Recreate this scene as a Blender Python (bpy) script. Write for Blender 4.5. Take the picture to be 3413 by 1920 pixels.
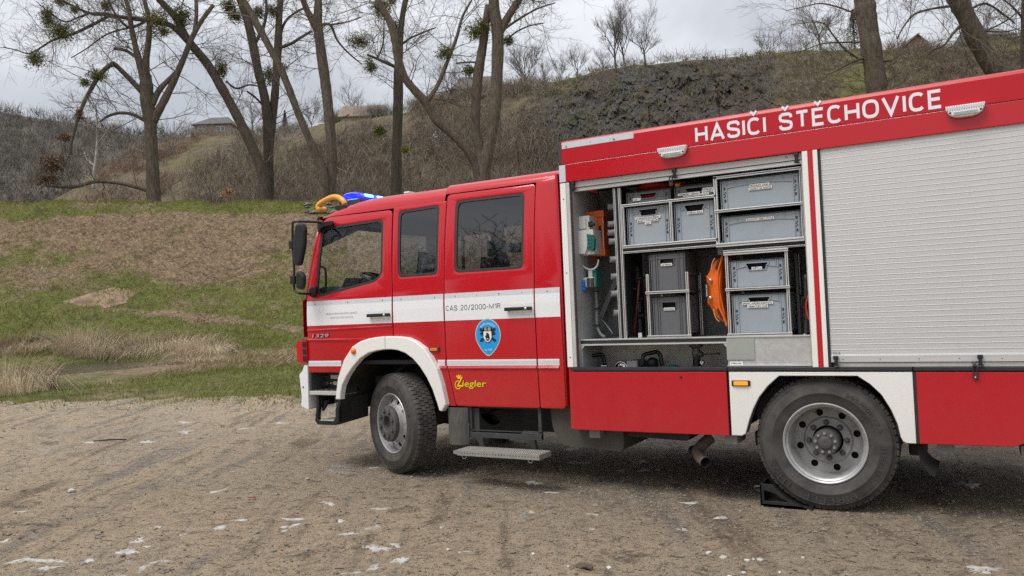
import bpy, bmesh, math, random
import numpy as np
from mathutils import Vector, Matrix

for o in list(bpy.data.objects):
    bpy.data.objects.remove(o, do_unlink=True)
SC = bpy.context.scene
COL = SC.collection
RND = random.Random(7)
NR = np.random.default_rng(11)
R = math.radians

# ---------------------------------------------------------------- camera
YAW, PITCH, ROLL = R(29.5798), R(1.8591), R(-2.3277)
CAM = Vector((0.0, -6.3, 1.56))
FPX, CX, CY = 2649.85, 1706.5, 960.0            # focal length and centre in photo pixels (3413 x 1920)
_f = Vector((-math.sin(YAW)*math.cos(PITCH), math.cos(YAW)*math.cos(PITCH), math.sin(PITCH)))
_r = Vector((math.cos(YAW), math.sin(YAW), 0)); _u = _r.cross(_f)
CR = math.cos(ROLL)*_r + math.sin(ROLL)*_u
CU = -math.sin(ROLL)*_r + math.cos(ROLL)*_u
CF = _f
cam = bpy.data.cameras.new('camera'); camo = bpy.data.objects.new('camera', cam); COL.objects.link(camo)
camo.matrix_world = Matrix(((CR.x, CU.x, -CF.x, CAM.x), (CR.y, CU.y, -CF.y, CAM.y), (CR.z, CU.z, -CF.z, CAM.z), (0, 0, 0, 1)))
cam.sensor_width = 36.0; cam.lens = FPX/3413*36.0; cam.clip_start = 0.05; cam.clip_end = 4000
SC.camera = camo

# ---------------------------------------------------------------- world, sun, exposure
SUN_EL, SUN_AZ = R(58), R(205)       # azimuth from +Y, clockwise towards +X: behind the viewer
w = bpy.data.worlds.new('World'); SC.world = w; w.use_nodes = True
nt = w.node_tree; nt.nodes.clear()
wo = nt.nodes.new('ShaderNodeOutputWorld'); bg = nt.nodes.new('ShaderNodeBackground'); bg.inputs['Strength'].default_value = 0.1
sky = nt.nodes.new('ShaderNodeTexSky'); sky.sky_type = 'NISHITA'; sky.sun_disc = False
sky.sun_elevation = SUN_EL; sky.sun_rotation = SUN_AZ; sky.dust_density = 3.0; sky.ozone_density = 1.0
tc = nt.nodes.new('ShaderNodeTexCoord')
def wn(t, **k):
    n = nt.nodes.new(t)
    for a, b in k.items(): setattr(n, a, b)
    return n
sep = wn('ShaderNodeSeparateXYZ'); nt.links.new(tc.outputs['Generated'], sep.inputs[0])
mp = wn('ShaderNodeMapping'); mp.inputs['Scale'].default_value = (1.0, 1.0, 3.2)
nt.links.new(tc.outputs['Generated'], mp.inputs[0])
n1 = wn('ShaderNodeTexNoise'); n1.inputs['Scale'].default_value = 2.3; n1.inputs['Detail'].default_value = 6; n1.inputs['Roughness'].default_value = 0.52; n1.inputs['Distortion'].default_value = 0.5
nt.links.new(mp.outputs[0], n1.inputs['Vector'])
cr = wn('ShaderNodeValToRGB')
cr.color_ramp.elements[0].position = 0.36; cr.color_ramp.elements[0].color = (3.25, 3.4, 3.65, 1)
cr.color_ramp.elements[1].position = 0.64; cr.color_ramp.elements[1].color = (5.3, 5.42, 5.6, 1)
nt.links.new(n1.outputs['Fac'], cr.inputs[0])
mr = wn('ShaderNodeMapRange'); mr.inputs['From Min'].default_value = 0.0; mr.inputs['From Max'].default_value = 1.0
mr.inputs['To Min'].default_value = 0.92; mr.inputs['To Max'].default_value = 1.9      # an overcast sky brightens towards the zenith
nt.links.new(sep.outputs['Z'], mr.inputs['Value'])
mul = wn('ShaderNodeMix', data_type='RGBA', blend_type='MULTIPLY'); mul.inputs[0].default_value = 1.0
nt.links.new(cr.outputs[0], mul.inputs[6]); nt.links.new(mr.outputs[0], mul.inputs[7])
mx = wn('ShaderNodeMix', data_type='RGBA'); mx.inputs[0].default_value = 0.88
nt.links.new(sky.outputs[0], mx.inputs[6]); nt.links.new(mul.outputs[2], mx.inputs[7])
nt.links.new(mx.outputs[2], bg.inputs['Color']); nt.links.new(bg.outputs[0], wo.inputs['Surface'])

sl = bpy.data.lights.new('sun', 'SUN'); sl.energy = 1.5; sl.angle = R(28); sl.color = (1.0, 0.965, 0.91)
so = bpy.data.objects.new('sun', sl); COL.objects.link(so)
sd = Vector((math.sin(SUN_AZ)*math.cos(SUN_EL), math.cos(SUN_AZ)*math.cos(SUN_EL), math.sin(SUN_EL)))
so.rotation_euler = sd.to_track_quat('Z', 'Y').to_euler(); so.location = (-4, -14, 22)

SC.view_settings.view_transform = 'Standard'; SC.view_settings.look = 'None'
SC.view_settings.exposure = 0.60; SC.view_settings.gamma = 1.0; SC.view_settings.use_curve_mapping = False
SC.render.engine = 'CYCLES'
SC.cycles.use_denoising = False
SC.cycles.max_bounces = 8; SC.cycles.diffuse_bounces = 3; SC.cycles.glossy_bounces = 4; SC.cycles.transmission_bounces = 6; SC.cycles.transparent_max_bounces = 12
SC.cycles.use_adaptive_sampling = True; SC.cycles.adaptive_threshold = 0.004

# ---------------------------------------------------------------- photo measuring helpers
def ray(q):
    return CR*((q[0]-CX)/FPX) - CU*((q[1]-CY)/FPX) + CF
def at(q, y=0.0):                    # point of the photo on the vertical plane Y = y
    d = ray(q); return CAM + d*((y-CAM.y)/d.y)
H0 = Vector((-math.sin(YAW), math.cos(YAW), 0)); U0 = Vector((math.cos(YAW), math.sin(YAW), 0))
def atv(q, v):                       # point of the photo at horizontal distance v straight ahead -> (u, v, z)
    d = ray(q); t = v/d.dot(H0); p = CAM + d*t
    return Vector(((p-CAM).dot(U0), v, p.z))
def uvz(u, v, z):                    # (across, ahead, height) -> world
    return Vector((CAM.x, CAM.y, 0)) + U0*u + H0*v + Vector((0, 0, z))
def zf(x0, y0, s): return lambda x, y: (x0+x/s, y0+y/s)
z1 = zf(960, 560, 2.734); z2 = zf(960, 1050, 2.634); z3 = zf(1850, 480, 2.841); z4 = zf(1850, 800, 2.862)
z5 = zf(1850, 1150, 2.4156); z6 = zf(2400, 1150, 2.4146); z8 = zf(1850, 200, 2.862)
b1 = zf(0, 0, 2.07); b2 = zf(700, 0, 2.07); b3 = zf(1600, 0, 2.342); b4 = zf(2400, 0, 2.543)
b5 = zf(0, 600, 1.811); b6 = zf(0, 1300, 2.1467); b7 = zf(1200, 1450, 2.1467); b8 = zf(2300, 1450, 2.3145)

# ---------------------------------------------------------------- materials
def mat(name, col, rough=0.5, metal=0.0, var=0.0, vscale=3.0, bump=0.0, bscale=40.0, coat=0.0, spec=0.5, col2=None, emit=None, estr=0.0, detail=5, stretch=None, wear=0.0):
    m = bpy.data.materials.new(name); m.use_nodes = True
    t = m.node_tree; b = t.nodes['Principled BSDF']
    b.inputs['Base Color'].default_value = (*col, 1); b.inputs['Roughness'].default_value = rough; b.inputs['Metallic'].default_value = metal
    b.inputs['Specular IOR Level'].default_value = spec
    if coat: b.inputs['Coat Weight'].default_value = coat; b.inputs['Coat Roughness'].default_value = 0.04
    if emit: b.inputs['Emission Color'].default_value = (*emit, 1); b.inputs['Emission Strength'].default_value = estr
    tcn = t.nodes.new('ShaderNodeTexCoord'); vec = tcn.outputs['Object']
    if stretch:
        mpn = t.nodes.new('ShaderNodeMapping'); mpn.inputs['Scale'].default_value = stretch
        t.links.new(vec, mpn.inputs[0]); vec = mpn.outputs[0]
    if var or col2:
        n = t.nodes.new('ShaderNodeTexNoise'); n.inputs['Scale'].default_value = vscale; n.inputs['Detail'].default_value = detail; n.inputs['Roughness'].default_value = 0.6
        t.links.new(vec, n.inputs['Vector'])
        r = t.nodes.new('ShaderNodeValToRGB'); e = r.color_ramp.elements
        e[0].position = 0.32; e[1].position = 0.68
        c2 = col2 if col2 else tuple(min(1, c*(1+var)) for c in col)
        c1 = col if col2 else tuple(c*(1-var) for c in col)
        e[0].color = (*c1, 1); e[1].color = (*c2, 1)
        t.links.new(n.outputs['Fac'], r.inputs[0]); t.links.new(r.outputs[0], b.inputs['Base Color'])
        if wear:
            rr = t.nodes.new('ShaderNodeMapRange'); rr.inputs['To Min'].default_value = max(0, rough-wear); rr.inputs['To Max'].default_value = min(1, rough+wear)
            t.links.new(n.outputs['Fac'], rr.inputs['Value']); t.links.new(rr.outputs[0], b.inputs['Roughness'])
    if bump:
        n2 = t.nodes.new('ShaderNodeTexNoise'); n2.inputs['Scale'].default_value = bscale; n2.inputs['Detail'].default_value = 4
        t.links.new(vec, n2.inputs['Vector'])
        bp = t.nodes.new('ShaderNodeBump'); bp.inputs['Strength'].default_value = bump; bp.inputs['Distance'].default_value = 0.02
        t.links.new(n2.outputs['Fac'], bp.inputs['Height']); t.links.new(bp.outputs[0], b.inputs['Normal'])
    return m
def paint(name, col, rough=.05, coat=1.0, dust=.5):      # enamel with a clear coat, faint panel ripple and road dust near the bottom edge
    m = bpy.data.materials.new(name); m.use_nodes = True; t = m.node_tree; b = t.nodes['Principled BSDF']; L = t.links.new
    b.inputs['Specular IOR Level'].default_value = 0.12; b.inputs['Roughness'].default_value = .45; b.inputs['Coat Weight'].default_value = coat; b.inputs['Coat Roughness'].default_value = rough
    tcn = t.nodes.new('ShaderNodeTexCoord'); o = tcn.outputs['Object']
    n = t.nodes.new('ShaderNodeTexNoise'); n.inputs['Scale'].default_value = 5; n.inputs['Detail'].default_value = 8; n.inputs['Roughness'].default_value = .7; L(o, n.inputs['Vector'])
    sp = t.nodes.new('ShaderNodeSeparateXYZ'); L(o, sp.inputs[0])
    h = t.nodes.new('ShaderNodeMapRange'); h.inputs['From Min'].default_value = 1.25; h.inputs['From Max'].default_value = .45; L(sp.outputs[2], h.inputs['Value'])
    k = t.nodes.new('ShaderNodeMath'); k.operation = 'MULTIPLY'; L(n.outputs['Fac'], k.inputs[0]); L(h.outputs[0], k.inputs[1])
    k2 = t.nodes.new('ShaderNodeMath'); k2.operation = 'MULTIPLY'; k2.inputs[1].default_value = dust; L(k.outputs[0], k2.inputs[0])
    mx_ = t.nodes.new('ShaderNodeMix'); mx_.data_type = 'RGBA'; mx_.inputs[6].default_value = (*col, 1); mx_.inputs[7].default_value = (.30, .22, .16, 1); L(k2.outputs[0], mx_.inputs[0]); L(mx_.outputs[2], b.inputs['Base Color'])
    rr = t.nodes.new('ShaderNodeMapRange'); rr.inputs['To Min'].default_value = rough; rr.inputs['To Max'].default_value = rough+.16; L(n.outputs['Fac'], rr.inputs['Value']); L(rr.outputs[0], b.inputs['Coat Roughness'])
    n3 = t.nodes.new('ShaderNodeTexNoise'); n3.inputs['Scale'].default_value = 1.6; n3.inputs['Detail'].default_value = 2; L(o, n3.inputs['Vector'])
    bp = t.nodes.new('ShaderNodeBump'); bp.inputs['Strength'].default_value = .05; bp.inputs['Distance'].default_value = .05; L(n3.outputs['Fac'], bp.inputs['Height']); L(bp.outputs[0], b.inputs['Coat Normal'])
    return m
def glass(name, tint, mixg=0.1, rough=0.02):
    m = bpy.data.materials.new(name); m.use_nodes = True; t = m.node_tree; t.nodes.clear()
    o = t.nodes.new('ShaderNodeOutputMaterial'); tr = t.nodes.new('ShaderNodeBsdfTransparent'); gl = t.nodes.new('ShaderNodeBsdfGlossy')
    tr.inputs[0].default_value = (*tint, 1); gl.inputs['Roughness'].default_value = rough; gl.inputs[0].default_value = (0.95, 0.97, 1, 1)
    lw = t.nodes.new('ShaderNodeLayerWeight'); lw.inputs[0].default_value = .5
    pw = t.nodes.new('ShaderNodeMath'); pw.operation = 'POWER'; pw.inputs[1].default_value = 5.0; t.links.new(lw.outputs['Facing'], pw.inputs[0])
    ad = t.nodes.new('ShaderNodeMath'); ad.operation = 'MULTIPLY_ADD'; ad.use_clamp = True; ad.inputs[1].default_value = 0.93; ad.inputs[2].default_value = 0.035+mixg
    t.links.new(pw.outputs[0], ad.inputs[0])
    mxs = t.nodes.new('ShaderNodeMixShader'); t.links.new(ad.outputs[0], mxs.inputs[0]); t.links.new(tr.outputs[0], mxs.inputs[1]); t.links.new(gl.outputs[0], mxs.inputs[2])
    t.links.new(mxs.outputs[0], o.inputs[0]); return m

# ---------------------------------------------------------------- mesh helpers
class MB:
    def __init__(s): s.v = []; s.f = []; s.s = []
    def add(s, vs, fs, smooth=False):
        k = len(s.v); s.v += [tuple(v) for v in vs]; s.f += [tuple(i+k for i in f) for f in fs]; s.s += [smooth]*len(fs); return s
    def box(s, x0, x1, y0, y1, z0, z1, b=0.0):
        if b <= 0:
            return s.add([(x, y, z) for x in (x0, x1) for y in (y0, y1) for z in (z0, z1)],
                         [(0, 1, 3, 2), (4, 6, 7, 5), (0, 4, 5, 1), (2, 3, 7, 6), (0, 2, 6, 4), (1, 5, 7, 3)])
        bm = bmesh.new(); bmesh.ops.create_cube(bm, size=1)
        for v in bm.verts: v.co = Vector(((x0+x1)/2+v.co.x*(x1-x0), (y0+y1)/2+v.co.y*(y1-y0), (z0+z1)/2+v.co.z*(z1-z0)))
        bmesh.ops.bevel(bm, geom=bm.edges[:], offset=b, segments=2, affect='EDGES', profile=0.6)
        return s.bm(bm)
    def bm(s, bm, smooth=False, mtx=None):
        bm.verts.index_update()
        s.add([(mtx @ v.co if mtx else v.co) for v in bm.verts], [[v.index for v in f.verts] for f in bm.faces], smooth); bm.free(); return s
    def tube(s, pts, r, n=10, caps=True, smooth=True):
        pts = [Vector(p) for p in pts]; m = len(pts); rs = r if isinstance(r, (list, tuple)) else [r]*m
        t0 = (pts[1]-pts[0]).normalized(); a = Vector((0, 0, 1)) if abs(t0.z) < 0.9 else Vector((1, 0, 0)); nrm = t0.cross(a).normalized()
        vs = []; fs = []
        for i, p in enumerate(pts):
            t = (pts[min(i+1, m-1)]-pts[max(i-1, 0)]).normalized()
            nrm = (nrm - t*nrm.dot(t)).normalized(); bn = t.cross(nrm)
            for k in range(n):
                an = 2*math.pi*k/n; vs.append(p+(nrm*math.cos(an)+bn*math.sin(an))*rs[i])
        for i in range(m-1):
            for k in range(n): fs.append((i*n+k, i*n+(k+1) % n, (i+1)*n+(k+1) % n, (i+1)*n+k))
        s.add(vs, fs, smooth)
        if caps:
            k = len(s.v)-m*n; s.f += [tuple(k+n-1-i for i in range(n)), tuple(k+(m-1)*n+i for i in range(n))]; s.s += [False, False]
        return s
    def lathe(s, prof, o, ax=(0, -1, 0), n=48, smooth=True, caps=False):   # prof: (radius, distance along axis)
        ax = Vector(ax).normalized(); a = Vector((0, 0, 1)) if abs(ax.z) < 0.9 else Vector((1, 0, 0)); e1 = ax.cross(a).normalized(); e2 = ax.cross(e1); o = Vector(o)
        vs = []; fs = []; m = len(prof)
        for (r, h) in prof:
            for k in range(n):
                an = 2*math.pi*k/n; vs.append(o+ax*h+(e1*math.cos(an)+e2*math.sin(an))*r)
        for i in range(m-1):
            for k in range(n): fs.append((i*n+k, i*n+(k+1) % n, (i+1)*n+(k+1) % n, (i+1)*n+k))
        s.add(vs, fs, smooth)
        if caps:
            k = len(s.v)-m*n; s.f += [tuple(k+i for i in range(n)), tuple(k+(m-1)*n+i for i in range(n))]; s.s += [False, False]
        return s
    def prism(s, poly, y0, y1):      # polygon in (x, z), extruded along y
        n = len(poly)
        vs = [(p[0], y0, p[1]) for p in poly]+[(p[0], y1, p[1]) for p in poly]
        return s.add(vs, [tuple(range(n)), tuple(range(2*n-1, n-1, -1))]+[(i, i+n, (i+1) % n+n, (i+1) % n) for i in range(n)])
    def shape(s, outlines, y0, y1, bevel=0.0, zcuts=None, yfun=None, smooth=False):   # outlines with holes in (x, z)
        vs, fs = fill(outlines, y0, y1, bevel, zcuts, yfun); return s.add(vs, fs, smooth)
    def map(s, fn): s.v = [tuple(fn(Vector(v))) for v in s.v]; return s
    def build(s, name, m, parent=None, sharp=None):
        me = bpy.data.meshes.new(name); me.from_pydata(s.v, [], s.f)
        me.polygons.foreach_set('use_smooth', s.s)
        bm = bmesh.new(); bm.from_mesh(me); bmesh.ops.recalc_face_normals(bm, faces=bm.faces); bm.to_mesh(me); bm.free()
        me.materials.append(m); me.update()
        if sharp: me.set_sharp_from_angle(angle=R(sharp))
        return link(name, me, parent)
def link(name, me, parent=None):
    o = bpy.data.objects.new(name, me); COL.objects.link(o)
    if parent:
        o.parent = parent
        if parent.type == 'EMPTY': o.matrix_parent_inverse = Matrix.Translation(parent.location).inverted()
    return o
def fill(outlines, y0, y1, bevel=0.0, zcuts=None, yfun=None):
    cu = bpy.data.curves.new('c', 'CURVE'); cu.dimensions = '2D'; cu.fill_mode = 'BOTH'
    cu.extrude = max(0.0, abs(y1-y0)/2-bevel); cu.bevel_depth = bevel; cu.bevel_resolution = 1; cu.offset = -bevel
    for pl in outlines:
        sp = cu.splines.new('POLY'); sp.points.add(len(pl)-1)
        for q, p in zip(sp.points, pl): q.co = (p[0], p[1], 0, 1)
        sp.use_cyclic_u = True
    ob = bpy.data.objects.new('c', cu); me = ob.to_mesh()
    ym = (y0+y1)/2
    bm = bmesh.new(); bm.from_mesh(me); ob.to_mesh_clear(); bpy.data.objects.remove(ob); bpy.data.curves.remove(cu)
    for v in bm.verts: v.co = Vector((v.co.x, ym-v.co.z, v.co.y))
    bmesh.ops.remove_doubles(bm, verts=bm.verts, dist=1e-5)
    if zcuts:
        for z in zcuts: bmesh.ops.bisect_plane(bm, geom=bm.verts[:]+bm.edges[:]+bm.faces[:], plane_co=(0, 0, z), plane_no=(0, 0, 1))
    if yfun:
        for v in bm.verts: v.co.y += yfun(v.co.z)
    bm.verts.index_update()
    vs = [tuple(v.co) for v in bm.verts]; fs = [[v.index for v in f.verts] for f in bm.faces]; bm.free(); return vs, fs
def text(body, x, z, h, y, width=None, depth=0.0008, bold=0.0, align='LEFT', yfun=None, shear=0.0):   # -> (verts, faces), cap height h, lower left at (x, z)
    cu = bpy.data.curves.new('t', 'FONT'); cu.body = body; cu.size = 1; cu.extrude = 0.0005; cu.offset = bold; cu.fill_mode = 'BOTH'; cu.shear = shear; cu.resolution_u = 3
    ob = bpy.data.objects.new('t', cu); me = ob.to_mesh()
    co = np.zeros(len(me.vertices)*3); me.vertices.foreach_get('co', co); co = co.reshape(-1, 3)
    fs = [list(p.vertices) for p in me.polygons]
    ob.to_mesh_clear(); bpy.data.objects.remove(ob); bpy.data.curves.remove(cu)
    x0, x1 = co[:, 0].min(), co[:, 0].max()
    s = h/0.7; sx = width/(x1-x0) if width else s
    ox = x if align == 'LEFT' else x-(x1-x0)*sx/2
    vs = [(ox+(a-x0)*sx, y-(c/0.0005)*depth/2+(yfun(z+b*s) if yfun else 0), z+b*s) for a, b, c in co]
    return vs, fs
def stuff(o): o['kind'] = 'stuff'; return o
def _se(cx, cy, rx, ry, a0, a1, n=12, e=2.7):
    out = []
    for k in range(n+1):
        a = math.radians(a0+(a1-a0)*k/n); c, s = math.cos(a), math.sin(a)
        out.append((cx+rx*math.copysign(abs(c)**(2/e), c), cy+ry*math.copysign(abs(s)**(2/e), s)))
    return out
_S = [(.70, .74), (.67, .90), (.56, .985), (.35, 1.0), (.14, .985), (.03, .90), (.0, .76), (.04, .62), (.16, .55), (.35, .51), (.55, .46), (.67, .39), (.70, .25), (.67, .10), (.56, .015), (.35, 0), (.14, .015), (.03, .10), (.0, .25)]
_C = _se(.36, .5, .36, .5, 42, 318, 22)
GL = {'H': (.70, [[(0, 0), (0, 1)], [(.70, 0), (.70, 1)], [(0, .5), (.70, .5)]]), 'A': (.84, [[(0, -.06), (.42, 1.02), (.84, -.06)], [(.13, .27), (.71, .27)]]), 'S': (.70, [_S]), 'I': (0, [[(0, 0), (0, 1)]]), 'C': (.70, [_C]),
      'T': (.70, [[(0, 1), (.70, 1)], [(.35, 1), (.35, 0)]]), 'E': (.60, [[(.60, 1), (0, 1), (0, 0), (.60, 0)], [(0, .51), (.55, .51)]]), 'O': (.78, [_se(.39, .5, .39, .5, 90, 450, 28)]), 'V': (.84, [[(0, 1.06), (.42, -.02), (.84, 1.06)]]),
      'M': (1.05, [[(0, 0), (0, 1), (.525, .12), (1.05, 1), (1.05, 0)]]), 'R': (.66, [[(0, 0), (0, 1), (.42, 1), (.60, .95), (.66, .76), (.60, .57), (.42, .52), (0, .52)], [(.36, .52), (.68, 0)]]), '1': (.30, [[(0, .86), (.30, 1), (.30, 0)]]),
      '2': (.64, [[(0, .78), (.08, .95), (.32, 1), (.56, .95), (.64, .76), (.58, .58), (.30, .36), (.04, .14), (0, 0), (.66, 0)]]), '0': (.64, [_se(.32, .5, .32, .5, 90, 450, 28)]), '/': (.50, [[(0, -.1), (.50, 1.1)]]), '-': (.34, [[(0, .45), (.34, .45)]]), ' ': (.34, [])}
def ribbon(pts, t):
    P = [Vector(p) for p in pts]; closed = (P[0]-P[-1]).length < 1e-6; L = []; Rr = []; m = len(P)
    for i in range(m):
        a = P[i-1] if i else (P[-2] if closed else None); b = P[i+1] if i < m-1 else (P[1] if closed else None)
        d1 = (P[i]-a).normalized() if a is not None else None; d2 = (b-P[i]).normalized() if b is not None else None
        if d1 is None: d1 = d2
        if d2 is None: d2 = d1
        n1 = Vector((-d1.y, d1.x)); n2 = Vector((-d2.y, d2.x)); k = n1+n2; k = k*(2/max(.5, k.length_squared))/1.0
        L.append(P[i]+k*t/2); Rr.append(P[i]-k*t/2)
    return L, Rr
def stroke_text(body, x, z, h, y, width, t=.19, gap=.17):
    dia = {'Č': ('C', 1), 'Š': ('S', 1), 'Ě': ('E', 1)}; cur = 0.0; rib = []
    for ch in body:
        g, car = dia.get(ch, (ch, 0)); w, st = GL[g]; k = 1-t
        for pl in st: rib.append([(cur+t/2+px, t/2+py*k) for px, py in pl])
        if car: c = cur+t/2+w/2; rib.append([(c-.20, 1.36), (c, 1.17), (c+.20, 1.36)])
        cur += w+t+gap
    cur -= gap; sx = width/cur; vs = []; fs = []
    for i, pl in enumerate(rib):
        L, Rr = ribbon(pl, t if pl[0][1] < 1.3 else t*.8); b0 = len(vs); yy = y-.00025*(i % 4)
        for a, b in zip(L, Rr): vs += [(x+a.x*sx, yy, z+a.y*h), (x+b.x*sx, yy, z+b.y*h)]
        fs += [(b0+2*j, b0+2*j+1, b0+2*j+3, b0+2*j+2) for j in range(len(L)-1)]
    return vs, fs
def rnd(poly, r, n=4):               # rounded polygon; r one number or one per corner
    out = []; N = len(poly)
    for i, p in enumerate(poly):
        rr = r[i] if isinstance(r, (list, tuple)) else r
        a = Vector(poly[i-1]); b = Vector(p); c = Vector(poly[(i+1) % N])
        if rr <= 0: out.append(tuple(b)); continue
        d1 = (a-b); d2 = (c-b); l = min(rr, d1.length*0.48, d2.length*0.48); p1 = b+d1.normalized()*l; p2 = b+d2.normalized()*l
        for k in range(n+1):
            t = k/n; out.append(tuple(p1*(1-t)**2+b*2*t*(1-t)+p2*t*t))
    return out
def rect(x0, x1, z0, z1): return [(x0, z0), (x1, z0), (x1, z1), (x0, z1)]
def rrect(x0, x1, z0, z1, r, n=4): return rnd(rect(x0, x1, z0, z1), r, n)
def circ(x, z, r, n=20, ph=0): return [(x+r*math.cos(2*math.pi*k/n+ph), z+r*math.sin(2*math.pi*k/n+ph)) for k in range(n)]
def spline(pts, k=6):                # smooth path through points
    P = [Vector(p) for p in pts]; out = []
    for i in range(len(P)-1):
        a = P[max(i-1, 0)]; b = P[i]; c = P[i+1]; d = P[min(i+2, len(P)-1)]
        for j in range(k):
            t = j/k; out.append(0.5*((2*b)+(-a+c)*t+(2*a-5*b+4*c-d)*t*t+(-a+3*b-3*c+d)*t**3))
    out.append(P[-1]); return out
def empty(name, loc=(0, 0, 0)):
    o = bpy.data.objects.new(name, None); COL.objects.link(o); o.location = loc; o.empty_display_size = 0.2; return o
def tag(o, label=None, cat=None, group=None, kind=None):
    if label: o['label'] = label
    if cat: o['category'] = cat
    if group: o['group'] = group
    if kind: o['kind'] = kind
    return o
def fastmesh(name, V, F, m, smooth=False, parent=None):   # numpy arrays; F of equal-sized faces
    me = bpy.data.meshes.new(name); V = np.asarray(V, dtype=np.float32); F = np.asarray(F, dtype=np.int32); k = F.shape[1]
    me.vertices.add(len(V)); me.vertices.foreach_set('co', V.ravel())
    me.loops.add(F.size); me.loops.foreach_set('vertex_index', F.ravel())
    me.polygons.add(len(F)); me.polygons.foreach_set('loop_start', np.arange(0, F.size, k, dtype=np.int32))
    try: me.polygons.foreach_set('loop_total', np.full(len(F), k, dtype=np.int32))
    except Exception: pass
    me.polygons.foreach_set('use_smooth', np.full(len(F), smooth))
    ms = m if isinstance(m, (list, tuple)) else [m]
    for x in ms: me.materials.append(x)
    me.update(calc_edges=True); me.validate()
    return link(name, me, parent)
def addrnd(o, per, seed=1, clump=1):    # one random number per blade / leaf / stone, for its colour
    n = len(o.data.vertices)//per; q = np.random.default_rng(seed); r = q.random((n+clump-1)//clump).repeat(clump)[:n] if clump == 1 else np.clip(q.random((n+clump-1)//clump).repeat(clump)[:n]*.7+q.random(n)*.3, 0, 1)
    a = o.data.attributes.new('rnd', 'FLOAT', 'POINT'); v = np.full(len(o.data.vertices), .5, dtype=np.float32); v[:n*per] = r.repeat(per); a.data.foreach_set('value', v); return o
def hash2(ix, iy, seed):
    n = (ix.astype(np.int64)*374761393+iy.astype(np.int64)*668265263+seed*974634437) & 0xffffffff
    n = ((n ^ (n >> 13))*1274126177) & 0xffffffff
    return ((n ^ (n >> 16)) & 0xffff)/65535.0
def vnoise(x, y, seed=0):
    ix = np.floor(x); iy = np.floor(y); fx = x-ix; fy = y-iy; fx = fx*fx*(3-2*fx); fy = fy*fy*(3-2*fy)
    a = hash2(ix, iy, seed); b = hash2(ix+1, iy, seed); c = hash2(ix, iy+1, seed); d = hash2(ix+1, iy+1, seed)
    return (a*(1-fx)+b*fx)*(1-fy)+(c*(1-fx)+d*fx)*fy
def fbm(x, y, seed=0, o=4, g=0.5):
    s = 0; a = 1; t = 0
    for i in range(o): s = s+a*(vnoise(x*2**i, y*2**i, seed+i)-0.5); t += a; a *= g
    return s/t*2
def inset(poly, d):                  # move every side of a polygon inwards by d
    N = len(poly); area = sum(poly[i][0]*poly[(i+1) % N][1]-poly[(i+1) % N][0]*poly[i][1] for i in range(N)); sg = 1 if area > 0 else -1
    out = []
    for i in range(N):
        a = Vector(poly[i-1]); b = Vector(poly[i]); c = Vector(poly[(i+1) % N])
        e1 = (b-a).normalized(); e2 = (c-b).normalized()
        n1 = Vector((-e1.y, e1.x))*sg; n2 = Vector((-e2.y, e2.x))*sg
        k = n1+n2; k = k/max(0.3, k.length_squared/2) if k.length > 1e-6 else n1
        out.append(tuple(b+k*d))
    return out
# ================================================================= FIRE TRUCK
RED = paint('red_paint', (0.50, 0.0035, 0.012), .05, 1.0, .25)
RED2 = paint('red_film', (0.48, 0.005, 0.015), .20, .6, .16)
WHITE = paint('white_paint', (0.80, 0.81, 0.82), .12, .7, .15)
CREAM = paint('white_fender', (0.82, 0.815, 0.78), .25, .5, .22)
REFL = mat('reflective_tape', (0.60, 0.62, 0.66), 0.35, var=0.06, vscale=30)
ALU = mat('aluminium', (0.62, 0.62, 0.61), 0.38, 0.55, var=0.08, vscale=6, wear=0.08)
ALUP = mat('aluminium_profile', (0.66, 0.66, 0.65), 0.36, 0.5, var=0.08, vscale=9)
PLATE = mat('bare_aluminium_sheet', (0.55, 0.55, 0.54), 0.45, 0.5, var=0.10, vscale=20, wear=0.1, bump=0.02, bscale=120)
SHUT = mat('shutter_aluminium', (0.53, 0.535, 0.53), 0.45, 0.3, col2=(.61, .615, .615), vscale=5, wear=0.1, stretch=(.35, 1, 9), detail=6)
BLACK = mat('black_plastic', (0.012, 0.012, 0.013), 0.45, var=0.3, vscale=8)
RUB = mat('black_rubber', (0.022, 0.022, 0.023), 0.6, var=0.25, vscale=10)
DARKG = mat('dark_grey_plastic', (0.045, 0.047, 0.05), 0.55, var=0.15, vscale=8)
DARKI = mat('dark_interior', (0.018, 0.018, 0.02), 0.7, var=0.2, vscale=5)
CHAS = mat('chassis_black', (0.015, 0.014, 0.014), 0.65, col2=(0.04, 0.035, 0.03), vscale=6)
TYRE = mat('tyre_rubber', (0.030, 0.029, 0.028), 0.75, col2=(0.075, 0.070, 0.062), vscale=9, bump=0.1, bscale=60)
TREAD = mat('tyre_tread', (0.045, 0.043, 0.040), 0.85, col2=(0.11, 0.10, 0.085), vscale=12, bump=0.15, bscale=80)
RIM = mat('rim_silver', (0.42, 0.42, 0.42), 0.42, 0.5, var=0.15, vscale=9, wear=0.1)
RIMD = mat('rim_grey', (0.24, 0.24, 0.24), 0.5, 0.3, col2=(0.33, 0.325, 0.31), vscale=12)
HUB = mat('hub_grey', (0.07, 0.07, 0.07), 0.6, 0.2, col2=(0.11, 0.105, 0.10), vscale=20)
CABG = glass('cab_glass', (0.84, 0.87, 0.87), 0.0)
CABG2 = glass('crew_glass_tinted', (0.30, 0.32, 0.34), 0.05)
AMBER = mat('amber_lens', (0.75, 0.20, 0.01), 0.2, coat=0.5)
AMBERL = mat('amber_lens_lit', (0.8, 0.22, 0.01), 0.2, emit=(1.0, 0.30, 0.01), estr=.55)
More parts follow.
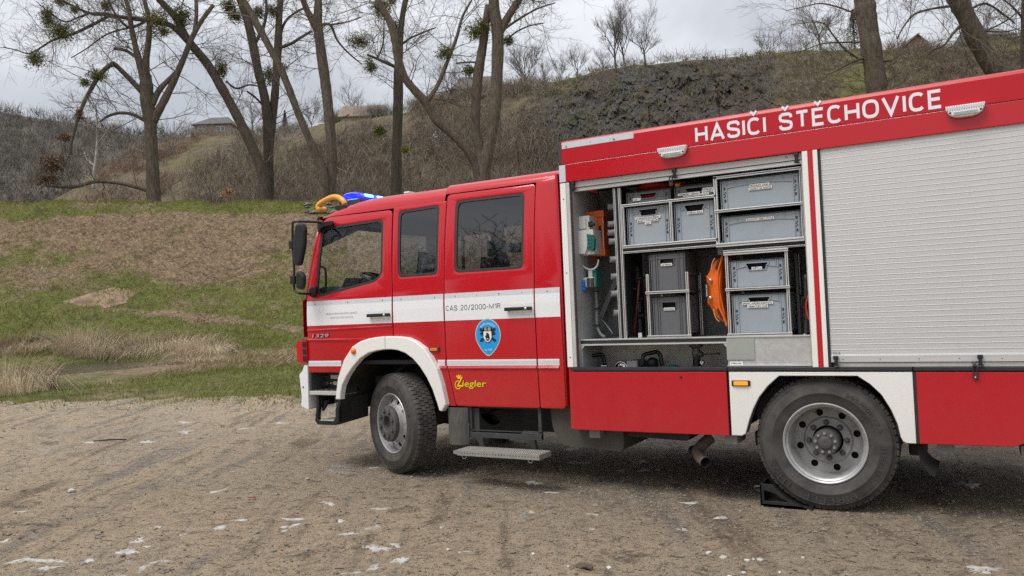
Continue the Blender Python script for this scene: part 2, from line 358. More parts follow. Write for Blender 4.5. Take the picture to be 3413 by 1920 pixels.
BLUE = mat('blue_lens', (0.01, 0.03, 0.55), 0.12, emit=(0.02, 0.04, 1.0), estr=0.55, coat=0.5)
BLUEL = mat('blue_lens_lit', (0.1, 0.3, 0.9), 0.15, emit=(0.10, 0.40, 1.0), estr=4.5)
YPIPE = mat('yellow_pipe', (0.80, 0.36, 0.02), 0.32, var=0.06, vscale=6, coat=0.3)
ORANGE = mat('orange_plastic', (0.72, 0.13, 0.008), 0.38, var=0.08, vscale=6)
CLEAR = glass('clear_lens', (0.9, 0.92, 0.93), 0.08)
PEGW = mat('white_plastic', (0.62, 0.62, 0.60), 0.45, var=0.06, vscale=12)
GREYW = mat('locker_wall_grey', (0.33, 0.34, 0.34), 0.6, var=0.12, vscale=5, wear=0.05)
SKYBLUE = mat('emblem_blue', (0.01, 0.32, 0.75), 0.4)
YELLOW = mat('lettering_yellow', (0.85, 0.55, 0.005), 0.4)
INK = mat('lettering_black', (0.012, 0.012, 0.014), 0.5)
GREYINK = mat('lettering_grey', (0.16, 0.17, 0.20), 0.5)
LETW = mat('lettering_white', (0.80, 0.81, 0.86), 0.4)
GOLD = mat('emblem_gold', (0.42, 0.33, 0.12), 0.5)
STICK = mat('sticker_paper', (0.78, 0.78, 0.76), 0.5)
CHROME = mat('chrome', (0.7, 0.7, 0.7), 0.15, 1.0, var=0.05)
TEAL = mat('teal_plastic', (0.01, 0.16, 0.15), 0.4)
BLUEP = mat('blue_plastic', (0.01, 0.16, 0.62), 0.4)
GREYP = mat('grey_pipe_plastic', (0.20, 0.205, 0.21), 0.5, var=0.1, vscale=14)
RUST = mat('rusty_exhaust', (0.10, 0.065, 0.05), 0.75, 0.2, col2=(0.20, 0.15, 0.125), vscale=14, bump=0.2, bscale=60)

truck = tag(empty('fire_truck', (-2.6, 1.25, 0)), 'red and white fire engine with an open equipment locker on the gravel', 'fire truck')
def yc(z):
    t = max(0.0, z-1.65); return 0.06+0.05*t+0.075*t*t
ZC = [1.65, 1.75, 1.85, 1.95, 2.05, 2.15, 2.25, 2.35, 2.45, 2.55, 2.62, 2.68, 2.74]
def panel(name, outl, m=RED, parent=truck, y0=0.0, y1=0.03, bevel=0.005):
    return MB().shape(outl, y0, y1, bevel, ZC, yc, True).build(name, m, parent, sharp=25)
def decal(name, poly, m, parent, y=-0.0015, t=0.001, base=yc):
    return MB().shape([poly], y-t, y, 0, [z for z in ZC], base).build(name, m, parent)
def letters(name, items, m, parent):     # items: argument lists for text()
    b = MB()
    for a, k in items: b.add(*text(*a, **k))
    return stuff(b.build(name, m, parent))

# --- cab side panels
H1 = [(-6.012, 2.575), (-5.165, 2.595), (-5.138, 2.02), (-5.225, 1.945), (-5.99, 1.822), (-6.04, 1.90), (-6.032, 2.21)]
H1R = [.06, .06, .05, .05, .04, .05, .2]
H2 = [(-4.978, 2.655), (-4.468, 2.672), (-4.452, 1.970), (-4.938, 1.970)]
H3 = [(-4.278, 2.690), (-3.506, 2.686), (-3.496, 1.970), (-4.257, 1.975)]
ARCH = [(-5.69, 1.019), (-5.60, 1.15), (-5.46, 1.27), (-5.27, 1.335), (-5.008, 1.352)]
fd = [(-6.165, 1.019)]+ARCH+[(-5.008, 1.80)]+rnd([(-5.008, 1.8), (-5.060, 2.678), (-5.94, 2.686), (-6.055, 2.60)], [0, .06, .05, .03])[1:]+[(-6.125, 2.24), (-6.165, 1.80)]
front_door = panel('cab_door', [fd, rnd(H1, H1R)])
mp_ = [(-4.998, 1.352), (-4.80, 1.335), (-4.62, 1.21), (-4.47, 1.0), (-4.37, 0.70), (-4.282, 0.70), (-4.378, 1.146), (-4.378, 1.80), (-4.390, 2.70), (-5.045, 2.70), (-4.998, 1.80)]
mid_panel = panel('side_panel', [mp_, rnd(H2, .055)])
cd = [(-4.276, 0.70), (-3.372, 0.70), (-3.384, 1.13), (-3.386, 1.8), (-3.400, 2.755), (-4.382, 2.76), (-4.370, 1.8), (-4.370, 1.146)]
crew_door = panel('crew_door', [rnd(cd, [.03, .02, .1, .1, .04, .04, .1, .1]), rnd(H3, .06)])
rc = [(-3.364, 0.70), (-3.112, 0.70), (-3.122, 1.766), (-3.16, 2.80), (-3.394, 2.775), (-3.378, 1.8), (-3.376, 1.13)]
rear_corner = panel('rear_corner_panel', [rnd(rc, [.02, .04, .1, .03, .02, .1, .1])])
MB().box(-3.135, -3.105, 0.075, 2.42, 0.72, 2.80, .012).build('cab_rear_wall', RED, truck)
def window(parent, hole, rad, gl, name='window'):
    s = MB().shape([rnd(hole, rad), rnd(inset(hole, 0.026), rad)], 0.004, 0.024, 0.003, ZC, yc).build(name+'_seal', RUB, parent)
    p = MB().shape([rnd(inset(hole, 0.02), rad)], 0.014, 0.014, 0, ZC, yc, True).build(name+'_pane', gl, parent, sharp=25)
window(front_door, H1, H1R, CABG); window(mid_panel, H2, .055, CABG2); window(crew_door, H3, .06, CABG2)
# lining behind the gaps, and the far side of the cab
lin = [(-6.15, 1.03), (-5.69, 1.03), (-5.46, 1.30), (-5.0, 1.38), (-4.6, 1.25), (-4.4, 0.9), (-4.34, 0.72), (-3.13, 0.72), (-3.15, 2.78), (-4.4, 2.74), (-5.9, 2.69), (-6.10, 2.3), (-6.15, 1.8)]
holes = [rnd(inset(H1, -0.01), H1R), rnd(inset(H2, -0.01), .05), rnd(inset(H3, -0.01), .05)]
MB().shape([lin]+holes, 0.036, 0.05, 0, ZC, yc).build('cab_lining', DARKI, truck)
far = MB().shape([[(-6.165, 1.019)]+ARCH+[(-4.80, 1.335), (-4.62, 1.21), (-4.47, 1.0), (-4.37, 0.70), (-3.112, 0.70), (-3.16, 2.78), (-4.39, 2.76), (-5.94, 2.69), (-6.125, 2.24), (-6.165, 1.8)], rnd(H1, H1R), rnd(H2, .05), rnd(H3, .05)], 0, 0.04, 0, ZC, yc)
far.map(lambda v: (v.x, 2.5-v.y, v.z)).build('far_side_panel', RED, truck)
fg = MB()
for h, r_ in ((H1, H1R), (H2, .05), (H3, .05)): fg.shape([rnd(inset(h, -0.004), r_)], 0.018, 0.018, 0, ZC, yc)
fg.map(lambda v: (v.x, 2.5-v.y, v.z)).build('far_window_pane', CABG, truck)

# --- roof (lofted) and front of the cab
def roof_z(x): return 2.692 if x < -4.41 else 2.768
def roof_sec(x):
    t = min(1, max(0, (x+6.06)/0.75)); rise = 0.04+0.96*(1-(1-t)**2)
    zs = roof_z(x) if x > -5.9 else 2.692-(-5.9-x)*0.10
    ys = yc(zs)+0.002; up = [(0, 0), (.010, .055), (.032, .10), (.075, .138), (.16, .165), (.40, .185), (1.05, .20)]
    rise *= 1.0 if x < -4.41 else .69
    half = [(ys+a, zs+b*rise) for a, b in up]
    return half+[(2.5-y, z) for y, z in reversed(half)]
rf = MB(); xs = [-6.06, -6.03, -5.98, -5.9, -5.75, -5.55, -5.3, -5.05, -4.8, -4.5, -4.412, -4.405, -4.2, -3.9, -3.6, -3.35, -3.2, -3.14]
sec = [[(x, y, z) for y, z in roof_sec(x)] for x in xs]; n_ = len(sec[0])
sec.append([(-3.118, y*0.985+0.019, z-0.03) for _, y, z in sec[-1]])
rf.add([p for s_ in sec for p in s_], [(i*n_+k, i*n_+k+1, (i+1)*n_+k+1, (i+1)*n_+k) for i in range(len(sec)-1) for k in range(n_-1)], True)
roof = rf.build('cab_roof', RED, truck, sharp=40)
MB().box(-6.0, -3.15, 0.25, 2.25, 2.64, 2.66).build('roof_lining', DARKI, truck)
def fx(z, y):                        # front surface of the cab
    b = -6.235 if z < 1.82 else -6.215+(z-1.82)*0.20
    return b-0.13*(1-min(1, abs(y-1.25)/1.17)**2.6)
def front(name, z0, z1, y0, y1, m, off=0.0, nz=6, ny=16, t=0.02):
    b = MB(); g = []
    for j in range(nz+1):
        for i in range(ny+1):
            z = z0+(z1-z0)*j/nz; y = y0+(y1-y0)*i/ny; g.append((fx(z, y)+off, y, z))
    q = [(j*(ny+1)+i, j*(ny+1)+i+1, (j+1)*(ny+1)+i+1, (j+1)*(ny+1)+i) for j in range(nz) for i in range(ny)]
    b.add(g, q, True)
    if t: b.add([(x+t, y, z) for x, y, z in g], [tuple(reversed(f)) for f in q], True)
    return b.build(name, m, truck)
front('windscreen', 1.86, 2.62, 0.19, 2.31, CABG, 0.0, t=0)
front('windscreen_frame', 1.80, 1.86, 0.12, 2.38, BLACK, -0.003, 1)
front('windscreen_frame', 2.62, 2.70, 0.19, 2.31, BLACK, -0.003, 1)
for sgn in (0, 1):
    f = lambda y: y if sgn == 0 else 2.5-y
    b = MB(); b.tube([(-6.205, f(.105), 1.80), (-6.165, f(.125), 2.05), (-6.115, f(.16), 2.35), (-6.062, f(.19), 2.64)], 0.017, 8); b.build('windscreen_seal', BLACK, truck)
    b = MB(); b.tube([(-6.178, f(.085), 1.80), (-6.14, f(.108), 2.05), (-6.088, f(.142), 2.35), (-6.035, f(.188), 2.66)], 0.022, 8); b.build('pillar', RED, truck)
fp = front('front_panel', 1.40, 1.80, 0.075, 2.425, RED, 0.0, 3)
gr = front('grille', 1.10, 1.40, 0.3, 2.2, BLACK, 0.0, 2)
for k in range(4):
    z = 1.13+k*0.07; b = MB()
    for i in range(12):
        y = 0.32+i*1.86/12; b.add([(fx(z, y)-0.02, y, z), (fx(z, y+.155)-0.02, y+.155, z), (fx(z, y+.155)-.02, y+.155, z+.045), (fx(z, y)-.02, y, z+.045)], [(0, 1, 2, 3)])
    b.build('grille_slat', RED, gr)
# corner trim with louvres on both sides
for s_ in (0, 1):
    g = (lambda y: y) if s_ == 0 else (lambda y: 2.5-y)
    b = MB().prism(rnd([(-6.31, 1.125), (-6.168, 1.115), (-6.168, 1.372), (-6.215, 1.378), (-6.325, 1.335)], .02), 0.045, 0.36).map(lambda v: (v.x, g(v.y), v.z))
    ct = b.build('corner_trim', RED, truck)
    for k in range(3): MB().prism([(-6.225, 1.145+k*.075), (-6.176, 1.135+k*.075), (-6.176, 1.195+k*.075), (-6.225, 1.20+k*.075)], 0.040, 0.06).map(lambda v: (v.x, g(v.y), v.z)).build('louvre', BLACK, ct)
    bp = MB().prism(rnd([(-6.215, 1.098), (-6.168, 1.098), (-6.168, 0.62), (-6.275, 0.662), (-6.262, 0.75), (-6.288, 1.0), (-6.24, 1.035)], .015), 0.045, 0.2).map(lambda v: (v.x, g(v.y), v.z)).build('bumper_corner', WHITE, truck)
    MB().prism(circ(-6.235, .862, .009, 14), 0.040, 0.05).map(lambda v: (v.x, g(v.y), v.z)).build('bumper_plug', DARKG, bp)
ct = [o for o in truck.children if o.name.startswith('corner_trim')][0]
MB().add([(-6.318+0.0, .05+.012*math.cos(a)*(1 if k % 2 else .5)+.03, 1.255+.04*math.sin(a)*(1 if k % 2 else .5)) for k, a in enumerate([i*math.pi/4 for i in range(8)])], [tuple(range(8))]).build('badge', WHITE, ct)
bf = MB()
for i in range(16):
    y0_, y1_ = .2+2.1*i/16, .2+2.1*(i+1)/16
    xa, xb = fx(1.5, y0_)-.03, fx(1.5, y1_)-.03
    vs = []
    for (dx, z) in ((0.06, 1.09), (0, 1.03), (-.03, .95), (0, .68), (.05, .62)): vs += [(xa+dx, y0_, z), (xb+dx, y1_, z)]
    bf.add(vs, [(2*k, 2*k+1, 2*k+3, 2*k+2) for k in range(4)], True)
bump = bf.build('bumper', WHITE, truck)
for y in (.42, 2.08): MB().box(fx(1.5, y)-.07, fx(1.5, y)+.02, y-.17, y+.17, .80, .98, .02).build('headlight', CLEAR, bump)

# --- stripes, badges and lettering on the cab
def zline(x, z): return z
for p, x0, x1 in ((front_door, -6.163, -5.012), (mid_panel, -4.994, -4.382), (crew_door, -4.366, -3.390), (rear_corner, -3.376, -3.126)):
    decal('white_stripe', rect(x0, x1, 1.518, 1.731), WHITE, p)
    decal('reflective_strip', rect(x0, x1, 1.731, 1.781), REFL, p)
    n = max(1, round((x1-x0)/0.22))
    b = MB()
    for k in range(n):
        x = x0+(k+.5)*(x1-x0)/n; b.shape([circ(x, 1.752, .004, 6)] if k % 2 else [[(x-.008, 1.745), (x+.008, 1.745), (x, 1.762)]], -.0042, -.003, 0, None, yc)
    stuff(b.build('tape_mark', GREYINK, p))
for p, x0, x1 in ((front_door, -6.158, -5.70), (mid_panel, -4.47, -4.386), (crew_door, -4.362, -3.386), (rear_corner, -3.37, -3.155)):
    decal('lower_stripe', rect(x0, x1, 1.086, 1.143), WHITE, p)
    decal('lower_reflective_strip', rect(x0, x1, 1.098, 1.131), REFL, p, y=-.0028)
for p, x0, x1 in ((mid_panel, -4.47, -4.365), (crew_door, -4.352, -3.388), (rear_corner, -3.372, -3.16)):   # pressed ledge below the stripe
    MB().add([(x0, .058, 1.083), (x1, .058, 1.083), (x1, .046, 1.062), (x0, .046, 1.062), (x1, .058, 1.045), (x0, .058, 1.045)], [(0, 1, 2, 3), (3, 2, 4, 5)]).build('pressed_ledge', RED, p)
MB().add([(-6.163, .058, 1.385), (-5.33, .058, 1.372), (-5.36, .046, 1.362), (-6.163, .046, 1.368), (-5.5, .058, 1.33), (-6.163, .058, 1.345)], [(0, 1, 2, 3), (3, 2, 4, 5)]).build('pressed_ledge', RED, front_door)
MB().add([(-6.163, .058, 1.480), (-5.012, .058, 1.500), (-5.012, .050, 1.488), (-6.163, .050, 1.468), (-5.012, .058, 1.470), (-6.163, .058, 1.450)], [(0, 1, 2, 3), (3, 2, 4, 5)]).build('pressed_ledge', RED, front_door)
letters('lettering', [(('SBOR DOBROVOLNÝCH HASIČŮ', -5.888, 1.627, .019, .0575, .428), dict()), (('MĚSTYSE ŠTĚCHOVICE', -5.832, 1.584, .019, .0575, .316), dict())], GREYINK, front_door)
stuff(MB().add(*stroke_text('CAS 20/2000-M1R', -4.352, 1.613, .050, .0575, .612, .125, .19)).build('lettering', INK, crew_door))
letters('model_number', [(('1329', -6.089, 1.395, .036, .052, .234), dict(bold=.01, shear=.12, depth=.006))], DARKG, front_door)
letters('model_number_edge', [(('1329', -6.086, 1.3935, .036, .0475, .234), dict(bold=.0, shear=.12, depth=.001))], ALU, front_door)
def handle(parent, x0, x1, z):
    MB().shape([rnd([(x0+.05, z-.05), (x1-.10, z-.055), (x1-.085, z), (x1-.10, z+.05), (x0+.05, z+.05), (x0+.035, z)], .03)], .055, .0575, 0).build('handle_recess', CREAM, parent)
    MB().box(x0, x1, .012, .040, z-.019, z+.014, .008).build('handle', BLACK, parent)
    MB().lathe([(.013, 0), (.013, .006), (0.001, .006)], (x1-.055, .012, z-.002), n=14).build('lock', ALU, parent)
    MB().box(x0+.012, x0+.04, .038, .056, z-.015, z+.01).box(x1-.04, x1-.012, .038, .056, z-.015, z+.01).build('handle_mount', BLACK, parent)
handle(front_door, -5.304, -5.02, 1.604); handle(crew_door, -3.678, -3.397, 1.606)
# shield emblem
def shield(s=1.0, cx=-3.888, cz=1.375):
    pts = []
    for k in range(40):
        a = 2*math.pi*k/40; x = math.cos(a)*.139; z = math.sin(a)*(.148 if math.sin(a) > 0 else .20)
        if z < 0: x *= (1-.42*(z/.2)**2)
        pts.append((cx+x*s, cz+z*s))
    return pts
em = decal('emblem', shield(1.0), mat('emblem_border', (0.62, 0.62, 0.42), .4), crew_door)
decal('emblem_field', shield(.945), SKYBLUE, crew_door, y=-.0028)
def arctext(body, cx, cz, r, a0, a1, h, y):
    vs, fs = text(body, 0, 0, h, 0, 1.0); out = []
    for x, yy, z in vs:
        a = a0+(a1-a0)*x; out.append((cx+(r+z)*math.cos(a), y+yy, cz+(r+z)*math.sin(a)))
    return out, fs
MB().add(*arctext('HASIČI MARUČNÍ', -3.888, 1.37, .098, R(136), R(44), .020, .0555)).build('emblem_lettering', LETW, crew_door)
letters('emblem_lettering', [(('est. 1902', -3.926, 1.226, .017, .0555, .078), dict())], LETW, crew_door)
b = MB()
for a in (35, 145, 215, 325, 10, 170, 55, 125):           # crossed axes and ornament behind the small shield
    c, s_ = math.cos(R(a)), math.sin(R(a)); x, z = -3.888, 1.372
    L = .095 if a in (35, 145, 215, 325) else .075
    b.shape([[(x+c*.02-s_*.011, z+s_*.02+c*.011), (x+c*L-s_*.014, z+s_*L+c*.014), (x+c*(L+.012), z+s_*(L+.012)), (x+c*L+s_*.014, z+s_*L-c*.014), (x+c*.02+s_*.011, z+s_*.02-c*.011)]], .0540, .0548)
stuff(b.build('emblem_ornament', INK, crew_door))
b = MB(); b.shape([rrect(-3.922, -3.854, 1.40, 1.437, .006)], .0528, .0536); b.build('emblem_helmet', GOLD, crew_door)
MB().shape([rect(-3.897, -3.886, 1.405, 1.447)], .0516, .0524).build('emblem_helmet_crest', INK, crew_door)
sh = [(-3.932, 1.405), (-3.846, 1.405), (-3.846, 1.345), (-3.865, 1.315), (-3.889, 1.303), (-3.913, 1.315), (-3.932, 1.345)]
MB().shape([inset(sh, -.006)], .0522, .053).build('emblem_shield_edge', INK, crew_door)
MB().shape([sh], .0508, .0516).build('emblem_shield', WHITE, crew_door)
MB().shape([[(-3.905, 1.335), (-3.915, 1.36), (-3.90, 1.375), (-3.905, 1.39), (-3.885, 1.393), (-3.872, 1.38), (-3.868, 1.36), (-3.862, 1.34), (-3.88, 1.335), (-3.888, 1.345)]], .0496, .0504).build('emblem_figure', INK, crew_door)
MB().shape([[(-3.912, 1.335), (-3.866, 1.335), (-3.872, 1.322), (-3.889, 1.312), (-3.906, 1.322)]], .0496, .0504).build('emblem_base', mat('emblem_brown', (.25, .06, .03), .5), crew_door)
# yellow maker lettering with its dark outline
for m_, bo, y_ in ((INK, .045, .0585), (YELLOW, .012, .0572)):
    letters('maker_lettering', [(('iegler', -4.198, .887, .062, y_, .27), dict(bold=bo, shear=.12)), (('Z', -4.262, .889, .088, y_, .075), dict(bold=bo+.01, shear=.12))], m_, crew_door)
b = MB(); c0 = [(-4.245+.042*math.cos(a)*.85, .902+.042*math.sin(a)) for a in [R(60+i*15) for i in range(19)]]
b.shape([c0+[(-4.245+.033*math.cos(a)*.85, .902+.033*math.sin(a)) for a in [R(60+i*15) for i in range(18, -1, -1)]]], .0562, .0572)
b.shape([[(-4.262, .982), (-4.255, .995), (-4.243, .988), (-4.236, 1.002), (-4.225, .99), (-4.212, .998), (-4.198, .985), (-4.212, .98), (-4.25, .976)]], .0562, .0572)
stuff(b.build('maker_logo', YELLOW, crew_door))

# --- front wheel arch trim, lamps
AO = [(-5.737, .745), (-5.72, .85), (-5.695, .97), (-5.61, 1.15), (-5.488, 1.290), (-5.38, 1.343), (-5.274, 1.368), (-5.155, 1.382), (-5.06, 1.386)]
AO2 = [(-5.056, 1.386), (-4.92, 1.383), (-4.783, 1.369), (-4.68, 1.325), (-4.58, 1.259), (-4.51, 1.17), (-4.441, 1.059), (-4.39, .90), (-4.352, .72)]
AI = [(-5.675, .745), (-5.668, .80), (-5.645, .885), (-5.58, .985), (-5.498, 1.075), (-5.395, 1.165), (-5.28, 1.222), (-5.17, 1.245), (-5.06, 1.255)]
AI2 = [(-5.056, 1.255), (-4.98, 1.254), (-4.901, 1.245), (-4.81, 1.215), (-4.722, 1.160), (-4.64, 1.08), (-4.566, .981), (-4.50, .86), (-4.449, .72), (-4.43, .66), (-4.40, .655)]
for o_, i_ in ((AO, AI), (AO2, AI2)):
    MB().shape([[*[tuple(p) for p in o_], *[tuple(p) for p in reversed(i_)]]], -0.008, 0.075, .010).build('wheel_arch_trim', CREAM, truck)
MB().lathe([(.001, .022), (.018, .02), (.031, .008), (.034, -.004)], (-5.468, -.012, 1.243), n=20).build('turn_signal', AMBER, truck)
def marker(x, z, m, w=.12, y=.05):
    h = MB().box(x-w/2, x+w/2, y-.008, y+.01, z-.022, z+.022, .006).build('side_marker', RUB, truck)
    MB().box(x-w/2+.018, x+w/2-.018, y-.018, y-.006, z-.015, z+.015, .005).build('marker_lens', m, h)
marker(-4.50, 1.245, AMBER, y=.053); marker(at(z5(1498, 308)).x, at(z5(1498, 308)).z, AMBERL, .145, -.002)
# --- entry step below the cab door
sb = MB(); sb.box(-6.155, -5.70, .30, .32, .80, 1.012).box(-6.165, -6.135, .065, .32, .79, 1.012).box(-5.73, -5.70, .08, .32, .79, 1.012).build('step_recess', DARKG, truck)
st = [o for o in truck.children if o.name == 'step_recess'][0]
def q2(x, y, yy):
    p = at(zf(980, 1120, 4.528)(x, y), yy); return p
for nm, m_, x, y, r_ in (('air_coupling', HUB, 500, 715, .030), ('small_socket', ALU, 420, 648, .012), ('ring', HUB, 497, 605, .012), ('red_cap', mat('red_cap', (.35, .01, .01), .5), 342, 672, .013), ('warning_mark', YELLOW, 568, 712, .011)):
    p = q2(x, y, .29); MB().lathe([(r_, 0), (r_, .02), (r_*.6, .03), (.001, .03)], (p.x, .30, p.z), n=16).build(nm, m_, st)
for (xa, ya, xb, yb) in ((548, 590, 662, 645), (590, 685, 668, 740)):
    a, c = q2(xa, ya, .29), q2(xb, yb, .29); MB().box(a.x, c.x, .292, .299, c.z, a.z).build('notice', STICK, st)
tr = MB().box(-6.155, -5.715, .05, .31, .780, .822, .006).build('step_tread', ALUP, truck)
b = MB()
for i in range(5):
    for j in range(3): b.box(-6.11+i*.08, -6.07+i*.08, .08+j*.07, .115+j*.07, .822, .830)
stuff(b.build('tread_grip', HUB, tr))
def loop(path, w, y0, y1): # flat band frame in the (x, z) plane
    return MB().shape([path], y0, y1, .004)
outer = [(-6.08, .78), (-6.08, .66), (-6.108, .50), (-6.07, .462), (-5.83, .462), (-5.775, .50), (-5.765, .62), (-5.735, .70), (-5.735, .78)]
inner = [(-5.775, .78), (-5.78, .70), (-5.815, .63), (-5.82, .54), (-5.85, .505), (-6.05, .505), (-6.068, .53), (-6.045, .66), (-6.045, .78)]
MB().shape([outer+inner], .07, .12, .006).build('lower_step_frame', BLACK, truck)
MB().prism([(-6.05, .70), (-5.96, .72), (-6.0, .66), (-6.05, .60)], .12, .16).box(-6.06, -6.03, .10, .30, .66, .78).build('lower_step_bracket', BLACK, truck)
MB().box(-6.06, -5.84, .085, .30, .495, .512, .004).build('lower_step_tread', ALUP, truck)
MB().tube([(-5.93, .2, .78), (-5.91, .2, .65), (-5.86, .2, .51)], .003, 5).build('step_cable', BLACK, truck)
# front mud flap and wheel housing
b = MB(); vs = []; nk = 8
for k in range(nk+1):
    t = k/nk; xl2, yl2 = 470-30*t, 735+230*t; xr2, yr2 = 705, 690+195*t; bow = .03*math.sin(t*math.pi)
    for j_ in range(5):
        f = j_/4; yy = .12+.34*f-bow; p = at(z2(xl2+(xr2-xl2)*f, yl2+(yr2-yl2)*f), yy); vs.append(tuple(p))
b.add(vs, [(5*i+k, 5*i+k+1, 5*i+k+6, 5*i+k+5) for i in range(nk) for k in range(4)], True); b.build('mud_flap', RUB, truck)
b = MB(); N = 22
for yy0, yy1, rr in ((.07, .80, .66),):
    vs = []
    for k in range(N+1):
        a = R(-5+190*k/N); vs += [(-5.06+rr*1.02*math.cos(a), yy0, .66+rr*.93*math.sin(a)), (-5.06+rr*1.02*math.cos(a), yy1, .66+rr*.93*math.sin(a))]
    b.add(vs, [(2*i, 2*i+1, 2*i+3, 2*i+2) for i in range(N)], True)
b.box(-5.75, -4.35, .80, .82, .55, 1.33); b.build('wheel_housing', CHAS, truck)
b = MB().tube([(-5.55, .55, .86), (-5.2, .60, 1.10), (-4.9, .62, 1.16)], .025, 8).box(-5.62, -5.45, .5, .7, .70, .95, .01).box(-4.70, -4.45, .45, .7, .46, .66, .02).tube([(-4.62, .4, 1.2), (-4.60, .38, .9), (-4.62, .45, .55)], .012, 6)
b.build('suspension', CHAS, truck)
# chassis
for y in (.86, 1.60): MB().box(-6.1, 1.0, y, y+.07, .62, .86).build('chassis_rail', CHAS, truck)
MB().box(-5.16, -4.96, .45, 2.1, .40, .56, .02).lathe([(.09, 0), (.14, .1), (.14, .3), (.09, .4)], (-5.06, 1.45, .5), n=20).build('front_axle', CHAS, truck)
MB().box(-1.04, -.86, .45, 2.1, .40, .58, .02).lathe([(.10, 0), (.20, .12), (.20, .32), (.10, .44)], (-.95, 1.47, .5), n=20).build('rear_axle', CHAS, truck)
MB().box(-5.9, -4.4, .88, 1.66, .62, 1.05).box(-3.9, -2.2, .95, 1.55, .5, .75).tube([(-4.4, 1.25, .6), (-.95, 1.25, .52)], .05, 10).build('drivetrain', CHAS, truck)
# body crew step
p0 = at(z2(1545, 1000), .10); p1 = at(z2(2240, 1005), .10)
b = MB(); xl, xr = -4.16, -3.38
b.box(xl, xl+.035, .09, .12, .42, .70).box(xr-.03, xr, .09, .12, .42, .70).box(xl, xr, .085, .125, .405, .455, .004).box(xl, xr, .09, .11, .47, .478).box(xl, xl+.10, .12, .14, .45, .70)
b.build('step_box_frame', DARKG, truck)
MB().box(xl+.04, xr, .60, .62, .40, .72).box(xl+.03, xr, .12, .60, .68, .70).build('step_box_back', CHAS, truck)
for x in (-4.02, -3.47):
    MB().prism([(x-.05, .41), (x+.03, .41), (x+.05, .33), (x+.0, .31), (x-.01, .36)], .05, .09).build('step_hinge', CHAS, truck)
STEPM = mat('galvanised_step', (.29, .28, .26), .5, .4, col2=(.38, .37, .35), vscale=14); A_ = zf(1400, 1320, 5.152)
f0, f1 = at(A_(632, 820), -.20), at(A_(2040, 905), -.20)
zt, zb = .335, .285
fl = at(A_(632, 800), -.20).x; fr_ = at(A_(2040, 880), -.20).x
sp = MB().box(fl, fr_, -.20, .03, zb, zt-.004).prism([(fl-.001, zb+.005), (fl-.05, zb+.012), (fl-.05, zt-.012), (fl-.001, zt-.004)], -.19, .03).build('folding_step', STEPM, truck)
n = 28; b = MB()
for k in range(n):
    x = fl+.02+(fr_-fl-.04)*k/(n-1); b.add([(x+.0052*math.cos(a), -.2012, (zb+zt)/2+.0052*math.sin(a)) for a in [i*math.pi/3 for i in range(6)]], [tuple(range(6))])
stuff(b.build('step_hole', BLACK, sp))
b = MB()
for j in range(9):
    for k in range(44):
        x = fl+.012+(fr_-fl-.03)*(k+(j % 2)*.5)/44; y = -.192+j*.024
        b.add([(x, y, zt-.003), (x+.010, y+.002, zt-.003), (x+.008, y+.009, zt+.001), (x+.002, y+.009, zt+.001), (x, y+.013, zt-.003), (x+.010, y+.013, zt-.003)], [(0, 1, 2, 3), (3, 2, 5, 4)])
stuff(b.build('step_teeth', STEPM, sp))
b = MB()
for j in range(8):
    for k in range(44):
        x = fl+.014+(fr_-fl-.03)*(k+((j+1) % 2)*.5)/44; y = -.180+j*.024; b.add([(x, y, zt-.0025), (x+.009, y, zt-.0025), (x+.009, y+.010, zt-.0025), (x, y+.010, zt-.0025)], [(0, 1, 2, 3)])
stuff(b.build('step_slot', BLACK, sp))
for x in (fl+.03, fr_-.13): MB().tube([(x, -.17, zb), (x+.01, -.17, zb-.03), (x+.03, -.16, zb-.035), (x+.045, -.15, zb)], .004, 6).build('step_hook', ALU, sp)
# rubber guard behind the front wheel, tank between cab and body
b = MB(); vs = []
for k in range(9):
    z = .69-.35*k/8; bul = -.02*math.sin(k/8*math.pi)+(.0 if k < 6 else -.03*(k-5)/3)
    vs += [(-4.365-bul*0, .05, z), (-4.30, .035+bul, z), (-4.19, .04+bul, z), (-4.15, .07, z)]
b.add(vs, [(4*i+k, 4*i+k+1, 4*i+k+5, 4*i+k+4) for i in range(8) for k in range(3)], True); b.build('rear_mud_guard', mat('grey_rubber', (.055, .052, .048), .7, col2=(.10, .092, .08), vscale=8, stretch=(6, 6, 1)), truck)
MB().prism(rnd([(-3.32, .72), (-3.30, .50), (-3.22, .36), (-2.62, .33), (-2.62, .72)], .06), .16, .85).build('fuel_tank', mat('tank_grey_brown', (.055, .05, .042), .6, col2=(.085, .075, .06), vscale=4), truck)
MB().prism(rnd([(-2.9, .56), (-2.9, .47), (-2.05, .44), (-2.03, .56)], .03), .2, .8).build('under_box', CHAS, truck)
for x in (-2.90, -1.72, -.22, .28): MB().box(x, x+.10, .07, .35, .455, .53).build('support_bracket', mat('bracket_grey', (.22, .21, .20), .6, var=.15) if x == -2.9 else bpy.data.materials['bracket_grey'], truck)
# exhaust
e = [at(z5(1255, 745), .35), at(z5(1200, 790), .30), at(z5(1150, 850), .26), at(z5(1165, 900), .20), at(z5(1212, 945), .12)]
b = MB().tube(spline(e, 5), .047, 16, caps=False); ex = b.build('exhaust_pipe', RUST, truck)
d = (e[-1]-e[-2]).normalized(); MB().lathe([(.040, 0), (.040, -.25)], tuple(e[-1]-d*.004), tuple(d), 16).lathe([(.047, 0), (.040, 0)], tuple(e[-1]), tuple(d), 16).build('exhaust_mouth', CHAS, ex)
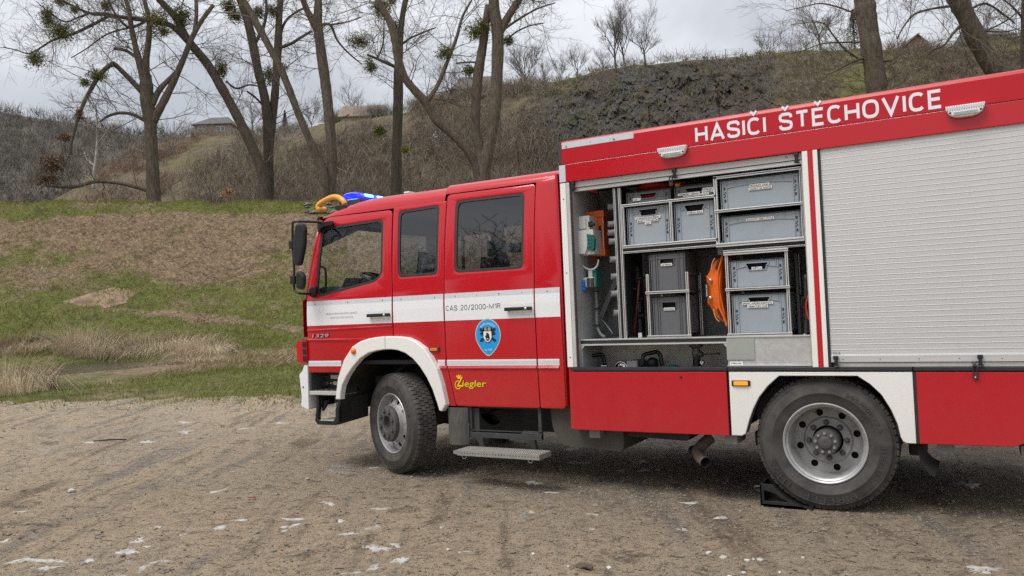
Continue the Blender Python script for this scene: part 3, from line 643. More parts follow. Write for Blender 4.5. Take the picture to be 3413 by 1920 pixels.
# rear mud flap
b = MB(); L_ = [(1588, 798), (1592, 850), (1608, 915), (1640, 985), (1688, 1040), (1728, 1062)]; R_ = [(1640, 800), (1652, 830), (1678, 870), (1715, 905), (1748, 925), (1772, 938)]
vs = []
for (a, c) in zip(L_, R_): vs += [tuple(at(z6(*a), .06)), tuple(at(z6((a[0]+c[0])/2, (a[1]+c[1])/2), .14)), tuple(at(z6(*c), .26))]
b.add(vs, [(3*i+k, 3*i+k+1, 3*i+k+4, 3*i+k+3) for i in range(5) for k in range(2)], True).build('mud_flap', RUB, truck)

# --- mirrors, roof gear
YM = -.13
def zz(x, y, yy): return at(z1(x, y), yy)
arm = [zz(300, 497, .14), zz(250, 492, .05), zz(110, 488, YM), zz(55, 492, YM), zz(42, 520, YM), zz(42, 700, YM), zz(55, 900, YM), zz(55, 1080, YM), zz(70, 1125, YM), zz(110, 1143, YM), zz(170, 1147, -.02), zz(215, 1150, .06)]
mirror = MB().tube(spline(arm, 4), .013, 10).build('mirror_arm', BLACK, truck)
def hous(name, pl, yc_, d, rr=.02):
    pts = [(lambda p: (p.x, p.z))(zz(x, y, yc_)) for x, y in pl]
    return MB().shape([rnd(pts, rr)], yc_-d, yc_+d, .022).build(name, mat('mirror_black', (.016, .016, .018), .38, var=.2) if 'mirror_black' not in bpy.data.materials else bpy.data.materials['mirror_black'], truck)
m1 = hous('mirror_housing', [(82, 512), (150, 500), (163, 560), (158, 700), (140, 800), (118, 892), (70, 885), (58, 800), (62, 640)], YM-.02, .035, .03)
m2 = hous('mirror_housing', [(84, 945), (125, 938), (158, 985), (150, 1080), (135, 1112), (84, 1095)], YM-.02, .03, .02)
MB().shape([[(lambda p: (p.x, p.z))(zz(x, y, YM+.05)) for x, y in ((140, 560), (158, 600), (155, 720), (138, 800), (118, 870), (105, 868), (128, 740), (130, 600))]], YM+.0, YM+.03, .004).build('mirror_rim', RUB, m1)
for (xa, ya, xb, yb) in ((22, 665, 62, 735), (34, 985, 78, 1055)):
    a, c = zz(xa, ya, YM), zz(xb, yb, YM); MB().box(a.x, c.x, YM-.03, YM+.03, c.z, a.z, .008).build('mirror_clamp', BLACK, mirror)
pl = [(285, 500), (405, 480), (415, 505), (410, 525), (340, 535), (305, 560), (300, 590), (283, 588), (280, 540)]
MB().shape([rnd([(lambda p: (p.x, p.z))(at(z1(x, y), .15)) for x, y in pl], .01)], .125, .165, .006).build('mirror_bracket', BLACK, truck)
pl = [(190, 1130), (205, 1090), (235, 1073), (262, 1090), (255, 1150), (235, 1182), (205, 1172)]
MB().shape([rnd([(lambda p: (p.x, p.z))(at(z1(x, y), .05)) for x, y in pl], .02)], .03, .08, .012).build('mirror_bracket', BLACK, truck)
pl = [(285, 440), (312, 445), (290, 480), (268, 478)]
MB().shape([[(lambda p: (p.x, p.z))(at(z1(x, y), .2)) for x, y in pl]], .18, .22, .004).build('wiper_cover', BLACK, truck)
# yellow pipe on the roof front
yp = [(520, 330, .42), (500, 298, .42), (455, 268, .44), (400, 268, .46), (335, 298, .5), (285, 333, .52), (275, 362, .52), (295, 380, .53), (335, 378, .62)]
MB().tube(spline([at(z1(x, y), yy) for x, y, yy in yp], 5), .031, 14).build('roof_pipe', YPIPE, truck)
pl = [(437, 352), (455, 343), (540, 333), (546, 352), (535, 378), (470, 392), (445, 382)]
MB().shape([rnd([(lambda p: (p.x, p.z))(at(z1(x, y), .27)) for x, y in pl], .01)], .24, .34, .006).build('roof_marker', BLACK, truck)
# blue light bar across the roof
pa = at(z1(505, 285), .55); L0 = pa.x
b = MB().box(L0-.02, L0+.28, .50, 1.8, 2.80, 2.905, .01).build('light_bar_base', DARKG, truck)
lb = MB(); prof = [(0, .0), (-.015, .035), (.02, .085), (.07, .105), (.19, .105), (.25, .085), (.28, .035), (.265, 0)]
vs = []
for y in (.50, .53, .75, 1.0, 1.3, 1.5, 1.77, 1.8):
    k = .8 if y in (.50, 1.8) else 1
    vs += [(L0+.13+(x-.13)*k, y, 2.905+z*k*.8) for x, z in prof]
m_ = len(prof); lb.add(vs, [(i*m_+k, i*m_+k+1, (i+1)*m_+k+1, (i+1)*m_+k) for i in range(7) for k in range(m_-1)]+[tuple(range(m_)), tuple(range(7*m_, 8*m_))], False)
lens = lb.build('light_bar_lens', BLUE, truck)
for y in (.60, .82, 1.05, 1.35, 1.6): MB().box(L0+.02, L0+.25, y, y+.14, 2.930, 2.968, .01).map(lambda v: (v.x-.045 if v.x < L0+.1 else v.x+.03, v.y, v.z)).build('light_module', BLUEL, lens)
a = at(z1(1322, 165), .6); c = at(z1(1365, 30), .6); MB().tube([a-(c-a)*.1, a, c], [.006, .006, .003], 6).build('antenna', BLACK, truck)
MB().box(-5.05, -4.98, .38, .5, 2.865, 2.885, .006).build('roof_hatch_trim', CREAM, truck)

# --- cab interior
MB().box(-6.12, -3.14, .12, 2.38, 1.10, 1.14).box(-6.13, -6.11, .15, 2.35, 1.1, 1.8).build('cab_floor', DARKI, truck)
dash = MB().prism([(-6.16, 1.2), (-6.16, 1.89), (-6.02, 1.93), (-5.86, 1.93), (-5.78, 1.86), (-5.80, 1.55), (-5.9, 1.2)], .16, 2.34).build('dashboard', DARKG, truck)
MB().prism([(-6.0, 1.90), (-5.92, 2.03), (-5.74, 2.02), (-5.72, 1.90), (-5.80, 1.84)], .42, .98).build('instrument_hood', DARKI, dash)
MB().box(-6.0, -5.75, .2, .42, 1.895, 1.91).box(-5.98, -5.9, .5, .9, 1.9, 1.93).build('dash_tray', GREYP, dash)
ax = Vector((.38, 0, .93)); c0 = Vector((-5.60, .62, 2.00)); e1 = Vector((0, 1, 0)); e2 = ax.normalized().cross(e1)
ring = [c0+(e1*math.cos(2*math.pi*k/28)+e2*math.sin(2*math.pi*k/28))*.215 for k in range(29)]
sw = MB().tube(ring, .017, 8, caps=False).build('steering_wheel', BLACK, truck)
MB().tube([c0-e1*.2, c0, c0+e1*.2], .018, 6).tube([c0, c0+e2*.2], .018, 6).lathe([(.06, .02), (.07, 0), (.05, -.05), (.03, -.4)], tuple(c0), tuple(ax), 14).build('steering_hub', DARKG, sw)
MB().tube(spline([at(z1(300, 900), .14), at(z1(335, 915), .16), at(z1(345, 980), .17), at(z1(343, 1100), .17)], 4), .012, 8).build('grab_handle', BLACK, truck)
def seat(x, y, w, name='seat', hr=True):
    s_ = MB().box(x-.45, x+.05, y-w/2, y+w/2, 1.45, 1.60, .04).build(name, DARKG, truck)
    b_ = MB().prism([(x-.02, 1.55), (x+.10, 1.56), (x+.20, 2.22), (x+.10, 2.24)], y-w/2, y+w/2).build('backrest', DARKG, s_)
    if hr: MB().box(x+.10, x+.21, y-.13, y+.13, 2.24, 2.44, .03).build('headrest', BLACK, s_)
seat(-4.98, .62, .5); seat(-4.98, 1.85, .5)
for y in (.5, 1.05, 1.6, 2.1): seat(-3.55, y, .44, 'crew_seat')
MB().box(-4.83, -4.66, .30, .75, 1.6, 2.20, .01).build('equipment_cabinet', mat('cabinet_grey', (.18, .18, .18), .6, var=.1), truck)
MB().tube([at(z1(1600, 960), .30), at(z1(1588, 400), .34)], .017, 10).build('grab_pole', YPIPE, truck)
MB().box(-4.80, -4.62, .28, .32, 2.05, 2.09).box(-4.80, -4.785, .28, .32, 2.0, 2.09).build('cabinet_bracket', PEGW, truck)
b = MB().box(-3.95, -3.80, .62, .74, 2.22, 2.27, .015).box(-3.62, -3.52, .5, .6, 2.15, 2.30, .015).box(-4.1, -3.95, .8, 1.0, 2.2, 2.26, .01); b.build('hung_helmet', PEGW, truck)

# --- wheels
def rear_rim_parts(): pass
def make_wheel(name, cx, cy, cz, steer, front):
    root_parts = []
    M = Matrix.Translation((cx, cy, cz)) @ Matrix.Rotation(-steer, 4, 'Z')
    def put(b, nm, m_, par, sharp=None): return b.map(lambda v: M @ v).build(nm, m_, par, sharp)
    RO = .497
    pr = [(.296, -.05), (.305, -.022), (.335, -.008), (.372, 0), (.376, .003), (.382, .003), (.386, 0), (.425, -.003), (.452, -.012), (.455, -.009), (.461, -.012), (.463, -.018), (.478, -.033), (.482, -.032), (.486, -.040), (RO-.006, -.052), (RO-.008, -.245), (.478, -.265), (.43, -.292), (.372, -.295), (.305, -.27), (.296, -.25)]
    ty = put(MB().lathe(pr, (0, 0, 0), n=96), name, TYRE, truck, 40)      # the tyre itself is the wheel's body
    tb = MB(); NB = 62
    def blk(a0, a1, h0, h1, r0, r1, sk=0.0, tp=.86):
        vs = []
        for (rr, k) in ((r0, 1.0), (r1, tp)):
            am, aw = (a0+a1)/2, (a1-a0)/2*k; hm, hw = (h0+h1)/2, (h1-h0)/2*(k*.5+.5)
            for sx, sy in ((-1, -1), (1, -1), (1.25, 0), (1, 1), (-1, 1), (-1.25, 0)):
                a = am+aw*(sx if abs(sx) == 1 else sx*(1 if sk == 0 else .9)); h = hm+hw*sy
                vs.append((rr*math.cos(a), -h, rr*math.sin(a)))
        tb.add(vs, [(6, 7, 8, 9, 10, 11)]+[(i, (i+1) % 6, (i+1) % 6+6, i+6) for i in range(6)])
    for k in range(NB):
        a = 2*math.pi*k/NB; da = 2*math.pi/NB
        # shoulder lugs on both edges, wrapping onto the sidewall
        for sd in (0, 1):
            h0 = -.030 if sd == 0 else -.215; h1 = -.095 if sd == 0 else -.268; a_ = a+(da*.5 if sd else 0)
            vs = []
            for (rr, hh, kk) in ((RO-.030, h0 if sd == 0 else h1, .40), (RO+.001, -.046 if sd == 0 else -.252, .40), (RO+.008, -.058 if sd == 0 else -.24, .40), (RO+.009, h1 if sd == 0 else h0, .39)):
                for s_ in (-1, 1): vs.append((rr*math.cos(a_+s_*kk*da), -hh, rr*math.sin(a_+s_*kk*da)))
            for (rr, hh, kk) in ((RO-.012, h1 if sd == 0 else h0, .40),):
                for s_ in (-1, 1): vs.append((rr*math.cos(a_+s_*kk*da), -hh, rr*math.sin(a_+s_*kk*da)))
            fs = [(2*i, 2*i+1, 2*i+3, 2*i+2) for i in range(4)]
            # side faces
            fs += [(0, 2, 4, 6, 8), (1, 9, 7, 5, 3)]
            tb.add(vs, fs)
        for r_i, (h0, h1) in enumerate(((-.099, -.143), (-.147, -.191), (-.195, -.214))):
            a_ = a+(da*.5 if r_i % 2 == 0 else 0); blk(a_-da*.40, a_+da*.40, h0, h1, RO-.010, RO+.008, 1, .95)
    put(tb, 'tread', TREAD, ty)
    # sidewall lettering
    def side_text(body, a_mid, span, r, h):
        vs, fs = text(body, 0, 0, h, 0, 1.0, bold=.0); out = []
        for x, yy, z in vs:
            a = a_mid+span/2-span*x; out.append(Vector(((r-.046+z)*math.cos(a), -.0035+(yy*1.5), (r-.046+z)*math.sin(a))))
        return out, fs
    lt = MB()
    lt.add(*side_text('PIRELLI', R(-85), R(48), .443, .046)); lt.add(*side_text('TH:25', R(-143), R(34), .443, .046)); lt.add(*side_text('295/80R22.5', R(40), R(52), .435, .03)); lt.add(*side_text('TUBELESS', R(-18), R(36), .435, .03))
    stuff(put(lt, 'sidewall_lettering', mat('tyre_lettering', (.052, .050, .047), .7) if 'tyre_lettering' not in bpy.data.materials else bpy.data.materials['tyre_lettering'], ty))
    if front:
        put(MB().lathe([(.297, -.06), (.308, -.028), (.300, -.016), (.290, -.022), (.280, -.055), (.268, -.10)], (0, 0, 0), n=72), 'rim', RIM, ty, 30)
        dsc = MB()
        hs = [circ(.222*math.cos(2*math.pi*k/10), .222*math.sin(2*math.pi*k/10), .024, 12) for k in range(10)]
        vs, fs = fill([circ(0, 0, .270, 64), *hs, circ(0, 0, .19, 48)], -.004, .004)
        dsc.add([(x, y+.10-(.27-math.hypot(x, z))*.55, z) for x, y, z in vs], fs, False)
        dsc.lathe([(.192, -.055), (.186, -.04), (.178, -.01)], (0, 0, 0), n=48); put(dsc, 'wheel_disc', RIM, ty)
        put(MB().lathe([(.178, -.02), (.182, .005), (.176, .028), (.165, .035), (.085, .035), (.078, .03), (.072, -.02), (.001, -.04)], (0, 0, 0), n=48), 'hub', HUB, ty, 35)
        for k in range(8):
            a = 2*math.pi*(k+.4)/8; x, z = .130*math.cos(a), .130*math.sin(a)
            put(MB().lathe([(.024, .0355), (.022, .0365), (.0, .0365)], (x, 0, z), n=14), 'nut_seat', BLACK, ty)
            put(MB().lathe([(.0165, .032), (.0165, .052), (.011, .058), (.001, .058)], (x+.003, 0, z), n=6, smooth=False), 'wheel_nut', HUB, ty)
        put(MB().lathe([(.268, -.10), (.268, -.26)], (0, 0, 0), n=48).lathe([(.262, -.16), (.1, -.16)], (0, 0, 0), n=32), 'brake_drum', CHAS, ty)
    else:
        put(MB().lathe([(.296, -.07), (.306, -.03), (.303, -.014), (.296, -.012), (.286, -.018), (.282, -.032), (.270, -.040), (.262, -.055), (.258, -.12), (.252, -.200)], (0, 0, 0), n=72), 'rim', RIM, ty, 30)
        hs = [circ(.214*math.cos(2*math.pi*(k+.32)/8), .214*math.sin(2*math.pi*(k+.32)/8), .027, 16) for k in range(8)]
        vs, fs = fill([circ(0, 0, .253, 64), *hs, circ(0, 0, .104, 40)], -.004, .004); d_ = MB()
        def dy(r): return .132 if r > .19 else (.165 if r < .165 else .132+(.19-r)/.025*.033)
        vs, fs = fill([circ(0, 0, .252, 64), *hs, circ(0, 0, .182, 48)], -.004, .004); d_.add([(x, y+.205, z) for x, y, z in vs], fs)
        d_.lathe([(.182, -.201), (.172, -.190), (.166, -.186), (.112, -.186), (.108, -.25)], (0, 0, 0), n=48)
        put(d_, 'wheel_disc', RIMD, ty, 30)
        for k in range(8):
            a = 2*math.pi*(k+.05)/8+R(90); x, z = .136*math.cos(a), .136*math.sin(a)
            put(MB().lathe([(.0175, -.190), (.0175, -.166), (.012, -.158), (.001, -.158)], (x, 0, z), n=6, smooth=False).lathe([(.022, -.188), (.022, -.178), (.0175, -.178)], (x, 0, z), n=12), 'wheel_nut', HUB, ty)
        put(MB().lathe([(.094, -.28), (.094, -.062), (.088, -.052), (.050, -.050), (.047, -.036), (.040, -.032), (.006, -.034), (.001, -.038)], (0, 0, 0), n=40), 'hub', HUB, ty, 35)
        for k in range(9):
            a = 2*math.pi*k/9+.2; x, z = .071*math.cos(a), .071*math.sin(a)
            put(MB().lathe([(.0115, -.055), (.0115, -.040), (.001, -.040)], (x, 0, z), n=6, smooth=False), 'hub_bolt', RIMD, ty)
        put(MB().lathe([(.254, -.20), (.254, -.29)], (0, 0, 0), n=48).lathe([(.252, -.285), (.08, -.285)], (0, 0, 0), n=32), 'brake_drum', CHAS, ty)
        put(MB().tube([(-.07, .19, .21), (-.09, .13, .215), (-.095, .10, .21)], .006, 6), 'valve', GOLD, ty)
        put(MB().lathe([(a, b_-.33) for a, b_ in pr], (0, 0, 0), n=64), 'inner_tyre', TYRE, ty)
    return ty
pf = at(z2(892, 952), .10); prr = at(z6(842, 834), .04)
front_wheel = make_wheel('front_wheel', pf.x-.002, .105, .500, R(23), True)
rear_wheel = make_wheel('rear_wheel', prr.x, .035, .494, 0.0, False)
far_wheel = make_wheel('far_front_wheel', -5.06, 2.40, .500, R(180+20), True)
wf2 = make_wheel('far_rear_wheel', prr.x, 2.46, .494, R(180), False)
# rear axle ends seen beside the tyre
MB().box(-1.55, -1.40, .35, .6, .40, .52, .02).box(-.42, -.30, .35, .6, .38, .54, .02).build('spring_end', CHAS, truck)
b = MB(); vs = []
for k in range(N+1):
    a = R(0+180*k/N); vs += [(-.98+.62*math.cos(a), .03, .56+.44*math.sin(a)), (-.98+.62*math.cos(a), .80, .56+.44*math.sin(a))]
b.add(vs, [(2*i, 2*i+1, 2*i+3, 2*i+2) for i in range(N)], True).box(-1.6, -.36, .80, .82, .5, 1.02); b.build('wheel_housing', CHAS, truck)
# --- equipment body
XR = 1.15
ub = MB().prism([(-3.02, 2.858), (XR, 2.858), (XR, 3.035), (-3.02, 3.035)], .0, 2.5)
ub.v = []; ub.f = []; ub.s = []
prof = [(.0, 2.858), (.0, 3.030), (.008, 3.050), (.030, 3.063), (.10, 3.066), (2.40, 3.066), (2.5, 3.03), (2.5, 2.858)]
ub.add([(x, y, z) for x in (-3.02, XR) for y, z in prof], [(k, k+1, k+9, k+8) for k in range(7)]+[(7, 0, 8, 15), tuple(range(8)), tuple(range(15, 7, -1))])
upper = ub.build('body_roof_box', RED2, truck)
MB().shape([[(-2.99, 2.698), (XR, 2.698), (XR, 2.854), (-2.99, 2.854)]], .002, .06, .004).build('locker_header', RED, truck)
MB().box(-3.0, XR, .012, .05, 2.845, 2.865).build('header_gap', RUB, truck)
MB().shape([rnd([(-3.052, 2.862), (-3.022, 2.862), (-3.022, 3.058), (-3.052, 3.058)], .01)], .004, .12, .004).box(-3.05, -3.02, .12, 2.5, 2.862, 3.055).build('roof_end_cap', DARKG, truck)
MB().box(-3.013, -2.343, -.002, -.0005, 2.992, 3.045).build('roof_reflective_strip', REFL, upper)
b = MB()
for x, k in ((-2.97, 0), (-2.74, 1), (-2.52, 0)): b.shape([circ(x, 3.015, .005, 6)] if k else [[(x-.012, 3.0), (x+.012, 3.0), (x, 3.022)]], -.0035, -.0025)
stuff(b.build('tape_mark', GREYINK, upper))
hx0 = at(z8(1337, 720)).x; hx1 = at(z4b(1885, 850)).x if 'z4b' in globals() else at(b4(1885, 850)).x
zb_ = at(z8(1340, 793)).z; zt_ = at(z8(1337, 655)).z
stuff(MB().add(*stroke_text('HASIČI ŠTĚCHOVICE', hx0, zb_-.002, (zt_-zb_)*1.16, -.0012, hx1-hx0, .175, .16)).build('body_lettering', LETW, upper))
def scene_light(q0, q1, q2_, q3):
    a, c = at(q0), at(q1); zb2 = at(q2_).z; zt2 = max(a.z, c.z)+.014; x0, x1 = a.x, c.x; w_ = x1-x0
    pl = [(x0, zt2), (x0+.003, zt2-.025), (x0+.022, zb2+.022), (x0+.05, zb2+.006), (x0+w_*.35, zb2), (x0+w_*.65, zb2), (x1-.05, zb2+.006), (x1-.022, zb2+.022), (x1-.003, zt2-.025), (x1, zt2)]
    h = MB().shape([pl], -.05, .002, .008).build('scene_light', WHITE, truck)
    MB().box(x0+.045, x1-.045, -.054, -.048, zb2+.010, zb2+.040, .004).build('lamp_lens', PLATE, h)
    MB().box(x0+.052, x1-.052, -.058, -.054, zb2+.014, zb2+.034).build('lamp_glass', CLEAR, h)
    for k in range(16):
        x = x0+.012+(w_-.024)*k/15; MB().box(x-.0035, x+.0035, -.056, -.046, zt2-.030, zt2-.002).build('cooling_fin', REFL, h)
    for x in (x0+.028, x1-.028): MB().lathe([(.007, 0), (.007, .004), (.001, .004)], (x, -.049, zb2+.034), n=10).build('screw', BLACK, h)
scene_light(z8(990, 870), z8(1266, 838), z8(1110, 937), None)
scene_light(b4(1910, 935), b4(2248, 895), b4(2060, 998), None)
# corner and centre posts
MB().box(-3.051, -2.990, .0, .06, 2.700, 2.850, .003).build('post_cap', REFL, truck)
lp = MB().box(-3.049, -2.995, .002, .07, 1.074, 2.690, .003).build('corner_post', CREAM, truck)
MB().box(-2.994, -2.962, .006, .06, 1.074, 2.690, .003).build('post_profile', ALUP, lp)
MB().box(-2.961, -2.946, .022, .065, 1.074, 2.690).build('post_channel', mat('dark_red_brown', (.05, .022, .022), .5), lp)
b = MB()
for z in (1.16, 1.9, 2.55): b.lathe([(.006, 0), (.006, .003), (.001, .003)], (-3.02, .002, z), n=8)
stuff(b.build('rivet', GREYP, lp))
MB().box(-3.052, -3.012, .03, 2.47, .535, 1.072).build('body_front_edge', RED, truck)
cp = MB().box(-1.012, -.972, .0, .05, 1.062, 2.697, .003).build('centre_post', CREAM, truck)
MB().box(-.9715, -.936, -.0015, .05, 1.062, 2.697).build('centre_post_band', RED, cp)
MB().box(-.9355, -.902, .0, .05, 1.062, 2.697, .003).build('centre_post_edge', CREAM, cp)
MB().box(-.9015, -.884, .012, .06, 1.062, 2.697).build('shutter_guide', RUB, cp)
# black trim strip
for x0, x1 in ((-3.01, -1.655), (-1.65, -.345), (-.338, XR)): MB().box(x0, x1, -.006, .06, 1.040, 1.070, .006).build('rubber_trim', RUB, truck)
# roller shutter: one mesh shared by all slats
PIT = .0385; Z0 = 1.150; NS = int((2.697-Z0)/PIT)+1
pr_ = [(.0047, 0), (.0040, .003), (.0033, .006), (.0038, .0095), (.0044, .0105), (.0040, .013), (.0044, .0165), (.0040, .0195), (.0044, .0225), (.0040, .0255), (.0044, .0285), (.0042, .032), (.0044, .035), (.0047, .0384)]
sm = MB(); sm.add([(x, .018+y, z) for x in (-.884, XR-.02) for y, z in pr_], [(k, k+1, k+1+len(pr_), k+len(pr_)) for k in range(len(pr_)-1)], False)
s0 = sm.build('shutter_slat', SHUT, truck)
slats = [s0]
s0.location.z = Z0
for k in range(1, NS):
    c = s0.copy(); COL.objects.link(c); c.location.z = Z0+k*PIT; slats.append(c)
MB().box(-.884, XR-.02, .045, .06, 1.07, 2.697).build('shutter_back', DARKG, truck)
def bottom_rail(x0, x1, z0, y):
    r_ = MB().shape([rect(x0, x1, z0+.034, z0+.084)], y-.018, y+.03, .002).build('shutter_bottom_rail', SHUT, truck)
    MB().shape([rect(x0+.02, x1, z0, z0+.030)], y-.004, y+.03, .002).build('rail_lower_lip', ALUP, r_)
    return r_
br = bottom_rail(-.882, XR-.02, 1.070, .022)
orail = bottom_rail(-2.955, -1.018, 2.612, .055)
MB().box(-2.94, -1.02, .075, .35, 2.66, 2.69).build('shutter_drum_cover', ALU, truck)
def latch(par, x, z, y=.0):
    l = MB().box(x-.017, x+.017, y-.030, y, z+.028, z+.055, .004).box(x-.010, x+.010, y-.028, y, z-.012, z+.03, .003).box(x-.018, x+.018, y-.024, y, z-.020, z-.010, .002)
    return l.build('shutter_latch', BLACK, par)
latch(br, at(z6(935, 130), 0).x, 1.098); lx = at(z6(2095, 130), 0).x; latch(br, lx, 1.098)
latch(orail, -2.928, 2.640, .035); latch(orail, -1.055, 2.640, .035); sx = at(z3(1130, 270), .03).x; latch(orail, sx, 2.640, .035)
def strap(par, x, z, y, h, m_=RUB):
    MB().shape([rrect(x-.016, x+.016, z-h, z, .014), rrect(x-.008, x+.008, z-h+.03, z-.015, .007)], y-.012, y, .003).build('latch_strap', m_, par)
strap(br, lx-.035, 1.085, -.008, .10); strap(orail, sx-.028, 2.64, .02, .085)
MB().tube([(lx-.05, -.014, 1.105), (lx-.038, -.014, 1.082), (lx-.022, -.014, 1.108)], .005, 6).build('strap_toggle', RUB, br)
MB().lathe([(.006, 0), (.006, .004), (.001, .004)], (lx-.035, -.02, .998), n=8).build('strap_pin', ALU, br)
letters('shutter_mark', [(('G3', -.868, 1.165, .018, .016, .048), dict(bold=.0))], GREYP, br)
b = MB()
for k in range(7): x = -.80+k*.25; b.lathe([(.004, 0), (.004, .002), (.001, .002)], (x, .003, 1.128), n=6)
stuff(b.build('rivet', GREYINK, br))
letters('rail_mark', [(('16', -1.14, 2.668, .017, .036, .02), dict(bold=.0))], INK, orail)
# lockers below and rear wheel panel
ld = MB().shape([rect(-3.008, -1.664, .531, 1.034)], .0, .03, .004).build('lower_locker_door', RED2, truck)
pq = at(z5(1013, 256)); MB().lathe([(.009, 0), (.009, .006), (.001, .008)], (pq.x, .0, pq.z), n=12).build('door_stud', BLACK, ld)
MB().box(-3.012, -1.66, .03, .05, .535, 1.036).build('locker_door_back', RUB, truck)
wp = [(-1.644, .535), (-1.565, .535), (-1.538, .55), (-1.522, .60), (-1.505, .655), (-1.47, .745), (-1.421, .838), (-1.35, .925), (-1.262, 1.003), (-.708, 1.004), (-.625, .945), (-.553, .868), (-.495, .76), (-.459, .659), (-.444, .57), (-.43, .54), (-.405, .528), (-.347, .528), (-.347, 1.034), (-1.644, 1.034)]
MB().shape([wp], .0, .03, .005).build('wheel_panel', CREAM, truck)
MB().shape([[(x+(.016 if i < 9 else -.016), z+.012) if 0 < i < 17 else (x, z) for i, (x, z) in enumerate(wp)]], .032, .06).build('wheel_panel_backing', RUB, truck)
rl = MB().shape([[(-.325, .528), (.236, .533), (.31, .56), (1.12, .86), (1.12, 1.034), (-.325, 1.034)]], .0, .03, .004).build('rear_locker_door', RED2, truck)
MB().prism([(-.345, .53), (.25, .535), (1.14, .86), (1.14, 1.036), (-.345, 1.036)], .03, .06).build('rear_locker_back', RUB, truck)
MB().box(-1.664, -1.645, .03, .5, .54, 1.036).build('locker_gap', RUB, truck); MB().box(-.347, -.325, .008, .5, .53, 1.036).build('locker_gap', RUB, truck)
MB().box(-2.98, -1.70, .06, .62, .56, .58).box(-.30, 1.1, .06, 2.4, .60, 1.03).build('lower_locker_floor', CHAS, truck)
# hull of the body: far side, rear and roof
MB().box(-3.05, XR, 2.44, 2.5, .535, 2.858).box(XR-.02, XR, .0, 2.5, .86, 2.858).box(-3.05, -2.96, .63, 2.44, .86, 2.858).box(-.87, 1.1, .3, 2.4, 1.05, 2.8).build('body_hull', RED, truck)

# --- open locker interior
YB = .64
MB().box(-2.962, -2.945, .03, YB, 1.06, 2.66).build('locker_side_wall', GREYW, truck)
MB().box(-2.95, -1.015, YB, YB+.02, .58, 2.69).build('locker_back_wall', mat('locker_back', (.17, .175, .18), .65, var=.15, vscale=4), truck)
MB().box(-1.028, -1.014, .055, YB, 1.06, 2.69).build('locker_partition', PLATE, truck)
MB().box(-2.95, -1.02, .06, YB, 2.685, 2.69).build('locker_ceiling', DARKI, truck)
sh1 = MB().box(-2.945, -1.655, .085, YB, 1.290, 1.305).build('main_shelf', PLATE, truck)
MB().box(-2.945, -1.665, .07, .085, 1.270, 1.300, .002).build('shelf_band', RUB, sh1)
MB().box(-2.945, -1.655, .066, .084, 1.3005, 1.312).box(-2.945, -1.655, .066, .084, 1.256, 1.2695).build('shelf_rail', ALUP, sh1)
for x, s_ in ((-2.943, 1), (-1.662, -1)): MB().prism([(x, 1.256), (x+.035*s_, 1.256), (x, 1.215)], .07, .078).build('shelf_gusset', ALUP, sh1)
pnl = MB().box(-1.662, -1.03, .066, .30, 1.075, 1.300, .002).build('sheet_cover', PLATE, truck)
MB().box(-1.664, -1.03, .055, .10, 1.300, 1.310).box(-1.664, -1.03, .05, .07, 1.074, 1.082).build('sheet_edge', ALUP, pnl)
pa_, pb_ = at(z4(1632, 945), .06), at(z4(1908, 1142), .06)
MB().box(pa_.x, pb_.x, .057, .066, pb_.z, 1.293, .002).build('grey_plate', mat('plate_grey_green', (.34, .36, .33), .5, var=.06), pnl)
pa_, pb_ = at(z4(1668, 1160), .06), at(z4(1793, 1198), .06)
stk = MB().box(pa_.x, pb_.x, .0635, .0655, pb_.z, pa_.z).build('notice', STICK, pnl)
letters('notice_lettering', [(('ZATÍŽENÍ max. 300 kg', pa_.x+.008, pb_.z+.011, .010, .0628, .08), dict())], INK, pnl)
# aluminium profile framing
def bar(x0, x1, y0, y1, z0, z1, par=truck, name='profile'):
    m = MB().box(x0, x1, y0, y1, z0, z1, .002); o = m.build(name, ALUP, par); lx_, lz_ = x1-x0, z1-z0
    if lx_ > lz_: MB().box(x0+.004, x1-.004, y0-.0006, y0+.003, (z0+z1)/2-.0035, (z0+z1)/2+.0035).build('profile_groove', HUB, o if o.parent is truck else par)
    else: MB().box((x0+x1)/2-.0035, (x0+x1)/2+.0035, y0-.0006, y0+.003, z0+.004, z1-.004).build('profile_groove', HUB, o if o.parent is truck else par)
    return o
bar(-2.580, -2.562, .07, .10, 1.312, 2.60, name='divider_post'); bar(-2.536, -2.515, .07, .10, 1.312, 2.60, name='divider_post')
MB().box(-2.560, -2.538, .09, .60, 1.312, 2.62).build('divider_sheet', DARKI, truck)
bar(-2.512, -1.69, .07, .10, 2.078, 2.104, name='shelf_beam'); MB().box(-2.512, -1.66, .085, .60, 2.052, 2.078).build('upper_shelf', RUB, truck); bar(-2.512, -1.66, .075, .095, 2.034, 2.050, name='shelf_beam')
bar(-2.512, -1.69, .07, .095, 2.432, 2.454, name='shelf_beam')
bar(-2.512, -2.490, .07, .095, 2.104, 2.430, name='upright'); bar(-2.088, -2.066, .07, .095, 2.104, 2.430, name='upright')
bar(-1.712, -1.684, .07, .10, 2.06, 2.60, name='upright'); bar(-1.712, -1.034, .062, .09, 2.304, 2.326, name='shelf_beam'); bar(-1.712, -1.034, .062, .09, 2.026, 2.058, name='shelf_beam')
bar(-1.712, -1.034, .07, .10, 2.575, 2.598, name='shelf_beam'); bar(-1.050, -1.034, .07, .10, 2.06, 2.575, name='upright')
MB().box(-1.66, -1.034, .085, .60, 2.0, 2.024).build('upper_shelf', RUB, truck); bar(-1.66, -1.034, .075, .095, 1.985, 1.998, name='shelf_beam')
MB().box(-1.705, -1.66, .075, .11, 1.965, 2.025, .003).build('beam_block', DARKG, truck)
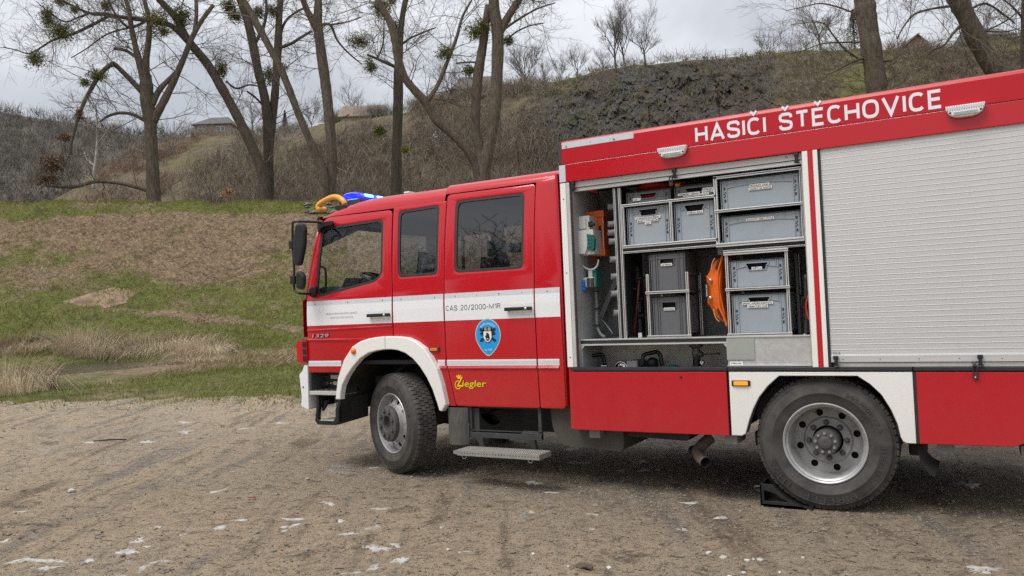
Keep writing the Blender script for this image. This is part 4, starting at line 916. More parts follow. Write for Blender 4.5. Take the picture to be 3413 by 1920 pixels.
MB().box(-1.69, -1.035, .10, .60, 2.31, 2.318).box(-2.49, -1.70, .10, .60, 2.44, 2.447).build('tray_sheet', DARKI, truck)
def cage(x0, x1, y0, y1, z0, zm, z1, top):
    bar(x0, x0+.022, y0, y0+.025, z0, z1, name='cage_post'); bar(x1-.022, x1, y0, y0+.025, z0, z1, name='cage_post')
    bar(x0-.006, x1+.006, y0-.012, y0+.012, z0-.004, z0+.020, name='cage_rail'); bar(x0-.006, x1+.006, y0-.012, y0+.012, zm-.012, zm+.010, name='cage_rail')
    bar(x0, x0+.022, y1-.025, y1, z0, z1, name='cage_post'); bar(x1-.022, x1, y1-.025, y1, z0, z1, name='cage_post')
    if top: bar(x0-.006, x1+.006, y0-.012, y0+.012, z1-.012, z1+.014, name='cage_rail')
    MB().box(x1-.018, x1-.004, y0+.02, y1-.02, z1-.02, z1).box(x1-.018, x1-.004, y0+.02, y1-.02, zm-.01, zm+.008).box(x0+.004, x0+.018, y0+.02, y1-.02, zm-.01, zm+.008).build('cage_side_rail', HUB, truck)
    MB().box(x0+.01, x1-.01, y0+.02, y1, zm-.006, zm+.002).build('cage_tray', DARKI, truck)
cage(-2.320, -1.958, .075, .46, 1.312, 1.690, 1.845, False)
cage(-1.650, -1.166, .075, .60, 1.312, 1.683, 1.968, True)

# --- crates
CR1 = mat('crate_grey_blue', (0.31, 0.355, 0.395), 0.5, var=0.05, vscale=5, bump=0.02, bscale=150)
CR2 = mat('crate_dark_grey', (0.115, 0.12, 0.13), 0.5, var=0.06, vscale=5, bump=0.02, bscale=150)
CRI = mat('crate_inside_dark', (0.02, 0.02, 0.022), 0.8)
def crate(x0, x1, y0, dep, z0, z1, m, label, stickers, hole=True, style=0, inside=CRI, lean=0.0):
    root = tag(empty('storage_crate', ((x0+x1)/2, y0+dep/2, z0)), label, 'crate', 'storage crates in the open locker')
    w_, h_ = x1-x0, z1-z0; t = .012; xm = (x0+x1)/2
    if style == 0: hp = [(xm-.085, z1-.030), (xm+.085, z1-.030), (xm+.062, z1-.080), (xm-.062, z1-.080)]
    else: hp = [(xm-.058, z1-.052), (xm+.058, z1-.052), (xm+.058, z1-.100), (xm-.058, z1-.100)]
    if h_ < .14: hp = [(xm-.075, z1-.028), (xm+.075, z1-.028), (xm+.055, z1-.065), (xm-.055, z1-.065)]
    outl = [rect(x0+t, x1-t, z0, z1)]
    if hole: outl.append(rnd(hp, .006, 2))
    sh_ = MB().shape(outl, y0+.010, y0+.016).box(x0+t, x0+t+.005, y0+.016, y0+dep, z0, z1).box(x1-t-.005, x1-t, y0+.016, y0+dep, z0, z1).box(x0+t, x1-t, y0+dep-.006, y0+dep, z0, z1).box(x0+t, x1-t, y0+.016, y0+dep, z0, z0+.006)
    sh_.build('shell', m, root)
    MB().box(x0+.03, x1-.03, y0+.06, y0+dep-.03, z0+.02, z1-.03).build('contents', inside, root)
    rimh = .045
    rm = MB().box(x0, x1, y0+.002, y0+.012, z1-.010, z1).box(x0, x1, y0+.002, y0+dep, z1-.008, z1-.001)
    rm.box(x0, x1, y0+.004, y0+.010, z1-rimh-.004, z1-rimh+.002) if style == 1 else None
    rm.build('rim', m, root)
    rb = MB()
    xs_ = [x0+.004, x0+.022, x0+.052, x1-.052, x1-.022, x1-.004]
    for x in xs_: rb.box(x-.0022, x+.0022, y0+.002, y0+.012, z0+.002, z1-.008)
    if style == 0:        # curved band under the rim and slanting struts beside the grip
        n = 14; zl = [z1-.048-(.018*(abs(2*k/n-1))**2) for k in range(n+1)]
        for k in range(n):
            xa, xb = x0+.05+(w_-.10)*k/n, x0+.05+(w_-.10)*(k+1)/n
            if abs((xa+xb)/2-xm) < .07 and hole: continue
            rb.add([(xa, y0+.003, zl[k]-.002), (xb, y0+.003, zl[k+1]-.002), (xb, y0+.003, zl[k+1]+.003), (xa, y0+.003, zl[k]+.003), (xa, y0+.011, zl[k]+.003), (xb, y0+.011, zl[k+1]+.003), (xb, y0+.011, zl[k+1]-.002), (xa, y0+.011, zl[k]-.002)], [(0, 1, 2, 3), (3, 2, 5, 4), (0, 7, 6, 1)])
        for s_ in (-1, 1):
            xa = xm+s_*.100; xb = xm+s_*.085 if hole else xm+s_*.09
            rb.add([(xa-.002, y0+.003, z1-.008), (xa+.002, y0+.003, z1-.008), (xb+.002, y0+.003, z1-.055), (xb-.002, y0+.003, z1-.055)], [(0, 1, 2, 3)])
            for f_ in (.30, .42) if w_ > .5 else (.34,): rb.box(xm+s_*w_*f_-.002, xm+s_*w_*f_+.002, y0+.003, y0+.011, z1-.055, z1-.008)
    else:
        for x in (x0+.07, x1-.07): rb.box(x-.003, x+.003, y0+.002, y0+.012, z0+.002, z1-.008)
    stuff(rb.build('rib', m, root))
    if style == 0:
        sl_ = MB(); zc = z0+h_*(.42 if h_ > .25 else .50)
        for x in (x0+.036, x1-.036):
            for k, wd in enumerate((.013, .013, 0, .010, .007, .007, .010, 0, .013, .013)):
                if wd: 
                    hh = min(.0115, (h_-.07)/11); z = zc+(k-4.5)*hh*1.05; off = 0 if wd > .012 else (.004 if k in (4, 6) else -.004)
                    sl_.box(x-wd/2+off, x+wd/2+off, y0+.006, y0+.0098, z-hh*.33, z+hh*.33)
        stuff(sl_.build('vent_slot', CRI, root))
    if hole:
        MB().shape([rnd(inset(hp, -.006), .008, 2), rnd(hp, .006, 2)], y0+.002, y0+.012).build('grip_rim', m, root)
    for (txt, cx, cz, tw, th) in stickers:      # centre, width, letter height
        s_ = MB().box(cx-tw/2-.006, cx+tw/2+.006, y0+.0012, y0+.0032, cz-th*.75, cz+th*.85).build('sticker', STICK, root)
        letters('sticker_lettering', [((txt, cx-tw/2, cz-th/2, th, y0+.0008, tw), dict(bold=.02, depth=.0006))], INK, s_)
    return root
def sk(txt, qa, qb, y, th):
    a, c = at(qa, y), at(qb, y); return (txt, (a.x+c.x)/2, (a.z+c.z)/2, abs(c.x-a.x), th)
yq = .105
crate(-1.668, -1.052, .105, .40, 2.329, 2.565, CR1, 'wide pale grey crate with a rope sticker, topmost on the upper right shelf', [sk('PROVAZY, LÁNA', z3(1848, 395), z3(2020, 380), yq, .013), sk('VAZÁKY NA HADICE', z3(1840, 425), z3(2045, 410), yq, .013)], hole=False)
crate(-1.668, -1.055, .105, .40, 2.060, 2.272, CR1, 'wide pale grey crate with a tarpaulin sticker, lower one on the upper right shelf', [sk('PLACHTY, DEKY, PYTLE', z3(1815, 718), z3(2065, 700), yq, .013)], hole=False)
crate(-2.482, -2.090, .11, .44, 2.106, 2.428, CR1, 'grey crate with three hygiene stickers below its grip, on the upper left shelf', [sk('HYGIENICKÉ PROSTŘEDKY', z3(762, 705), z3(990, 690), .11, .013), sk('MASKY K DÝCHÁKŮM', z3(782, 732), z3(970, 718), .11, .013), sk('VODY', z3(857, 750), z3(903, 747), .11, .013)])
crate(-2.062, -1.716, .11, .44, 2.106, 2.424, CR1, 'grey crate with one tool sticker, beside the aluminium post on the upper left shelf', [sk('NÁŘADÍ, GOLA', z3(1260, 652), z3(1392, 643), .11, .014)])
REDC = mat('red_cloth', (.35, .01, .01), .8)
crate(-2.478, -2.085, .115, .44, 2.456, 2.560, CR2, 'shallow dark grey crate showing red cloth through its grip, under the shutter', [sk('KURTY', z3(742, 530), z3(802, 524), .115, .014)], inside=REDC)
crate(-2.052, -1.716, .115, .44, 2.456, 2.562, CR2, 'shallow dark grey crate covered with three stickers, under the raised shutter', [sk('STARTOV', z3(1405, 430), z3(1490, 420), .115, .013), sk('CÍ KABELY', z3(1398, 452), z3(1498, 442), .115, .013), sk('PNEUMATIKY - VZDUCH.', z3(1170, 482), z3(1362, 462), .115, .012), sk('NEPRODEKOVÉ KALHOTY', z3(1220, 490), z3(1450, 475), .115, .010)])
crate(-2.296, -1.984, .10, .36, 1.697, 2.018, CR2, 'dark grey crate with a catering sticker, upper one in the small cage', [sk('CATERING', z4(1015, 238), z4(1108, 232), .10, .014)], style=1, inside=mat('dark_bag', (.04, .04, .045), .4, var=.5, vscale=30))
crate(-2.294, -1.984, .10, .36, 1.332, 1.655, CR2, 'dark grey crate with a coffee sticker, lower one in the small cage', [sk('KÁVOVAR', z4(1043, 660), z4(1133, 657), .10, .014)], style=1, inside=CRI)
crate(-1.622, -1.194, .095, .48, 1.697, 1.912, CR1, 'pale grey crate marked for lights, upper one in the wide cage', [sk('SVĚTLA', z4(1882, 274), z4(1965, 268), .095, .015)], inside=mat('navy_cloth', (.01, .015, .07), .7))
crate(-1.618, -1.190, .095, .48, 1.332, 1.642, CR1, 'tall pale grey crate with two stickers, lower one in the wide cage', [sk('SPONY, HÁZECÍ KANYSTR', z4(1790, 607), z4(2070, 598), .095, .014), sk('ARMATURY, KOŠ', z4(1842, 636), z4(2022, 630), .095, .014)])
crate(-1.150, -1.05, .42, .18, 1.312, 1.62, CR2, 'black crate standing behind the wide cage by the white post', [], hole=False)

# --- fixtures on the locker side wall (parts of the truck)
def bq(qa, qb, y0, y1, name, m, par=truck, bev=.004):
    a, c = at(qa, y0), at(qb, y0); return MB().box(min(a.x, c.x), max(a.x, c.x), y0, y1, min(a.z, c.z), max(a.z, c.z), bev).build(name, m, par)
ch = bq(z3(275, 655), z3(470, 1045), .34, .46, 'battery_charger', ORANGE)
bq(z3(365, 690), z3(470, 1000), .325, .345, 'charger_front', mat('orange_panel', (.62, .10, .006), .45, var=.08), ch)
bq(z3(345, 680), z3(362, 1010), .32, .36, 'charger_side_rail', ALUP, ch); bq(z3(450, 690), z3(462, 1000), .318, .33, 'charger_side_rail', ALUP, ch)
bq(z3(412, 780), z3(438, 880), .318, .33, 'charger_display', BLACK, ch, .001); bq(z3(380, 700), z3(445, 770), .320, .33, 'charger_badge', ORANGE, ch, .002)
bq(z3(300, 1010), z3(475, 1055), .31, .46, 'charger_foot', ORANGE, ch); bq(z3(270, 645), z3(460, 690), .31, .46, 'charger_foot', ORANGE, ch)
sbx = bq(z3(186, 690), z3(328, 808), .16, .33, 'switch_box', PEGW); bq(z3(215, 700), z3(290, 800), .145, .165, 'switch_box_cover', PEGW, sbx)
bq(z3(312, 735), z3(345, 785), .14, .17, 'switch_plate', BLACK, sbx, .002); bq(z3(330, 750), z3(368, 770), .12, .15, 'switch_knob', BLACK, sbx)
for q in ((200, 722), (202, 785)): p = at(z3(*q), .155); MB().lathe([(.012, 0), (.012, .006), (.001, .006)], (p.x, .16, p.z), n=14).build('screw_cap', GREYP, sbx)
dbx = bq(z3(190, 822), z3(370, 1042), .15, .33, 'fuse_box', PEGW)
a = [(190, 824), (290, 826), (305, 860), (312, 940), (300, 1000), (285, 1040), (192, 1042)]
MB().shape([rnd([(lambda p: (p.x, p.z))(at(z3(*q), .13)) for q in a], .006)], .125, .152, .003).build('fuse_box_cover', PEGW, dbx)
a = [(300, 850), (350, 858), (375, 900), (372, 990), (355, 1015), (310, 1000)]
MB().shape([rnd([(lambda p: (p.x, p.z))(at(z3(*q), .12)) for q in a], .006)], .115, .150, .003).build('fuse_box_window', mat('green_window', (.01, .13, .09), .25, var=.4, vscale=40), dbx)
b = MB()
for q in ((312, 895), (335, 895), (312, 930), (335, 930), (318, 965), (338, 960)): p = at(z3(*q), .112); b.box(p.x-.008, p.x+.008, .110, .116, p.z-.011, p.z+.011)
stuff(b.build('fuse', TEAL, dbx))
for k in range(4): p = at(z3(215+k*24, 1056), .16); MB().lathe([(.011, 0), (.011, -.03), (.014, -.03), (.014, -.012)], (p.x, .2, p.z), (0, 0, -1), 10).build('cable_gland', PEGW, dbx)
def cable(qs, y, r_, m, name='cable'): return MB().tube(spline([at(z3(a_, c_), y if not isinstance(y, list) else y[i]) for i, (a_, c_) in enumerate(qs)], 5), r_, 8).build(name, m, truck)
cable([(218, 1055), (222, 1150), (232, 1285)], .2, .007, PEGW)
cable([(245, 1065), (238, 1120), (255, 1210), (285, 1270)], .22, .006, RUB)
cable([(245, 1090), (270, 1160), (340, 1190), (395, 1160), (412, 1095)], .2, .008, PEGW)
cable([(265, 1070), (300, 1120), (345, 1115), (400, 1100)], .3, .006, REDC)
cable([(270, 655), (285, 590), (320, 580), (335, 640)], .4, .005, REDC)
so_ = bq(z3(310, 1195), z3(395, 1355), .22, .34, 'socket_block', TEAL); bq(z3(312, 1195), z3(352, 1290), .20, .23, 'socket_top', PEGW, so_)
so2 = bq(z3(262, 1265), z3(362, 1352), .17, .24, 'double_socket', PEGW, truck, .01)
bq(z3(298, 1270), z3(325, 1350), .155, .18, 'socket_flap', DARKG, so2); bq(z3(332, 1270), z3(360, 1350), .155, .18, 'socket_flap', DARKG, so2)
pbp = bq(z3(205, 1292), z3(276, 1352), .14, .22, 'blue_plug', BLUEP, truck, .008)
p = at(z3(256, 1345), .16); MB().lathe([(.030, 0), (.030, .045), (.026, .05), (.001, .05)], (p.x, .18, p.z), (.1, -.3, -.9), 16).build('plug_tip', BLUEP, pbp)
MB().tube(spline([at(z4(385, 450), .3), at(z4(398, 620), .3), at(z4(400, 800), .3), at(z4(430, 890), .28), at(z4(475, 925), .26)], 5), .014, 8).build('cable_conduit', GREYP, truck)
for q in ((390, 490), (398, 655), (402, 815)): p = at(z4(*q), .29); MB().box(p.x-.022, p.x+.022, .275, .32, p.z-.006, p.z+.006).build('conduit_clip', BLACK, truck)
MB().tube(spline([at(z4(430, 745), .4), at(z4(480, 800), .35), at(z4(550, 890), .3)], 4), .006, 6).build('cable', GREYP, truck)
MB().tube(spline([at(z4(430, 860), .35), at(z4(470, 890), .33), at(z4(580, 905), .3)], 4), .006, 6).build('cable', RUB, truck)
# pipe stubs on the divider
for q in (z3(512, 597), z3(515, 762), z3(515, 842), z3(525, 925), z3(535, 1096), z3(545, 1258), z3(545, 1420), z4(575, 697)):
    a = at((q[0]-5, q[1]), .20); ax_ = Vector((-.82, -.5, -.04)).normalized(); L_ = .11
    stp = MB().lathe([(.021, 0), (.0275, 0), (.0275, -L_)], tuple(a), tuple(ax_), 16).lathe([(.021, 0), (.021, -L_*.9), (.001, -L_*.9)], tuple(a), tuple(ax_), 16).build('pipe_stub', GREYP, truck)
    MB().box(a.x+.045, a.x+.075, .22, .235, a.z+.018, a.z+.032).build('stub_clip', ALUP, stp)
MB().add([tuple(at(z4(*q), y)) for q, y in (((420, 720), .5), ((455, 745), .5), ((605, 380), .5), ((560, 375), .5))]+[tuple(at(z4(*q), y)) for q, y in (((420, 720), .56), ((455, 745), .56), ((605, 380), .56), ((560, 375), .56))], [(0, 1, 2, 3), (4, 7, 6, 5), (0, 4, 5, 1), (1, 5, 6, 2), (2, 6, 7, 3), (3, 7, 4, 0)]).build('wall_channel', GREYP, truck)
bq(z3(335, 500), z3(300, 470), .5, .6, 'wall_bracket', PEGW)
# ================================================================= LOOSE GEAR IN THE LOCKER
def gear(name, loc, label, cat): return tag(empty(name, loc), label, cat)
# orange stretcher seen end-on
S = zf(2300, 820, 4.996)
def sp2(x, y, yy=.16): p = at(S(x, y), yy); return (p.x, p.z)
ol = [(548, 100), (535, 180), (430, 195), (385, 235), (330, 330), (265, 475), (242, 490), (252, 600), (268, 880), (270, 985), (305, 1010), (385, 1150), (440, 1225), (500, 1262), (560, 1258), (618, 1345), (625, 1300), (560, 1000), (535, 700), (545, 350)]
st_ = gear('basket_stretcher', (*sp2(440, 700)[:1], .35, 1.312), 'orange plastic basket stretcher wedged between the two crate cages', 'stretcher')
pl = [sp2(*q) for q in ol]
body = MB(); cxm, czm = sp2(500, 700)
rings = [(.30, .135), (.72, .150), (.93, .175), (1.0, .22), (1.0, .60)]; n = len(pl); vs = []
for k, y in rings: vs += [(cxm+(x-cxm)*k, y, czm+(z-czm)*k) for x, z in pl]
body.add(vs, [(i*n+j, i*n+(j+1) % n, (i+1)*n+(j+1) % n, (i+1)*n+j) for i in range(len(rings)-1) for j in range(n)]+[tuple(range(n))], False)
body.build('shell', ORANGE, st_)
lip = [(548, 110), (520, 240), (470, 420), (462, 600), (480, 900), (500, 1050), (560, 1180), (618, 1340)]
MB().tube(spline([at(S(*q), .135) for q in lip], 4), .010, 8).build('edge_rim', ORANGE, st_)
for q in ([(490, 215), (500, 240), (455, 380), (425, 390), (420, 375), (455, 250)], [(450, 1045), (475, 1045), (545, 1200), (540, 1222), (515, 1210), (460, 1100)]):
    MB().shape([rnd([sp2(*p, .135) for p in q], .004, 2)], .125, .15).build('hand_slot', mat('slot_dark_red', (.05, .008, .004), .6) if 'slot_dark_red' not in bpy.data.materials else bpy.data.materials['slot_dark_red'], st_)
for q in ([(415, 205), (385, 250), (360, 330), (358, 400)], [(395, 1050), (405, 1130), (440, 1215), (490, 1258)]):
    MB().tube(spline([at(S(*p), .125) for p in q], 4), .0045, 6).build('moulded_ridge', mat('pale_orange', (.62, .32, .16), .5) if 'pale_orange' not in bpy.data.materials else bpy.data.materials['pale_orange'], st_)
for q in ((338, 570), (335, 862)):
    p = at(S(*q), .125); MB().lathe([(.014, -.02), (.014, .004), (.009, .010), (.001, .010)], (p.x, .13, p.z), n=14).build('bolt', CHROME, st_)
MB().shape([rnd([sp2(*p, .125) for p in ((275, 615), (295, 610), (300, 855), (285, 862))], .003, 2)], .118, .14).build('brand_strip', mat('strip_navy', (.02, .015, .03), .5), st_)
vs, fs = text('SPENCER', 0, 0, .010, 0, 1.0); a_, c_ = at(S(283, 840), .117), at(S(283, 640), .117)
MB().add([(a_.x+.004-z, .1165+y, a_.z+(c_.z-a_.z)*x) for x, y, z in vs], fs).build('brand_lettering', LETW, st_)
# cylindrical drum and red folded stand behind the small cage
dr = gear('steel_cylinder', (-2.46, .5, 1.312), 'grey metal cylinders stacked behind the divider post', 'cylinder')
for z0_, z1_, r_ in ((1.34, 1.47, .055), (1.52, 1.63, .058), (1.67, 1.78, .055), (1.83, 1.94, .058)):
    p = at(z4(745, 500), .45); MB().lathe([(.001, z1_), (r_*.9, z1_), (r_, z1_-.008), (r_, z0_+.008), (r_*.9, z0_), (.001, z0_)], (p.x, .47, 0), (0, 0, 1), 20).build('cylinder', mat('steel_grey', (.30, .30, .30), .4, .6, var=.15) if 'steel_grey' not in bpy.data.materials else bpy.data.materials['steel_grey'], dr)
for zc_ in (1.50, 1.65, 1.80): p = at(z4(745, 500), .45); MB().tube([(p.x-.10, .44, zc_), (p.x+.10, .44, zc_)], .018, 10).build('hose_bar', mat('dark_blue_hose', (.02, .025, .04), .5) if 'dark_blue_hose' not in bpy.data.materials else bpy.data.materials['dark_blue_hose'], dr)
tp = gear('tripod', (-2.42, .3, 1.312), 'dark red folded tripod leaning beside the small cage', 'tripod')
DR = mat('dark_red_tube', (.10, .008, .008), .5)
for qa, qb, y in (((805, 380), (755, 905), .25), ((830, 385), (880, 690), .4), ((765, 800), (735, 905), .25)): MB().tube([at(z4(*qa), y), at(z4(*qb), y)], .009, 8).build('leg', DR, tp)
MB().tube([at(z4(760, 370), .25), at(z4(865, 355), .3)], .012, 8).tube([at(z4(690, 468), .3), at(z4(790, 462), .3)], .008, 6).build('head', BLACK, tp)
p = at(z4(813, 905), .10); MB().box(p.x-.016, p.x+.016, .095, .10, 1.312, 1.355).box(p.x-.016, p.x+.016, .095, .13, 1.310, 1.314).build('bracket_plate', ALUP, sh1)
# red and black strap at the right end
sr = gear('harness_strap', (-1.07, .12, 1.30), 'black and orange red strap hanging beside the white post', 'strap')
MB().tube(spline([at(z4(2390, 330), .12), at(z4(2395, 560), .12), at(z4(2400, 760), .12), at(z4(2390, 900), .12)], 4), .014, 8).build('webbing', RUB, sr)
MB().tube(spline([at(z4(2418, 520), .10), at(z4(2395, 620), .10), at(z4(2405, 700), .10), at(z4(2425, 770), .10)], 4), [.003]+[.007]*11+[.003], 8).build('bright_band', mat('bright_red_orange', (.55, .02, .01), .5), sr)
MB().tube(spline([at(z4(2400, 540), .10), at(z4(2355, 570), .10), at(z4(2352, 630), .10), at(z4(2380, 650), .10)], 4), .005, 6).build('loop', BLACK, sr)
p = at(z4(2383, 905), .11); MB().lathe([(.001, .03), (.016, .02), (.018, 0), (.008, -.01)], (p.x, .11, p.z), n=12).build('clip', CHROME, sr)
MB().box(-1.155, -1.135, .30, .33, 1.312, 1.95).box(-1.09, -1.075, .4, .43, 1.312, 1.95).build('rear_rack', HUB, truck)
# lower bay: portable pump with two black carrying handles
Q = zf(1900, 1140, 4.954)
pm = gear('portable_pump', (-2.45, .25, .58), 'portable motor pump with two black carrying handles in the lower bay', 'pump')
BLKT = mat('handle_black', (.010, .010, .011), .4)
MB().tube(spline([at(Q(210, 400), .25), at(Q(215, 330), .25), at(Q(245, 260), .25), at(Q(330, 235), .28), at(Q(500, 208), .32), at(Q(550, 250), .33), at(Q(585, 390), .33)], 4), .017, 10).build('carry_handle', BLKT, pm)
MB().tube(spline([at(Q(1195, 400), .2), at(Q(1200, 260), .2), at(Q(1235, 205), .21), at(Q(1340, 180), .24), at(Q(1435, 165), .27), at(Q(1490, 230), .28), at(Q(1518, 390), .28)], 4), .018, 10).build('carry_handle', BLKT, pm)
a, c = at(Q(930, 312), .22), at(Q(1110, 420), .22); MB().box(a.x, c.x, .22, .45, .9, a.z, .01).build('engine_cover', mat('pump_grey', (.42, .41, .40), .45, var=.08), pm)
a = at(Q(830, 395), .2); MB().lathe([(.062, 0), (.062, .03), (.050, .035), (.046, .02), (.034, .02), (.030, .034), (.022, .034), (.018, .02), (.001, .02)], (a.x, .24, a.z-.02), n=28).lathe([(.066, 0), (.066, -.1)], (a.x, .24, a.z-.02), n=28).build('recoil_starter', CHROME, pm)
a = at(Q(1290, 345), .26); MB().lathe([(.04, 0), (.05, .02), (.05, .05), (.03, .06), (.001, .06)], (a.x, .34, a.z-.005), (.6, -.8, 0), 18).build('outlet_cap', BLACK, pm)
a = at(Q(1140, 350), .22); MB().lathe([(.035, 0), (.03, .04), (.012, .05), (.001, .06)], (a.x, .3, a.z), n=16).build('filter_cap', DARKG, pm)
MB().box(-2.90, -2.2, .18, .55, .60, 1.02, .02).build('pump_frame', DARKI, pm)
a = at(Q(570, 395), .2); MB().box(a.x-.03, a.x+.03, .18, .22, .98, a.z+.005, .004).build('lever', CHROME, pm)
# suction valve hanging from the shelf
vv = gear('shut_off_valve', (*[at(Q(2075, 200), .25).x], .25, 1.08), 'grey branch valve with lever and round gauge under the main shelf', 'valve')
cx_ = at(Q(2075, 200), .25).x; zt2, zb2 = at(Q(2075, 45), .25).z, at(Q(2075, 395), .25).z; Hh = zt2-zb2
MB().lathe([(.001, 0), (.058, 0), (.058, -.014), (.048, -.022), (.034, -.024), (.032, -Hh*.25), (.037, -Hh*.30), (.037, -Hh*.52), (.031, -Hh*.56), (.031, -Hh*.72), (.001, -Hh*.72)], (cx_, .27, zt2), (0, 0, 1), 24).build('valve_body', mat('valve_grey', (.16, .155, .15), .45, .4, var=.15), vv)
MB().lathe([(.034, 0), (.034, -Hh*.30)], (cx_, .27, zt2-Hh*.72), (0, 0, 1), 20).build('valve_base', BLACK, vv)
a, c = at(Q(2140, 205), .22), at(Q(2455, 195), .22)
MB().lathe([(.001, .03), (.018, .03), (.024, .0), (.024, -.03)], (a.x, .235, a.z), n=16).tube([a, c], [.007, .006], 8).lathe([(.001, .012), (.009, .009), (.012, 0), (.009, -.009), (.001, -.012)], tuple(c), n=12).build('lever', HUB, vv)
a = at(Q(2172, 338), .2); MB().lathe([(.019, -.02), (.019, .008), (.015, .008)], (a.x, .21, a.z), n=18).build('gauge_case', BLACK, vv); MB().lathe([(.016, .006), (.001, .006)], (a.x, .21, a.z), n=18).build('gauge_face', STICK, vv)
MB().box(a.x-.0015, a.x+.0015, .2025, .2035, a.z-.002, a.z+.012).build('gauge_needle', INK, vv)
a = at(Q(1700, 395), .3); tb_ = gear('teal_cap', (a.x, .3, a.z-.05), 'teal plastic dome peeking above the rubber trim in the lower bay', 'cap')
MB().lathe([(.001, .012), (.03, .008), (.052, -.008), (.055, -.05)], (a.x, .3, a.z), (0, 0, 1), 20).build('dome', mat('teal_cap', (.01, .2, .18), .45), tb_)
MB().box(-2.95, -1.68, .06, .62, .70, .72).build('lower_bay_floor', DARKI, truck); MB().box(-2.944, -1.668, .52, .53, .73, 1.255).build('lower_bay_back', mat('bay_sheet', (.62, .59, .55), .5, .2, var=.12, vscale=8), truck); MB().box(-2.944, -2.935, .08, .52, .73, 1.255).build('lower_bay_side', GREYW, truck)
MB().tube([at(z4(425, 1000), .5), at(z4(430, 1210), .5)], .012, 8).build('bay_pipe', ALU, truck)
# red clutter on top of the shallow crates
cl = gear('folded_red_bag', (-2.2, .3, 2.56), 'red folded bag lying on the shallow crates under the shutter', 'bag')
b = MB(); 
for (x, y, z, rx, rz) in ((-2.28, .32, 2.585, .17, .03), (-2.08, .30, 2.592, .10, .022)):
    for k in range(1): b.lathe([(.001, rz), (rx*.5, rz*.9), (rx*.9, rz*.4), (rx, 0), (rx*.8, -rz*.7), (.001, -rz)], (x, y, z), (0, .2, 1), 14)
b.build('fabric', REDC, cl)
MB().box(-2.07, -2.03, .2, .23, 2.57, 2.60, .005).build('buckle', YELLOW, cl)

# ================================================================= WHEEL CHOCK
q0, q1 = at(z6(335, 1310), .06), at(z6(640, 1345), .06)
wc = gear('wheel_chock', ((q0.x+q1.x)/2, .15, 0), 'black hollow metal wedge chocked against the rear wheel', 'wheel chock')
wx = prr.x; wz = .494
def arcx(a): return (wx+.515*math.cos(R(a)), wz+.515*math.sin(R(a)))
curve_ = [arcx(a) for a in (220, 226, 232, 238, 244, 252, 258)]
xl_ = q0.x; top = arcx(220)
prof_ = [(xl_, .0), (curve_[-1][0], .0)]+list(reversed(curve_))+[(xl_, top[1]+.002)]
hole_ = [(xl_+.03, .035), (xl_+.22, .035), (arcx(231)[0]-.01, arcx(231)[1]-.03), (arcx(225)[0]-.01, arcx(225)[1]-.035), (xl_+.03, top[1]-.045)]
BM = mat('chock_black', (.012, .012, .012), .4, col2=(.03, .028, .026), vscale=12)
for y in (.03, .29): MB().shape([prof_, hole_], y, y+.018, .002).build('side_plate', BM, wc)
MB().add([(x, y, z) for x, z in curve_ for y in (.03, .308)], [(2*i, 2*i+1, 2*i+3, 2*i+2) for i in range(len(curve_)-1)], True).box(xl_, curve_[-1][0], .03, .308, .0, .012).box(xl_, xl_+.012, .03, .308, .0, top[1]).build('ramp_plate', BM, wc)
MB().tube(spline([(xl_, .10, .13), (xl_-.05, .10, .125), (xl_-.055, .12, .10), (xl_-.01, .13, .08)], 4), .006, 6).build('handle', HUB, wc)
# ================================================================= TERRAIN
TF_LOC = Vector((CAM.x, CAM.y, 0))
def tf(o): o.location = TF_LOC; o.rotation_euler = (0, 0, YAW); return o     # local axes: u across, v ahead
CV = np.array([-400, 10, 13, 15, 17, 19, 27.5, 28.5, 31, 34, 37, 40.5, 43.2, 44.8, 50, 54, 60, 70, 3000.])
CZ = np.array([0, 0, .08, .20, .34, .50, .62, .92, 1.75, 3.1, 4.5, 6.9, 8.72, 9.0, 9.05, 7.0, 4.0, 3.0, 3.0])
PU, PV, PRU, PRV, PZ = -14.0, 23.4, 3.4, 3.9, .46
def H(u, v):
    z = np.interp(v, CV, CZ)
    k = np.clip((v-29)/15, 0, 1); z = z*(1-k*0.0050*(u+28)*np.clip(1.4-np.abs(u)/90, 0, 1)/1.0)
    r = np.sqrt(((u-PU)/PRU)**2+((v-PV)/PRV)**2)+.22*fbm(u*.7, v*.7, 91, 3)
    z = z-.42*np.clip(1.25-r, 0, .45)/.45*(np.abs(v-PV) < 8)
    bank = np.clip((v-14.5)/3, 0, 1)
    z = z+bank*(.10*fbm(u*.5, v*.5, 5, 4)+.05*fbm(u*2.1, v*2.1, 9, 3))+np.clip((v-30)/6, 0, 1)*(.22*fbm(u*.9+v*.2, v*.6, 15, 3)+.12*fbm(u*2.0, v*1.6, 17, 3))
    return z
def gridmesh(name, us, vs, zf_, m, smooth=True):
    U, V = np.meshgrid(us, vs); Z = zf_(U, V); nu, nv = len(us), len(vs)
    P = np.stack([U, V, Z], -1).reshape(-1, 3); i = np.arange(nu*nv).reshape(nv, nu)
    F = np.stack([i[:-1, :-1], i[:-1, 1:], i[1:, 1:], i[1:, :-1]], -1).reshape(-1, 4)
    return tf(fastmesh(name, P, F, m, smooth))
